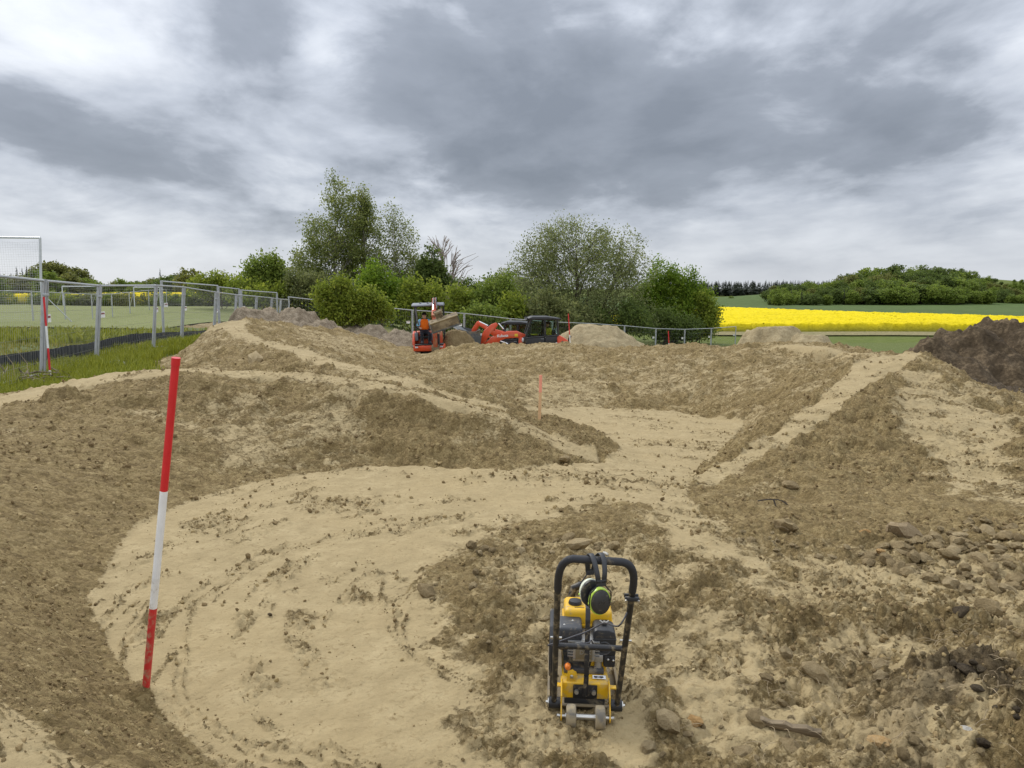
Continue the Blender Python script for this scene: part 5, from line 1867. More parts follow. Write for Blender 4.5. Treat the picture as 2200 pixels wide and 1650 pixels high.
def skinned(name, chains, mat, parent, sub=2, loc=None):
    """One continuous body: chains of (point, radius) sharing named joints."""
    idx = {}; V = []; R = []; E = []
    for ch in chains:
        prev = None
        for item in ch:
            key, p, r = item if len(item) == 3 else (item[0], None, None)
            if key not in idx:
                idx[key] = len(V); V.append(p); R.append(r)
            if prev is not None: E.append((prev, idx[key]))
            prev = idx[key]
    me = bpy.data.meshes.new(name)
    me.from_pydata(V, E, [])
    o = bpy.data.objects.new(name, me)
    COL.objects.link(o)
    o.modifiers.new('skin', 'SKIN').use_smooth_shade = True
    if not me.skin_vertices: me.skin_vertices.new(name='')
    for i, d in enumerate(me.skin_vertices[0].data):
        d.radius = R[i] if isinstance(R[i], tuple) else (R[i], R[i]); d.use_root = (i == 0)
    m = o.modifiers.new('sub', 'SUBSURF'); m.levels = sub; m.render_levels = sub
    me.materials.append(mat)
    o.parent = parent
    if loc: o.location = loc
    return o


def person(name, label, loc, rz, vest, sleeve, trousers, hair, seat=.45, arm_out=.42):
    """Seated driver; origin on the floor under the feet, looking along -Y."""
    root = empty(name, loc, (0, 0, rz))
    tag(root, label, 'person')
    SK = paint('skin', (.50, .30, .21), .6)
    S = seat
    body = skinned('body', [
        [('hip', (0, .22, S + .10), (.17, .13)), ('waist', (0, .22, S + .27), (.155, .115)), ('chest', (0, .20, S + .45), (.185, .125)), ('neckb', (0, .19, S + .58), .085), ('neck', (0, .18, S + .63), .058), ('jaw', (0, .155, S + .70), (.068, .078)), ('skull', (0, .165, S + .79), (.076, .092)), ('crown', (0, .17, S + .87), .05)],
        [('neckb',), ('shl', (-.185, .19, S + .54), .075), ('ell', (-.27, .06, S + .30), .055), ('wrl', (-arm_out * .55, -.17, S + .27), .038), ('hal', (-arm_out * .52, -.24, S + .28), .04), ('fil', (-arm_out * .5, -.29, S + .25), .018)],
        [('neckb',), ('shr', (.185, .19, S + .54), .075), ('elr', (.27, .06, S + .30), .055), ('wrr', (arm_out * .55, -.17, S + .27), .038), ('har', (arm_out * .52, -.24, S + .28), .04), ('fir', (arm_out * .5, -.29, S + .25), .018)],
        [('hip',), ('thl', (-.11, .10, S + .07), .095), ('knl', (-.15, -.22, S + .06), .072), ('anl', (-.16, -.24, .12), .05), ('tol', (-.17, -.36, .05), .045)],
        [('hip',), ('thr', (.11, .10, S + .07), .095), ('knr', (.15, -.22, S + .06), .072), ('anr', (.16, -.24, .12), .05), ('tor', (.17, -.36, .05), .045)],
    ], trousers, root)
    skinned('shirt', [[('c', (0, .205, S + .40), (.195, .14)), ('d', (0, .22, S + .22), (.17, .13))], [('c',), ('n', (0, .19, S + .56), (.10, .09)), ('l', (-.19, .19, S + .54), .086), ('m', (-.235, .115, S + .40), .072), ('e', (-.27, .05, S + .30), .064)],
                      [('n',), ('r', (.19, .19, S + .54), .086), ('m2', (.235, .115, S + .40), .072), ('e2', (.27, .05, S + .30), .064)]], sleeve, body)
    skinned('vest', [[('a', (0, .215, S + .16), (.20, .165)), ('b', (0, .205, S + .30), (.205, .172)), ('c', (0, .19, S + .44), (.205, .172)), ('d', (0, .182, S + .585), (.20, .150)), ('e', (0, .185, S + .62), (.12, .10))]], vest, body)
    skinned('head', [[('a', (0, .178, S + .62), .072), ('b', (0, .15, S + .70), (.072, .082)), ('c', (0, .162, S + .79), (.080, .096)), ('d', (0, .17, S + .865), .056)], ], SK, body)
    mb = MB(); mb.ball((0, .175, S + .815), .097, 14, (.95, 1.08, .82)); mb.build('hair', hair, body)
    hd = MB()
    hd.ball((0, .052, S + .745), .017, 8, (.8, 1, 1.2)); hd.ball((-.083, .16, S + .755), .022, 8, (.4, .8, 1.2)); hd.ball((.083, .16, S + .755), .022, 8, (.4, .8, 1.2))
    hd.build('nose_and_ears', SK, body)
    ey = MB()
    for s in (-1, 1): ey.ball((s * .03, .073, S + .772), .010, 8)
    ey.build('eyes', PRT, body)
    for s in (-1, 1):
        for q in range(4):
            x0 = s * (arm_out * .50 + (q - 1.5) * .017)
            MB().tube([(x0, -.262, S + .292), (x0, -.295, S + .285), (x0 - s * .004, -.308, S + .262), (x0 - s * .006, -.298, S + .24)], [.0095, .0095, .0085, .007], 6).build('finger', SK, body)
        MB().tube([(s * (arm_out * .5 - .035), -.24, S + .285), (s * (arm_out * .5 - .052), -.272, S + .275), (s * (arm_out * .5 - .04), -.292, S + .26)], [.011, .010, .008], 6).build('thumb', SK, body)
        MB().ball((s * arm_out * .52, -.238, S + .28), .045, 10, (.9, 1.0, .6)).build('hand', SK, body)
        mb = MB(); mb.box((s * .165, -.30, .05), (.095, .25, .10), bevel=.035, seg=3); mb.build('boot', PRT, body)
    return root


def excavator():
    X, Y = at(924, 700, 30).x, 30.0
    Z = -.86
    root = empty('mini_excavator', (X, Y, Z), (0, math.radians(-1.5), math.radians(3)))
    tag(root, 'red mini excavator with grey canopy and mud caked grading bucket raised', 'excavator')
    for s in (-1, 1):
        mb = MB()
        prof = []
        for (cy, cz, r, a0, a1) in ((-.62, .19, .19, -90, -270), (.62, .19, .19, 90, -90)):
            for i in range(9):
                a = math.radians(a0 + (a1 - a0) * i / 8)
                prof.append((cy + r * math.cos(a), cz + r * math.sin(a)))
        mb.prism(prof, 'x', s * .475 - .125, s * .475 + .125, .01)
        tr = mb.build('track', RUB, root)
        for i in range(13):
            MB().box((s * .475, -.62 + i * .1033, .385), (.25, .045, .03), bevel=.005).build('track_pad', RUB, tr)
        for i in range(5):
            a = math.radians(100 + i * 35)
            MB().box((s * .475, -.62 + .2 * math.cos(a), .19 + .2 * math.sin(a)), (.25, .03, .045), (a, 0, 0), .005).build('track_pad', RUB, tr)
        MB().box((s * .475, 0, .19), (.27, .9, .12), bevel=.02).build('track_frame', MBK, tr)
    mb = MB(); mb.box((0, 0, .34), (.75, .7, .16), bevel=.02); mb.cyl((0, 0, .38), (0, 0, .46), .32, seg=20); mb.build('undercarriage', MBK, root)
    mb = MB(); mb.prism([(-.62, .02), (.62, .02), (.62, .28), (-.62, .28)], 'y', -1.02, -.98, .01); mb.box((-.2, -.85, .2), (.08, .4, .08)); mb.box((.2, -.85, .2), (.08, .4, .08)); mb.build('dozer_blade', MUDM, root)
    # slewing body
    mb = MB(); mb.prism([(-.62, -.55), (-.2, -.72), (.2, -.72), (.60, -.55), (.62, .25), (.45, .62), (.1, .74), (-.3, .70), (-.60, .4)], 'z', .44, .66, .03)
    mb.build('body', RED, root)
    mb = MB(); mb.prism([(.05, .66), (.05, 1.18), (.30, 1.20), (.62, .98), (.70, .66)], 'x', -.58, .5, .06); mb.build('engine_hood', REDD, root)
    mb = MB(); mb.prism([(-.45, .66), (-.40, .82), (-.1, 1.12), (.2, 1.2), (.55, 1.0), (.6, .66)], 'x', -.66, -.56, .03); sp = mb.build('side_cover', RED, root)
    mb = MB(); mb.prism([(-.40, .69), (-.3, .80), (-.06, 1.06), (.02, .95), (-.1, .69)], 'x', -.672, -.655, .005); mb.build('cover_recess', MBK, sp)
    MB().box((0, -.35, .685), (1.12, .55, .05), bevel=.015).build('floor_mat', MBK, root)
    for s in (-1, 1):
        MB().box((s * .48, -.66, .60), (.12, .03, .06), bevel=.01).build('work_lamp', LAMP, root)
    MB().box((-.18, .14, .95), (.46, .42, .12), bevel=.04).build('seat', MBK, root)
    MB().box((-.18, .36, 1.22), (.44, .11, .52), (-.12, 0, 0), .04).build('seat_back', MBK, root)
    for s in (-1, 1):
        mb = MB(); mb.box((-.18 + s * .33, .0, .98), (.14, .45, .32), bevel=.03); mb.build('console', MGR, root)
        MB().tube([(-.18 + s * .33, -.14, 1.12), (-.18 + s * .31, -.19, 1.30)], [.014, .022], 8).build('control_lever', MBK, root)
        MB().tube([(-.12 + s * .1, -.5, .7), (-.12 + s * .1, -.44, 1.1)], .014, 8).build('travel_lever', MBK, root)
    # canopy
    for s in (-1, 1):
        MB().tube([(s * .57, .48, .66), (s * .58, .50, 1.5), (s * .57, .48, 2.12), (s * .55, .40, 2.2)], .034, 8).build('rear_post', MBK, root)
        MB().tube([(s * .46, -.32, 2.2), (s * .47, -.42, 2.08), (s * .44, -.34, 1.7), (s * .40, .1, 1.22)], .03, 8).build('front_brace', MGR, root)
    V = []
    mb = MB(); mb.prism([(-.60, 2.17), (-.62, 2.22), (-.48, 2.28), (0, 2.31), (.42, 2.29), (.56, 2.22), (.56, 2.17)], 'x', -.62, .62, .03)
    rf = mb.build('canopy_roof', MGR, root)
    for s in (-.3, .0, .3):
        MB().box((s, -.03, 2.31), (.06, .8, .02), bevel=.006).build('roof_rib', MGR, rf)
    # boom: swings in front, rises steeply; stick reaches forward to the raised bucket
    mb = MB(); mb.box((.26, -.80, .52), (.3, .3, .34), bevel=.03); mb.build('swing_bracket', MUDM, root)
    mb = MB(); beam(mb, [(-.86, .62), (-.93, 1.1), (-.86, 1.65), (-.60, 2.18), (-.52, 2.36)], [.2, .22, .26, .2, .12], .18, .34); bo = mb.build('boom', REDD, root)
    mb = MB(); mb.tube([(.38, -.72, .62), (.38, -.68, 1.1)], .055, 10); c1 = mb.build('boom_cylinder', MBK, root)
    MB().tube([(.38, -.68, 1.1), (.38, -.72, 1.52)], .03, 10).build('cylinder_rod', CHR, c1)
    mb = MB(); beam(mb, [(-.42, 2.44), (-.62, 2.34), (-1.2, 2.06), (-1.72, 1.82)], [.12, .2, .16, .11], .20, .32); st = mb.build('stick', REDD, root)
    mb = MB(); mb.tube([(.26, -.80, 1.95), (.26, -.62, 2.2)], .045, 10); mb.tube([(.26, -.62, 2.2), (.26, -.46, 2.42)], .026, 8); mb.build('stick_cylinder', MBK, root)
    mb = MB(); mb.tube([(.26, -.68, 2.48), (.26, -1.15, 2.26)], .042, 10); c2 = mb.build('bucket_cylinder', MBK, root)
    MB().tube([(.26, -1.15, 2.26), (.26, -1.5, 2.08)], .024, 8).build('cylinder_rod', CHR, c2)
    mb = MB(); mb.tube([(.35, -.8, 1.2), (.36, -.8, 1.7), (.36, -.7, 2.3), (.34, -.55, 2.5), (.34, -.9, 2.4), (.4, -1.4, 2.1)], .018, 6); mb.build('hose', MBK, root)
    MB().ball((.26, -.44, 2.43), .075, 10, (1.3, 1, 1)).build('top_pivot', RED, root)
    # quick coupler and grading bucket, seen from outside and below, tilted up to the right
    R = Matrix.Translation((.66, -1.92, 1.66)) @ Euler((math.radians(8), math.radians(-17), math.radians(6))).to_matrix().to_4x4()
    mb = MB(); mb.box((-.1, .06, .36), (.3, .26, .10), bevel=.02); mb.box((-.12, .1, .26), (.26, .2, .16), (.3, 0, 0), .02); mb.cyl((-.28, .08, .40), (.08, .08, .40), .04, seg=10); mb.xform(R)
    mb.build('tilt_coupler', MUDM, root)
    mb = MB()
    # shell: open towards the back/top; outline (y, z)
    out = [(.34, .10), (.06, .14), (-.15, .10), (-.20, .04), (-.215, -.25), (-.20, -.285), (.05, -.33), (.33, -.34)]
    inn = [(.33, -.31), (.05, -.30), (-.17, -.26), (-.185, -.23), (-.17, .03), (-.13, .07), (.06, .11), (.34, .07)]
    mb.prism(out + inn, 'x', -.54, .54)
    for s in (-1, 1):
        mb.prism(out, 'x', s * .54 - .012, s * .54 + .012)
    mb.xform(R); bu = mb.build('grading_bucket', MUDM, root)
    mb = MB(); mb.box((0, -.21, .075), (1.10, .05, .05), (.5, 0, 0), .006); mb.xform(R); mb.build('top_edge', paint('dried_mud', (.33, .265, .16), .95, 0, .2, 4), bu)
    mb = MB(); mb.box((0, -.21, -.27), (1.10, .03, .06), bevel=.004); mb.xform(R); mb.build('cutting_edge', STL, bu)
    for s in (-1, 1):
        mb = MB(); mb.box((s * .535, -.205, -.1), (.03, .05, .30), bevel=.004); mb.xform(R); mb.build('side_cutter', STL, bu)
    mb = MB(); mb.prism([(.0, .11), (.06, .30), (.2, .32), (.26, .11)], 'x', -.24, -.20); mb.prism([(.0, .11), (.06, .30), (.2, .32), (.26, .11)], 'x', .0, .04); mb.xform(R)
    mb.build('bucket_lug', MUDM, bu)
    rng = np.random.default_rng(4)
    mb = MB()
    for i in range(26):
        mb.ball((rng.uniform(-.52, .52), rng.uniform(-.08, .25), .10 + rng.uniform(-.01, .04)), rng.uniform(.03, .07), 6, (1.3, 1, .6))
    mb.xform(R); mb.build('soil_load', paint('clinging_soil', (.28, .215, .12), .95, 0, .4, 4), bu)
    bpy.context.view_layer.update()
    M = root.matrix_basis
    p = M @ Vector((-.18, -.12, .71))
    person('person', 'driver in orange vest and light blue shirt seated in the excavator', p, math.radians(3) + .2, CLOTH('orange_vest', (.95, .19, .02)), CLOTH('light_blue_shirt', (.22, .50, .72)), CLOTH('dark_trousers', (.022, .024, .032)), CLOTH('dark_hair', (.018, .014, .012)), .34)


excavator()


def loader(px, Y, z, label, plabel, arm_up, front):
    """Compact wheel loader, nose to the left (-X). Origin on the ground under the middle of the cab."""
    root = empty('wheel_loader', (at(px, 700, Y).x, Y, z), (0, 0, math.radians(2 if front else -4)))
    tag(root, label, 'wheel loader')
    hw = .62
    for ax in (-.75, .95):
        for s in (-1, 1):
            w = MB().lathe([(.16, -.15), (.34, -.17), (.45, -.14), (.475, -.06), (.475, .06), (.45, .14), (.34, .17), (.16, .15)], (ax, s * .58, .475), 'y', 28).build('wheel', RUB, root)
            MB().lathe([(0, -.13), (.22, -.14), (.26, -.16), (.27, 0), (.26, .16), (.22, .14), (0, .13)], (ax, s * .58, .475), 'y', 20).build('rim', EDGE, w)
    mb = MB(); mb.box((-.75, 0, .55), (.9, .6, .5), bevel=.06); mb.box((-.1, 0, .55), (.6, .35, .35), bevel=.04); mb.box((.8, 0, .6), (1.2, .8, .5), bevel=.06); mb.build('chassis', MBK, root)
    # rear hood
    mb = MB(); mb.prism([(.36, .78), (.30, 1.02), (.62, 1.22), (.60, 1.52), (.74, 1.50), (1.0, 1.36), (1.22, 1.14), (1.30, .92), (1.30, .62), (.5, .62)], 'y', -hw, hw, .05); hd = mb.build('rear_hood', RED, root)
    mb = MB(); mb.prism([(.78, 1.22), (.84, 1.28), (1.08, 1.14), (1.04, 1.10)], 'y', -hw - .006, -hw + .02, .004); mb.build('hood_vent', MBK, hd)
    if front:
        text_part('lettering', 'Roas', .24, SIGNW, hd, (.30 + .42, -hw - .012, .985 + .12), (math.pi / 2, 0, 0), .004, .25, .006)
        text_part('lettering', 'R', .17, SIGNW, hd, (.47, -hw - .012, .93), (math.pi / 2, 0, 0), .004, .2, .004)
    MB().tube([(1.13, -.35, 1.1), (1.15, -.35, 1.36), (1.19, -.35, 1.42), (1.26, -.35, 1.43)], .03, 8).build('exhaust_pipe', MBK, root)
    # cab: black frame, panes set in it
    fo = [(-.62, .62), (-.75, 1.40), (-.52, 2.14), (-.40, 2.26), (.62, 2.2), (.66, 1.5), (.60, 1.22), (.2, .9), (.05, .62)]
    for s in (-1, 1):
        y = s * hw
        for k, (a, b, r) in enumerate(((fo[1], fo[2], .042), (fo[2], fo[3], .045), (fo[3], fo[4], .045), (fo[4], fo[5], .045), ((.09, 2.2), (.09, 1.45), .05), (fo[1], (.66, 1.50), .04), ((-.62, .75), fo[1], .05))):
            MB().tube([(a[0], y, a[1]), (b[0], y, b[1])], r, 8).build('cab_pillar', MBK, root)
        mb = MB(); mb.prism([(-.64, .72), (-.74, 1.40), (.07, 1.44), (.07, .8), (-.1, .72)], 'y', y - .02, y + .02, .008); dr = mb.build('door', MBK, root)
        MB().box((-.02, y + s * .03, 1.36), (.13, .025, .035), bevel=.006).build('door_handle', MGR, dr)
        mb = MB(); mb.prism([(.11, .9), (.11, 1.46), (.62, 1.47), (.60, 1.22), (.3, 1.02)], 'y', y - .02, y + .02, .008); mb.build('side_panel', MBK, root)
        mb = MB(); mb.prism([(-.71, 1.42), (-.50, 2.12), (-.40, 2.2), (.05, 2.18), (.05, 1.46)], 'y', y - .006, y + .0); mb.build('side_window', GLS, root)
        mb = MB(); mb.prism([(.13, 1.48), (.13, 2.16), (.60, 2.13), (.63, 1.5)], 'y', y - .006, y + .0); mb.build('rear_side_window', GLS, root)
    mb = MB(); mb.prism([(-.60, 2.16), (-.64, 2.24), (-.45, 2.31), (.2, 2.31), (.70, 2.24), (.72, 2.17)], 'y', -hw - .05, hw + .05, .03); rf = mb.build('cab_roof', MBK, root)
    for s in (-1, 1):
        MB().box((-.66, s * .5, 2.2), (.1, .14, .12), bevel=.02).build('roof_lamp', MBK, rf)
        MB().box((-.715, s * .5, 2.2), (.012, .11, .09)).build('lamp_lens', LAMP, rf)
        MB().box((.74, s * .5, 2.2), (.09, .1, .08), bevel=.01).build('rear_lamp', MBK, rf)
    mb = MB()
    v = [mb.bm.verts.new(q) for q in ((-.73, -hw + .05, 1.42), (-.73, hw - .05, 1.42), (-.51, hw - .05, 2.14), (-.51, -hw + .05, 2.14))]; mb.bm.faces.new(v)
    ws = mb.build('windscreen', GLS, root); ws.modifiers.new('t', 'SOLIDIFY').thickness = .006
    mb = MB()
    v = [mb.bm.verts.new(q) for q in ((.655, -hw + .05, 1.5), (.655, hw - .05, 1.5), (.63, hw - .05, 2.16), (.63, -hw + .05, 2.16))]; mb.bm.faces.new(v)
    ws = mb.build('rear_window', GLS, root); ws.modifiers.new('t', 'SOLIDIFY').thickness = .006
    MB().box((.26, 0, 1.18), (.45, .46, .12), bevel=.04).build('seat', MBK, root)
    MB().box((.47, 0, 1.45), (.12, .44, .5), (0, .1, 0), .04).build('seat_back', MBK, root)
    MB().tube([(-.45, 0, 1.0), (-.28, 0, 1.46)], .04, 8).build('steering_column', MBK, root)
    st = MB(); st.lathe([(.15, -.012), (.172, 0), (.15, .012)], (0, 0, 0), 'z', 20); st.xform(Matrix.Translation((-.27, 0, 1.48)) @ Euler((0, .5, 0)).to_matrix().to_4x4()); st.build('steering_wheel', MBK, root)
    # lift arm with the name, kinematics and bucket
    mb = MB(); mb.prism([(-.62, .5), (-.62, 1.32), (-.80, 1.42), (-1.0, 1.4), (-1.0, .5)], 'y', -.34, .34, .03); mb.build('front_tower', RED, root)
    a = .0 if front else arm_up
    piv = Vector((-.78, 1.38))
    arm = [(-.72, 1.40), (-1.1, 1.52), (-1.62, 1.50), (-2.1, 1.28), (-2.52, .98)]
    if not front: arm = [(-.72, 1.40), (-1.15, 1.75), (-1.6, 2.08), (-1.85, 2.2), (-2.06, 1.88), (-2.12, 1.66)]
    hh = [.2, .27, .30, .26, .16] if front else [.2, .2, .18, .22, .2, .14]
    mb = MB(); beam(mb, arm, hh, -.30, -.20, 'y'); ar = mb.build('lift_arm', RED, root)
    mb = MB(); beam(mb, arm, hh, .20, .30, 'y'); mb.build('lift_arm', RED, root)
    MB().cyl((arm[-3][0], -.2, arm[-3][1] - .02), (arm[-3][0], .2, arm[-3][1] - .02), .07, seg=12).build('cross_tube', RED, root)
    if front:
        text_part('lettering', 'Kubota', .165, SIGNW, ar, (-1.72, -.318, 1.475), (math.pi / 2, math.radians(-4), 0), .003, 0, .004)
        mb = MB(); beam(mb, [(-1.95, 1.86 + .12), (-2.12, 1.86), (-2.40, 1.60), (-2.56, 1.30), (-2.58, 1.0)], [.13, .26, .30, .30, .14], -.08, .08, 'y'); mb.build('bell_crank', RED, root)
        mb = MB(); mb.prism([(-2.1, 1.45), (-1.5, 1.52), (-1.55, 1.62), (-2.05, 1.75)], 'y', -.12, .12, .02); mb.build('arm_bridge', RED, root)
        mb = MB(); mb.tube([(-1.55, 0, 1.55), (-1.68, 0, 1.75)], .055, 10); c = mb.build('tilt_cylinder', MBK, root); MB().tube([(-1.68, 0, 1.75), (-1.9, 0, 2.0)], .03, 8).build('cylinder_rod', CHR, c)
        mb = MB(); mb.tube([(-.9, -.25, .85), (-1.5, -.25, 1.12)], .05, 10); c = mb.build('lift_cylinder', MBK, root); MB().tube([(-1.5, -.25, 1.12), (-1.85, -.25, 1.26)], .03, 8).build('cylinder_rod', CHR, c)
        mb = MB(); mb.prism([(-1.2, 1.44), (-1.06, 1.44), (-1.06, 1.56), (-1.2, 1.56)], 'y', -.316, -.30, .004); mb.build('warning_label', paint('yellow_label', (.75, .5, .03), .5), ar)
        MB().ball((-.84, -.44, 1.30), .085, 12, (.7, 1, 1.3)).build('head_lamp', LAMP, root)
        MB().box((-.80, -.42, 1.30), (.12, .16, .26), bevel=.03).build('lamp_housing', MBK, root)
        bx, bz = -2.70, 1.10
        mb = MB()
        out = [(bx + .08, bz + .42), (bx + .02, bz), (bx + .05, bz - .35), (bx - .2, bz - .5), (bx - .72, bz - .45), (bx - .72, bz - .42), (bx - .2, bz - .46), (bx + .0, bz - .32), (bx - .03, bz), (bx + .02, bz + .42)]
        mb.prism(out, 'y', -.85, .85)
        for s in (-1, 1): mb.prism([(bx + .06, bz + .40), (bx + .02, bz), (bx + .05, bz - .35), (bx - .2, bz - .48), (bx - .70, bz - .44), (bx - .38, bz + .38)], 'y', s * .85 - .015, s * .85 + .015)
        bu = mb.build('bucket', STL, root)
        MB().cyl((bx - .2, -.87, bz + .1), (bx - .2, -.86, bz + .1), .05, seg=12).build('bucket_emblem', EDGE, bu)
    else:
        mb = MB(); mb.tube([(-1.0, 0, 1.85), (-1.4, 0, 2.08)], .05, 10); c = mb.build('tilt_cylinder', MBK, root); MB().tube([(-1.4, 0, 2.08), (-1.82, 0, 2.28)], .032, 8).build('cylinder_rod', CHR, c)
        mb = MB(); mb.tube([(-1.05, -.2, 1.45), (-1.55, -.2, 1.62)], .05, 10); mb.build('lift_cylinder', RED, root)
        # wide bucket, tipped so that its long lip rises to the left
        mb = MB()
        out = [(-1.85, 1.85), (-1.90, 1.50), (-2.05, 1.45), (-2.98, 2.02), (-2.96, 2.06), (-2.05, 1.53), (-1.96, 1.56), (-1.90, 1.86)]
        mb.prism(out, 'y', -.85, .85)
        for s in (-1, 1): mb.prism([(-1.86, 1.85), (-1.90, 1.50), (-2.05, 1.45), (-2.97, 2.02), (-2.2, 1.84)], 'y', s * .85 - .02, s * .85 + .02)
        bu = mb.build('bucket', STL, root)
        mb = MB(); mb.prism([(-2.0, 1.455), (-2.99, 2.035), (-3.01, 2.09), (-1.98, 1.53)], 'y', -.9, -.86, .004); mb.build('worn_side_edge', EDGE, bu)
    if front:
        bpy.context.view_layer.update()
        p = root.matrix_basis @ Vector((.22 - .12, 0, .86))
        person('person', plabel, p, -math.pi / 2, CLOTH('yellow_shirt', (.62, .55, .06)), CLOTH('yellow_shirt', (.62, .55, .06)), CLOTH('dark_trousers', (.022, .024, .032)), CLOTH('dark_hair', (.018, .014, .012)), .34, .3)
        MB().box((-.35, -.2, 1.52), (.3, .1, .06), bevel=.02).build('yellow_cloth', CLOTH('yellow_shirt', (.62, .55, .06)), root)
    return root


loader(1164, 33, -1.5, 'front wheel loader with black glazed cab and white lettering on its red arm', 'driver in yellow shirt behind the loader glass', 0, True)
loader(1110, 36.5, -1.86, 'rear wheel loader half hidden, its wide grey bucket lip sloping left', '', .5, False)

# ------------------------------------------------------------------ survey poles and stake
P_RED = paint('pole_red', (.62, .022, .028), .35, 0, 0, 6)
P_WHT = paint('pole_white', (.80, .80, .79), .35, 0, 0, 6)
P_REDM = paint('muddy_pole_red', (.55, .03, .03), .5, 0, .42, 34)
P_WHTM = paint('muddy_pole_white', (.74, .73, .70), .5, 0, .30, 26)


def survey_pole(foot, tip, r, bands, label, cap=True):
    """bands: (from, to, material) as fractions of the length, each a part."""
    f, t = Vector(foot), Vector(tip)
    root = empty('survey_pole', f)
    tag(root, label, 'survey pole', 'red and white survey poles')
    d = t - f
    for (a, b, m) in bands:
        MB().cyl(d * a, d * b, r, seg=16).build('colour_band', m, root)
    if cap:
        MB().cyl(d * .985, d * 1.004, r * 1.12, seg=16).build('end_cap', P_RED, root)
    return root


foot = at(311, 1506, 3.40)
tip = at(378, 772, 3.27)
survey_pole(foot - (tip - foot) * .08, tip, .017, [(0, .345, P_REDM), (.345, .43, P_WHTM), (.43, .665, P_WHT), (.665, 1.0, P_RED)], 'red and white survey pole leaning in the near left bank')
bx = at(109, 818, 13.9)
bz = gh(bx.x, 13.9)
survey_pole((bx.x, 13.9, bz - .02), (bx.x - .01, 13.9, bz + 1.55), .018, [(0, .14, P_WHT), (.14, .40, P_RED), (.40, .66, P_WHT), (.66, 1.0, P_RED)], 'red and white survey pole beside the nearest fence post', False)
q = at(1228, 737, 26.5)
survey_pole((q.x, 26.5, gh(q.x, 26.5) - .1), tuple(at(1221, 674, 26.5)), .017, [(0, .58, P_WHT), (.58, 1.0, P_RED)], 'thin red and white survey pole right of the front loader', False)
q = at(1440, 737, 25)
survey_pole((q.x, 25, gh(q.x, 25) - .1), tuple(at(1436, 711, 25)), .014, [(0, .62, P_WHT), (.62, 1.0, P_RED)], 'short red and white survey pole in front of the back fence', False)
q = hit(1159, 903)
zq = gh(*q)
st = empty('wooden_stake', (q[0], q[1], zq))
tag(st, 'thin wooden stake with pink sprayed top in the middle bowl', 'stake')
tz = at(1163, 806, q[1])
ln = tz.z - zq
WOOD = paint('raw_timber', (.66, .42, .22), .75, 0, .06, 9, .14)
mb = MB(); mb.prism([(-.022, 0), (.022, 0), (.022, .022), (-.022, .022)], 'z', -.1, ln * .62); mb.xform(Matrix.Rotation(math.radians(1.5), 4, 'Y')); mb.build('shaft', WOOD, st)
mb = MB(); mb.prism([(-.022, 0), (.022, 0), (.022, .022), (-.022, .022)], 'z', ln * .62, ln); mb.xform(Matrix.Rotation(math.radians(1.5), 4, 'Y')); mb.build('sprayed_top', paint('pink_spray', (.85, .33, .22), .7, 0, .0, 9, .14), st)


# ------------------------------------------------------------------ heaps
def soil_mat(name, lo, mid, hi, scale=6, bump=.8):
    m, nt, b = new_mat(name)
    n = nnoise(nt, scale, 8, .68, .3)
    n2 = nnoise(nt, scale * 5, 4, .6)
    c = nramp(nt, nmath(nt, 'ADD', nmath(nt, 'MULTIPLY', n, .6), nmath(nt, 'MULTIPLY', n2, .4)), [(.34, lo), (.5, mid), (.66, hi)])
    nt.links.new(c, b.inputs['Base Color'])
    b.inputs['Roughness'].default_value = .95
    b.inputs['Specular IOR Level'].default_value = .15
    nbump(nt, b, n2, bump, .04)
    return m


M_SAND = soil_mat('sandy_spoil', (.22, .17, .095), (.31, .25, .145), (.42, .345, .215), 3)
M_TOP = soil_mat('dark_topsoil', (.038, .027, .016), (.075, .054, .032), (.19, .14, .085), 2.2, 1.0)
M_RUB = soil_mat('stony_spoil', (.12, .092, .062), (.23, .182, .125), (.40, .335, .25), 4, 1.0)
M_SOIL = soil_mat('moist_spoil', (.12, .085, .042), (.19, .138, .068), (.26, .195, .105), 4)


def heap(name, label, cat, mat, outline_fn, x0, x1, y0, y1, step, rough, seed, kind=None):
    """A tipped heap on the ground: height field given by outline_fn(x, y), edges run out on the soil."""
    xs = np.arange(x0, x1, step); ys = np.arange(y0, y1, step)
    X, Y = np.meshgrid(xs, ys)
    x, y = X.ravel(), Y.ravel()
    wob = (fbm(x * .8, y * .8, 4, seed) - .5) * .9
    h = outline_fn(x + wob, y + wob * .7)
    h = h + np.clip(h * 3, 0, 1) * rough * ((fbm(x * 1.3, y * 1.3, 4, seed + 1) - .5) * 2.0 + .8 * (billow(x, y, 2.6, 3, seed + 2) - .4) * .5 + .45 * (billow(x, y, 7, 2, seed + 3) - .4) * .5)
    z = ground_h(x, y) + np.where(h > .01, h, -.35)
    idx = np.arange(len(x)).reshape(len(ys), len(xs))
    F = np.stack([idx[:-1, :-1].ravel(), idx[:-1, 1:].ravel(), idx[1:, 1:].ravel(), idx[1:, :-1].ravel()], axis=1)
    keep = (h[F] > .01).any(1)
    F = F[keep]
    used = np.unique(F); remap = np.zeros(len(x), int); remap[used] = np.arange(len(used))
    V = np.stack([x, y, z], 1)[used]
    cx, cy = V[:, 0].mean(), V[:, 1].mean(); cz = gh(cx, cy)
    o = np_mesh(name, V - (cx, cy, cz), remap[F], mat)
    o.location = (cx, cy, cz)
    tag(o, label, cat, None, kind)
    return o


def cone(cx, cy, h, rx, ry, flat=.0):
    def f(x, y):
        r = np.sqrt(((x - cx) / rx) ** 2 + ((y - cy) / ry) ** 2)
        return h * np.clip((1 - r) / (1 - flat), -.3, 1)
    return f


def union(*fs):
    return lambda x, y: np.maximum.reduce([f(x, y) for f in fs])


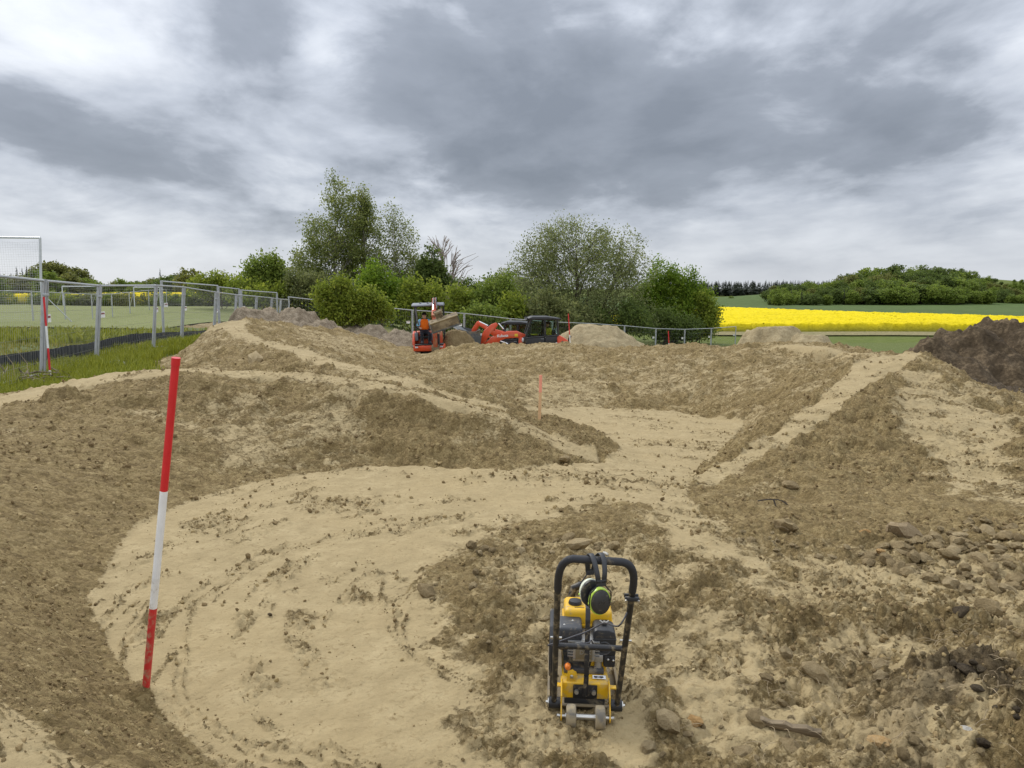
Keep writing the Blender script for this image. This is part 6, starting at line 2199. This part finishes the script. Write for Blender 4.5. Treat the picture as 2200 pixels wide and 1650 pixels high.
def px_heap(px, top_py, Y, half_px, ry, flat=.25):
    c = at(px, 700, Y)
    zt = at(px, top_py, Y).z
    return cone(c.x, Y, zt - gh(c.x, Y), half_px * Y / FPX * (1.0), ry, flat)


heap('spoil_heap', 'flat topped sandy spoil heap right of the loaders', 'soil heap', M_SAND, union(px_heap(1290, 701, 38, 135, 3.6, .35), px_heap(1240, 716, 37, 70, 2.4, .2)), .5, 9, 33.5, 43, .07, .10, 201)
heap('spoil_heap', 'broad sandy spoil heap in front of the yellow field', 'soil heap', M_SAND, union(px_heap(1660, 709, 30, 110, 3.0, .5), px_heap(1740, 722, 28, 80, 2.4, .3)), 7, 16, 25.5, 34, .07, .09, 205)
heap('spoil_heap', 'brown soil heap between excavator and loader bucket', 'soil heap', M_SOIL, px_heap(990, 711, 31, 44, 1.3, .2), -3.5, .6, 29, 33.5, .06, .12, 207)
heap('topsoil_heap', 'dark brown topsoil heap at the right edge', 'soil heap', M_TOP,
     union(px_heap(2150, 698, 22, 120, 4.0, .25), px_heap(2075, 718, 21.5, 110, 3.2, .25), px_heap(2190, 702, 23, 60, 2, .3), px_heap(2250, 706, 22.5, 150, 4, .3), px_heap(2020, 735, 20.5, 70, 2.2, .1), px_heap(2420, 710, 24, 160, 4, .2)), 9, 26, 16, 28, .07, .30, 211)
heap('rubble_heap', 'grey brown stony heap behind the left fence end', 'soil heap', M_RUB, union(px_heap(560, 668, 31, 75, 2.4, .35), px_heap(640, 666, 31.5, 70, 2.4, .3), px_heap(690, 690, 31, 60, 2.0, .2)), -13, -5.5, 27.5, 35, .06, .18, 215)
heap('rubble_heap', 'long low stony windrow left of the excavator', 'soil heap', M_RUB, union(px_heap(800, 700, 35, 60, 1.6, .2), px_heap(860, 712, 34, 60, 1.5, .2), px_heap(760, 698, 36, 40, 1.4, .2)), -9.5, -3, 31.5, 38.5, .06, .18, 219)


# ------------------------------------------------------------------ stones and clods
def clod_mesh(seed, sub=2, flat=.8, sharp=0.0):
    bm = bmesh.new()
    bmesh.ops.create_icosphere(bm, subdivisions=sub, radius=1.0)
    r = random.Random(seed)
    ax = [(Vector((r.gauss(0, 1), r.gauss(0, 1), r.gauss(0, 1))).normalized(), r.uniform(.55, .95)) for _ in range(9)]
    for v in bm.verts:
        n = v.co.normalized()
        k = 1.0
        for a, d in ax:                       # planes cut facets off the ball
            q = n.dot(a)
            if q > 0: k = min(k, d / max(q, 1e-3))
        k *= 1 + .14 * math.sin(5 * n.x + seed) * math.sin(4 * n.y + 2 * seed) + .08 * math.sin(11 * n.z + seed) * math.sin(9 * n.x) + r.uniform(-.07, .07)
        v.co = n * k
        v.co.z *= flat
    me = bpy.data.meshes.new('clod')
    bm.to_mesh(me); bm.free()
    me.polygons.foreach_set('use_smooth', [True] * len(me.polygons))
    me.set_sharp_from_angle(angle=math.radians(30))
    return me


def clod_mat(name, lo, mid, hi):
    m, nt, b = new_mat(name)
    oi = nt.nodes.new('ShaderNodeObjectInfo')
    n = nnoise(nt, 2.2, 7, .7)
    f = nmath(nt, 'ADD', nmath(nt, 'MULTIPLY', n, .75), nmath(nt, 'MULTIPLY', oi.outputs['Random'], .28))
    nt.links.new(nramp(nt, f, [(.32, lo), (.52, mid), (.75, hi)]), b.inputs['Base Color'])
    b.inputs['Roughness'].default_value = .95
    b.inputs['Specular IOR Level'].default_value = .15
    nbump(nt, b, nnoise(nt, 7, 7, .72), 1.0, .02)
    return m


M_CLOD = clod_mat('dry_clod', (.21, .155, .080), (.32, .242, .130), (.45, .355, .21))
M_DARKC = clod_mat('dark_clod', (.06, .045, .03), (.115, .088, .055), (.22, .17, .105))
M_ORANGE = clod_mat('ochre_stone', (.34, .20, .08), (.50, .31, .13), (.62, .45, .24))
M_PALE = clod_mat('pale_stone', (.50, .47, .40), (.68, .65, .58), (.78, .76, .70))
M_PINK = clod_mat('pinkish_stone', (.27, .20, .115), (.37, .285, .175), (.50, .42, .29))
CLODS = {m.name: [] for m in (M_CLOD, M_DARKC, M_ORANGE, M_PALE, M_PINK)}
for m in (M_CLOD, M_DARKC, M_ORANGE, M_PALE, M_PINK):
    for s in range(6 if m is M_CLOD else 2):
        me = clod_mesh(30 + s * 7, 2, [.8, .65, .9, .72, .6, .85][s])
        me.materials.append(m)
        CLODS[m.name].append(me)
rc = random.Random(99)
PLACED = []


def clod(x, y, r, mat, name, label, group, sink=.35, stretch=1.0):
    me = rc.choice(CLODS[mat.name])
    o = bpy.data.objects.new(name, me)
    COL.objects.link(o)
    PLACED.append((o, x, y, r * (.8 - sink) * .8))
    o.scale = (r * stretch * rc.uniform(.85, 1.2), r * rc.uniform(.85, 1.15), r * rc.uniform(.75, 1.0))
    o.rotation_euler = (rc.uniform(-.5, .5), rc.uniform(-.5, .5), rc.uniform(0, 6.28))
    tag(o, label, 'stone' if 'stone' in name or 'boulder' in name else 'clod', group)
    return o


for (px, py, wpx, mat, nm, lab, stretch) in (
        (1688, 1140, 52, M_CLOD, 'boulder', 'smooth brown boulder at the left foot of the right mound', 1.0),
        (1697, 1052, 38, M_CLOD, 'earth_clod', 'crusty clod on the slope of the right mound below its path', 1.2),
        (1945, 1160, 58, M_PINK, 'boulder', 'large pinkish boulder above the clod pile', 1.15),
        (1858, 1155, 22, M_ORANGE, 'stone', 'small orange stone left of the pinkish boulder', 1.0),
        (1892, 1196, 20, M_ORANGE, 'stone', 'ochre stone among the clods below the pinkish boulder', 1.0),
        (1238, 1182, 52, M_CLOD, 'stone', 'long flat stone just above the compactor handle', 1.5),
        (1222, 1155, 36, M_CLOD, 'stone', 'rounded brown stone behind the long flat stone', 1.0),
        (1314, 1176, 34, M_CLOD, 'stone', 'flat stone right of the long flat stone', 1.3),
        (1302, 1190, 16, M_PALE, 'stone', 'small pale stone right above the compactor handle', 1.0),
        (1014, 1186, 30, M_CLOD, 'stone', 'round stone on the left rim of the island, left of a pair', 1.1),
        (1042, 1189, 24, M_CLOD, 'stone', 'round stone on the left rim of the island, right of a pair', 1.0),
        (918, 1278, 42, M_CLOD, 'earth_clod', 'elongated clod at the left tip of the rough island', 1.5),
        (1066, 1271, 22, M_CLOD, 'stone', 'upright stone left of the compactor handle', .7),
        (1180, 1285, 28, M_CLOD, 'stone', 'grey stone touching the left of the compactor handle', 1.2),
        (1114, 1183, 18, M_CLOD, 'stone', 'smooth round stone on top of the island', 1.0),
        (1214, 990, 26, M_CLOD, 'stone', 'angular stone at the right foot of the near left bank', 1.1),
        (548, 782, 36, M_CLOD, 'boulder', 'grey brown boulder on the slope behind the first crest', 1.2),
        (1440, 1566, 66, M_CLOD, 'boulder', 'big lumpy clod right of the compactor wheels', .9),
        (1490, 1546, 40, M_ORANGE, 'stone', 'ochre angular stone right of the big lumpy clod', 1.2),
        (1395, 1612, 40, M_CLOD, 'stone', 'tilted flat stone below the big lumpy clod', 1.0),
        (1424, 1596, 28, M_CLOD, 'stone', 'dark upright stone under the big lumpy clod', .7),
        (1742, 1466, 58, M_CLOD, 'boulder', 'smooth grey brown boulder in the right foreground', 1.2),
        (1690, 1428, 34, M_CLOD, 'earth_clod', 'rounded clod up left of the foreground boulder', 1.1),
        (1890, 1432, 30, M_CLOD, 'earth_clod', 'rounded clod at the edge of the near right heap', 1.2),
        (2078, 1560, 24, M_PALE, 'stone', 'whitish stone on the near right heap', 1.2),
        (1895, 1606, 58, M_ORANGE, 'earth_clod', 'yellowish clod low on the near right heap', 1.1),
        (1700, 1602, 52, M_CLOD, 'earth_clod', 'broken clod at the bottom right of the strip', 1.3),
        (1590, 1618, 46, M_CLOD, 'earth_clod', 'round clod at the bottom edge right of the strip', 1.1),
        (1620, 1555, 44, M_CLOD, 'earth_clod', 'low clod left of the old board', 1.3),
        (2120, 1335, 46, M_CLOD, 'earth_clod', 'long clod on the back rim of the near right heap', 1.6),
        (2060, 1345, 30, M_DARKC, 'earth_clod', 'dark clod on the back rim of the near right heap', 1.2),
        (580, 1327, 12, M_DARKC, 'stone', 'single small dark stone lying on the pale floor', 1.0),
        (2190, 1255, 44, M_CLOD, 'boulder', 'pale angular boulder at the right edge below the clods', 1.1)):
    x, y = hit(px, py)
    clod(x, y, wpx * .5 * math.hypot(x, y) / FPX * 1.02, mat, nm, lab, None, .42, stretch)

zones = [  # outline (pixels), count, radius range, material, label, group
    ([(1840, 1170), (1950, 1180), (2060, 1110), (2199, 1130), (2199, 1285), (2100, 1270), (1960, 1240), (1850, 1215)], 150, (.022, .075), M_CLOD, 'rounded clod in the pile at the foot of the right mound', 'clods piled below the right mound'),
    ([(1560, 1120), (1700, 1160), (1850, 1190), (1850, 1215), (1680, 1200), (1570, 1160)], 26, (.016, .042), M_CLOD, 'clod along the left foot of the right mound', 'clods along the foot of the right mound'),
    ([(900, 1250), (1000, 1180), (1150, 1150), (1350, 1130), (1400, 1200), (1380, 1300), (1180, 1330), (1160, 1450), (1060, 1500), (960, 1360)], 60, (.014, .036), M_CLOD, 'clod on the rough island left of and behind the compactor', 'clods on the rough island'),
    ([(1400, 1500), (1550, 1520), (1750, 1400), (2000, 1340), (2199, 1330), (2199, 1649), (1400, 1649)], 70, (.012, .036), M_CLOD, 'clod on the near right heap', 'clods on the near right heap'),
    ([(1900, 1420), (2199, 1380), (2199, 1649), (1950, 1600)], 16, (.016, .045), M_DARKC, 'dark topsoil clod on the near right heap', 'dark clods on the near right heap')]
for (pz, cnt, (r0, r1), mat, lab, grp) in zones:
    poly = outline(pz)
    xs = [p[0] for p in poly]; ys = [p[1] for p in poly]
    k = 0
    while k < cnt:
        x = rc.uniform(min(xs), max(xs)); y = rc.uniform(min(ys), max(ys))
        if not in_poly(np.array([x]), np.array([y]), poly)[0]: continue
        if abs(x - .352) < .2 and 3.1 < y < 3.95: continue
        clod(x, y, r0 + (r1 - r0) * rc.random() ** 2.2, mat, 'earth_clod', lab, grp, rc.uniform(.3, .65), rc.uniform(.9, 1.4))
        k += 1


_z = surf(np.array([p[1] for p in PLACED]), np.array([p[2] for p in PLACED]))[0]
for (o, x, y, dz), z in zip(PLACED, _z):
    o.location = (x, y, float(z) + dz)


def crumbs(name, label, n, dens, size_fn, mat, seed, ymin=1.9, ymax=26, sub=0):
    """Uncountable crumbs of soil: one mesh."""
    rng = np.random.default_rng(seed)
    bm = bmesh.new(); bmesh.ops.create_icosphere(bm, subdivisions=1, radius=1.0)
    bv = np.array([v.co[:] for v in bm.verts]); bf = np.array([[v.index for v in f.verts] for f in bm.faces]); bm.free()
    m = n * 6
    y = np.exp(rng.uniform(math.log(ymin), math.log(ymax), m))
    x = rng.uniform(-.8, .8, m) * (y + .6)
    z, c, grass, mud, st = surf(x, y)
    keep = rng.random(m) < dens(x, y, c, grass, mud, st)
    x, y, z = x[keep][:n], y[keep][:n], z[keep][:n]
    k = len(x)
    s = size_fn(x, y, rng.random(k))
    q = rng.normal(size=(k, 4)); q /= np.linalg.norm(q, axis=1)[:, None]
    w, a, b, c2 = q.T
    R = np.stack([np.stack([1 - 2 * (b * b + c2 * c2), 2 * (a * b - c2 * w), 2 * (a * c2 + b * w)], 1), np.stack([2 * (a * b + c2 * w), 1 - 2 * (a * a + c2 * c2), 2 * (b * c2 - a * w)], 1), np.stack([2 * (a * c2 - b * w), 2 * (b * c2 + a * w), 1 - 2 * (a * a + b * b)], 1)], 1)
    sc3 = s[:, None] * rng.uniform(.55, 1.25, (k, 3))
    jit = 1 + rng.uniform(-.25, .2, (k, len(bv), 1))
    V = np.einsum('kij,knj->kni', R, bv[None] * jit * sc3[:, None, :])
    V = V + np.stack([x, y, z + s * .35], 1)[:, None, :]
    F = (bf[None] + (np.arange(k) * len(bv))[:, None, None]).reshape(-1, 3)
    tone = np.repeat(rng.random(k), len(bv))
    o = np_mesh(name, V.reshape(-1, 3), F, mat, smooth=False, attrs={'tone': ('POINT', tone)})
    tag(o, label, 'soil crumbs', kind='stuff')
    return o


def crumb_mat(name, stops):
    m, nt, b = new_mat(name)
    nt.links.new(nramp(nt, nattr(nt, 'tone'), stops), b.inputs['Base Color'])
    b.inputs['Roughness'].default_value = .95
    b.inputs['Specular IOR Level'].default_value = .15
    return m


M_CRUMB = crumb_mat('soil_crumb', [(0, (.15, .105, .05)), (.5, (.245, .178, .09)), (.9, (.31, .232, .112)), (1, (.42, .335, .19))])


def dens_all(x, y, c, g, mud, st):
    cl = fbm(x * 1.3, y * 1.3, 4, 301)
    heapz = sstep(.9, 1.8, x) * sstep(5.5, 4.0, y)
    d = (1 - c) ** 1.3 * (.16 + .8 * sstep(.42, .62, cl) + .7 * heapz) + c * st * 1.0 + .02 * c + .35 * (1 - c) * sstep(-1.0, -1.6, x) * sstep(6, 4, y)
    return np.clip(d * (1 - g), 0, 1)


crumbs('soil_crumbs', 'loose crumbs of brown soil strewn over banks and heaps', 29000, dens_all,
       lambda x, y, u: (.0035 + .012 * u ** 5) * np.clip(y / 4.2, .75, 1.8) * (1 + .5 * sstep(1.0, 2.0, x) * sstep(5.5, 4, y)), M_CRUMB, 51)

# ------------------------------------------------------------------ wood, roots and straw in the soil
def strands(name, label, cat, n, region, r, length, mat, seed, lift=.02):
    rng = np.random.default_rng(seed)
    br = Branches(4)
    poly = outline(region)
    xs = [p[0] for p in poly]; ys = [p[1] for p in poly]
    k = 0
    while k < n:
        x, y = rng.uniform(min(xs), max(xs)), rng.uniform(min(ys), max(ys))
        if not in_poly(np.array([x]), np.array([y]), poly)[0]: continue
        L = length * rng.uniform(.4, 1.3); a = rng.uniform(0, 6.28)
        bend = rng.normal(0, .35)
        t = np.linspace(0, 1, 5)
        px_ = x + L * (t * math.cos(a) - bend * t * t * math.sin(a)); py_ = y + L * (t * math.sin(a) + bend * t * t * math.cos(a))
        pz_ = ground_h(px_, py_) + .012 + lift * np.sin(t * 3.1) + .004 + rng.random() * lift
        rr = r * rng.uniform(.6, 1.3)
        br.tube(np.stack([px_, py_, pz_], 1), np.array([1, 1, .9, .7, .35]) * rr)
        k += 1
    V, F = br.arrays()
    o = np_mesh(name, V, F, mat)
    tag(o, label, cat, kind='stuff')


M_STRAW = paint('dry_root', (.36, .28, .17), .9, 0, 0, 6, .3)
strands('root_fibres', 'pale root fibres and straw scattered over the near right heap', 'roots', 170, [(1450, 1480), (1750, 1380), (2000, 1330), (2199, 1310), (2199, 1649), (1450, 1649)], .0013, .09, M_STRAW, 61)
strands('root_fibres', 'few root fibres on the foot of the right mound', 'roots', 22, [(1600, 1050), (2199, 1050), (2199, 1250), (1650, 1200)], .0018, .12, M_STRAW, 62)


def board():
    a, b = hit(1625, 1560), hit(1765, 1578)
    za, zb = float(surf(*[np.array([q]) for q in a])[0][0]), float(surf(*[np.array([q]) for q in b])[0][0])
    d = Vector((b[0] - a[0], b[1] - a[1], 0)); L = d.length
    o = MB()
    n = 9
    top = [(L * i / n, .018 + .008 * math.sin(i * 2.1)) for i in range(n + 1)]
    bot = [(L * i / n, -.018 + .006 * math.sin(i * 1.3 + 1)) for i in range(n, -1, -1)]
    o.prism(top + bot, 'y', -.012, .012, .002)
    m, nt, bs = new_mat('weathered_wood')
    nn = nnoise(nt, 9, 6, .6, .5, 'Object', (.25, 3, 3))
    nt.links.new(nramp(nt, nn, [(.35, (.10, .075, .045)), (.6, (.26, .20, .125)), (.8, (.36, .29, .19))]), bs.inputs['Base Color'])
    bs.inputs['Roughness'].default_value = .9; nbump(nt, bs, nn, .8, .01)
    q = o.build('old_board', m)
    q.location = (a[0], a[1], max(za, zb) + .012)
    q.rotation_euler = (math.radians(20), 0, math.atan2(d.y, d.x))
    tag(q, 'weathered splintered board lying in the near right soil', 'board')


board()


def root_piece():
    a = hit(1655, 1090)
    root = empty('tree_root', (a[0], a[1], float(surf(np.array([a[0]]), np.array([a[1]]))[0][0])))
    tag(root, 'dark forked root sticking out of the right mound slope', 'root')
    m = paint('wet_root', (.05, .038, .026), .8)
    MB().tube([(-.12, 0, .03), (-.03, -.02, .05), (.06, -.01, .045), (.15, .0, .01)], [.007, .007, .006, .003], 6).build('stem', m, root)
    MB().tube([(.02, -.02, .05), (.03, -.05, .0), (.035, -.08, -.06)], [.008, .007, .004], 6).build('side_root', m, root)
    MB().tube([(.10, 0, .035), (.15, -.03, 0), (.2, -.05, -.05)], [.007, .006, .003], 6).build('side_root', m, root)


root_piece()


# ------------------------------------------------------------------ grass and brush at the left
def grass_mat(name, stops):
    m = leaf_mat(name, stops, .35)
    return m


def grass(name, label, n, region, hmin, hmax, stops, seed, w=.006, poly_ok=None):
    rng = np.random.default_rng(seed)
    m = n * 3
    xs = [p[0] for p in region]; ys = [p[1] for p in region]
    yy = np.exp(rng.uniform(math.log(min(ys)), math.log(max(ys)), m))
    xx = rng.uniform(min(xs), max(xs), m)
    z, c, g, mud, st = surf(xx, yy)
    tuft = fbm(xx * 1.5, yy * 1.5, 3, seed)
    ok = in_poly(xx, yy, region) & (rng.random(m) < g * sstep(.25, .6, tuft + .1)) & (g > .3)
    x, y, z, tf = xx[ok][:n], yy[ok][:n], z[ok][:n], tuft[ok][:n]
    k = len(x)
    h = (hmin + (hmax - hmin) * rng.random(k)) * (.5 + tf)
    a = rng.uniform(0, 6.28, k)
    lean = rng.uniform(.1, .75, k) * h
    la = a + rng.normal(0, .4, k) + 1.3
    ww = w * np.clip(y / 9, 1, 6) * rng.uniform(.6, 1.4, k)
    dx, dy = np.cos(a) * ww, np.sin(a) * ww
    lx, ly = np.cos(la) * lean, np.sin(la) * lean
    V = np.stack([np.stack([x - dx, y - dy, z - .02], 1), np.stack([x + dx, y + dy, z - .02], 1), np.stack([x + lx * .4 + dx * .7, y + ly * .4 + dy * .7, z + h * .62], 1), np.stack([x + lx * .4 - dx * .7, y + ly * .4 - dy * .7, z + h * .62], 1),
                  np.stack([x + lx, y + ly, z + h], 1)], 1).reshape(-1, 3)
    b = np.arange(k)[:, None] * 5
    F = np.concatenate([b + np.array([0, 1, 2]), b + np.array([0, 2, 3]), b + np.array([3, 2, 4])])
    tone = np.repeat(np.clip(rng.normal(.5, .2, k), 0, 1), 5)
    o = np_mesh(name, V, F, grass_mat(name + '_blades', stops), smooth=False, attrs={'tone': ('POINT', tone)})
    tag(o, label, 'grass', kind='stuff')


GS = [(0, (.052, .068, .008)), (.5, (.090, .112, .014)), (1, (.15, .168, .034))]
GD = [(0, (.055, .066, .014)), (.5, (.090, .102, .024)), (1, (.16, .15, .06))]
grass('long_grass', 'long green grass between fence and earth berm', 20000, [(-11.2, 9.5), (-6.2, 9.5), (-5.0, 11.5), (-8.4, 18.5), (-9.0, 24), (-11.5, 27), (-11.5, 20)], .10, .24, GS, 401)
grass('meadow_grass', 'rough meadow grass behind the left fence', 26000, [(-40, 13), (-9.5, 13), (-11, 22), (-11.5, 40), (-40, 40)], .05, .16, GD, 403, .010)
grass('weed_bank', 'darker weeds along the low bank before the football pitch', 9000, [(-40, 27), (-15, 27), (-13, 36), (-40, 36)], .18, .42, GS, 405, .02)


def brush():
    a = hit(45, 826)
    root = empty('brush_pile', (a[0], a[1], gh(a[0], a[1])))
    tag(root, 'pile of dry brushwood and torn roots at the left edge', 'brushwood')
    rng = np.random.default_rng(8)
    br = Branches(5)
    for i in range(150):
        c = np.array([rng.normal(-.25, .55), rng.normal(.25, .4), abs(rng.normal(.02, .07))])
        d = rng.normal(size=3); d[2] = abs(d[2]) * .35; d /= np.linalg.norm(d)
        L = rng.uniform(.12, .55)
        pts = [c - d * L / 2, c + rng.normal(0, .03, 3), c + d * L / 2]
        r = rng.uniform(.004, .02)
        br.tube(pts, [r, r * .9, r * .5])
    V, F = br.arrays()
    tag(np_mesh('twigs', V, F, bark_mat('dry_brush', (.07, .05, .03), (.32, .26, .19), 5), root), kind='stuff')
    for k in range(5):
        p = rng.normal(0, .35, 2)
        MB().tube([(p[0] - .4, p[1] + .3, .0), (p[0] - .45, p[1] + .35, .35), (p[0] - .6, p[1] + .3, .62)], [.006, .005, .002], 5).build('dry_stalk', M_STRAW, root)


brush()
p0, p1 = hit(2, 836), hit(100, 811)
po = MB().tube([(p0[0] - .6, p0[1] - .5, gh(*p0) + .10), (p0[0], p0[1], gh(*p0) + .09), (p1[0], p1[1], gh(*p1) + .10)], .017, 8).build('steel_tube', GALV)
tag(po, 'galvanised tube lying over the brushwood at the left edge', 'tube')
for (px, py, Y, lab) in ((236, 801, None, 'grey fence block half hidden in grass right of the banded pole'),):
    q = hit(px, py - 4)
    q = (q[0] - .3, q[1] + .9)
    mb = MB(); mb.box((0, 0, .05), (.34, .22, .15), (.1, .12, .4), .02); mb.box((0, 0, .13), (.20, .12, .04), (.1, .12, .4), .01)
    o = mb.build('fence_block', CONC); o.location = (q[0], q[1], gh(*q)); tag(o, lab, 'fence block')
# loose black sheet and pegs by the far fence corner
q = (-10.9, 29.6)
V = []
mb = MB()
for i in range(7):
    pass
mb.tube([(-1.0, 0, .16), (-.4, .1, .10), (.3, -.05, .14), (.9, .05, .10)], [.10, .16, .14, .08], 8)
mb.bm.verts.ensure_lookup_table()
for v in mb.bm.verts: v.co.z = v.co.z * .8 + random.uniform(-.02, .02)
o = mb.build('black_sheet_roll', paint('black_plastic_sheet', (.022, .024, .03), .55)); o.location = (q[0], q[1], gh(*q)); tag(o, 'crumpled roll of black sheet under the taller fence panels', 'sheet roll')
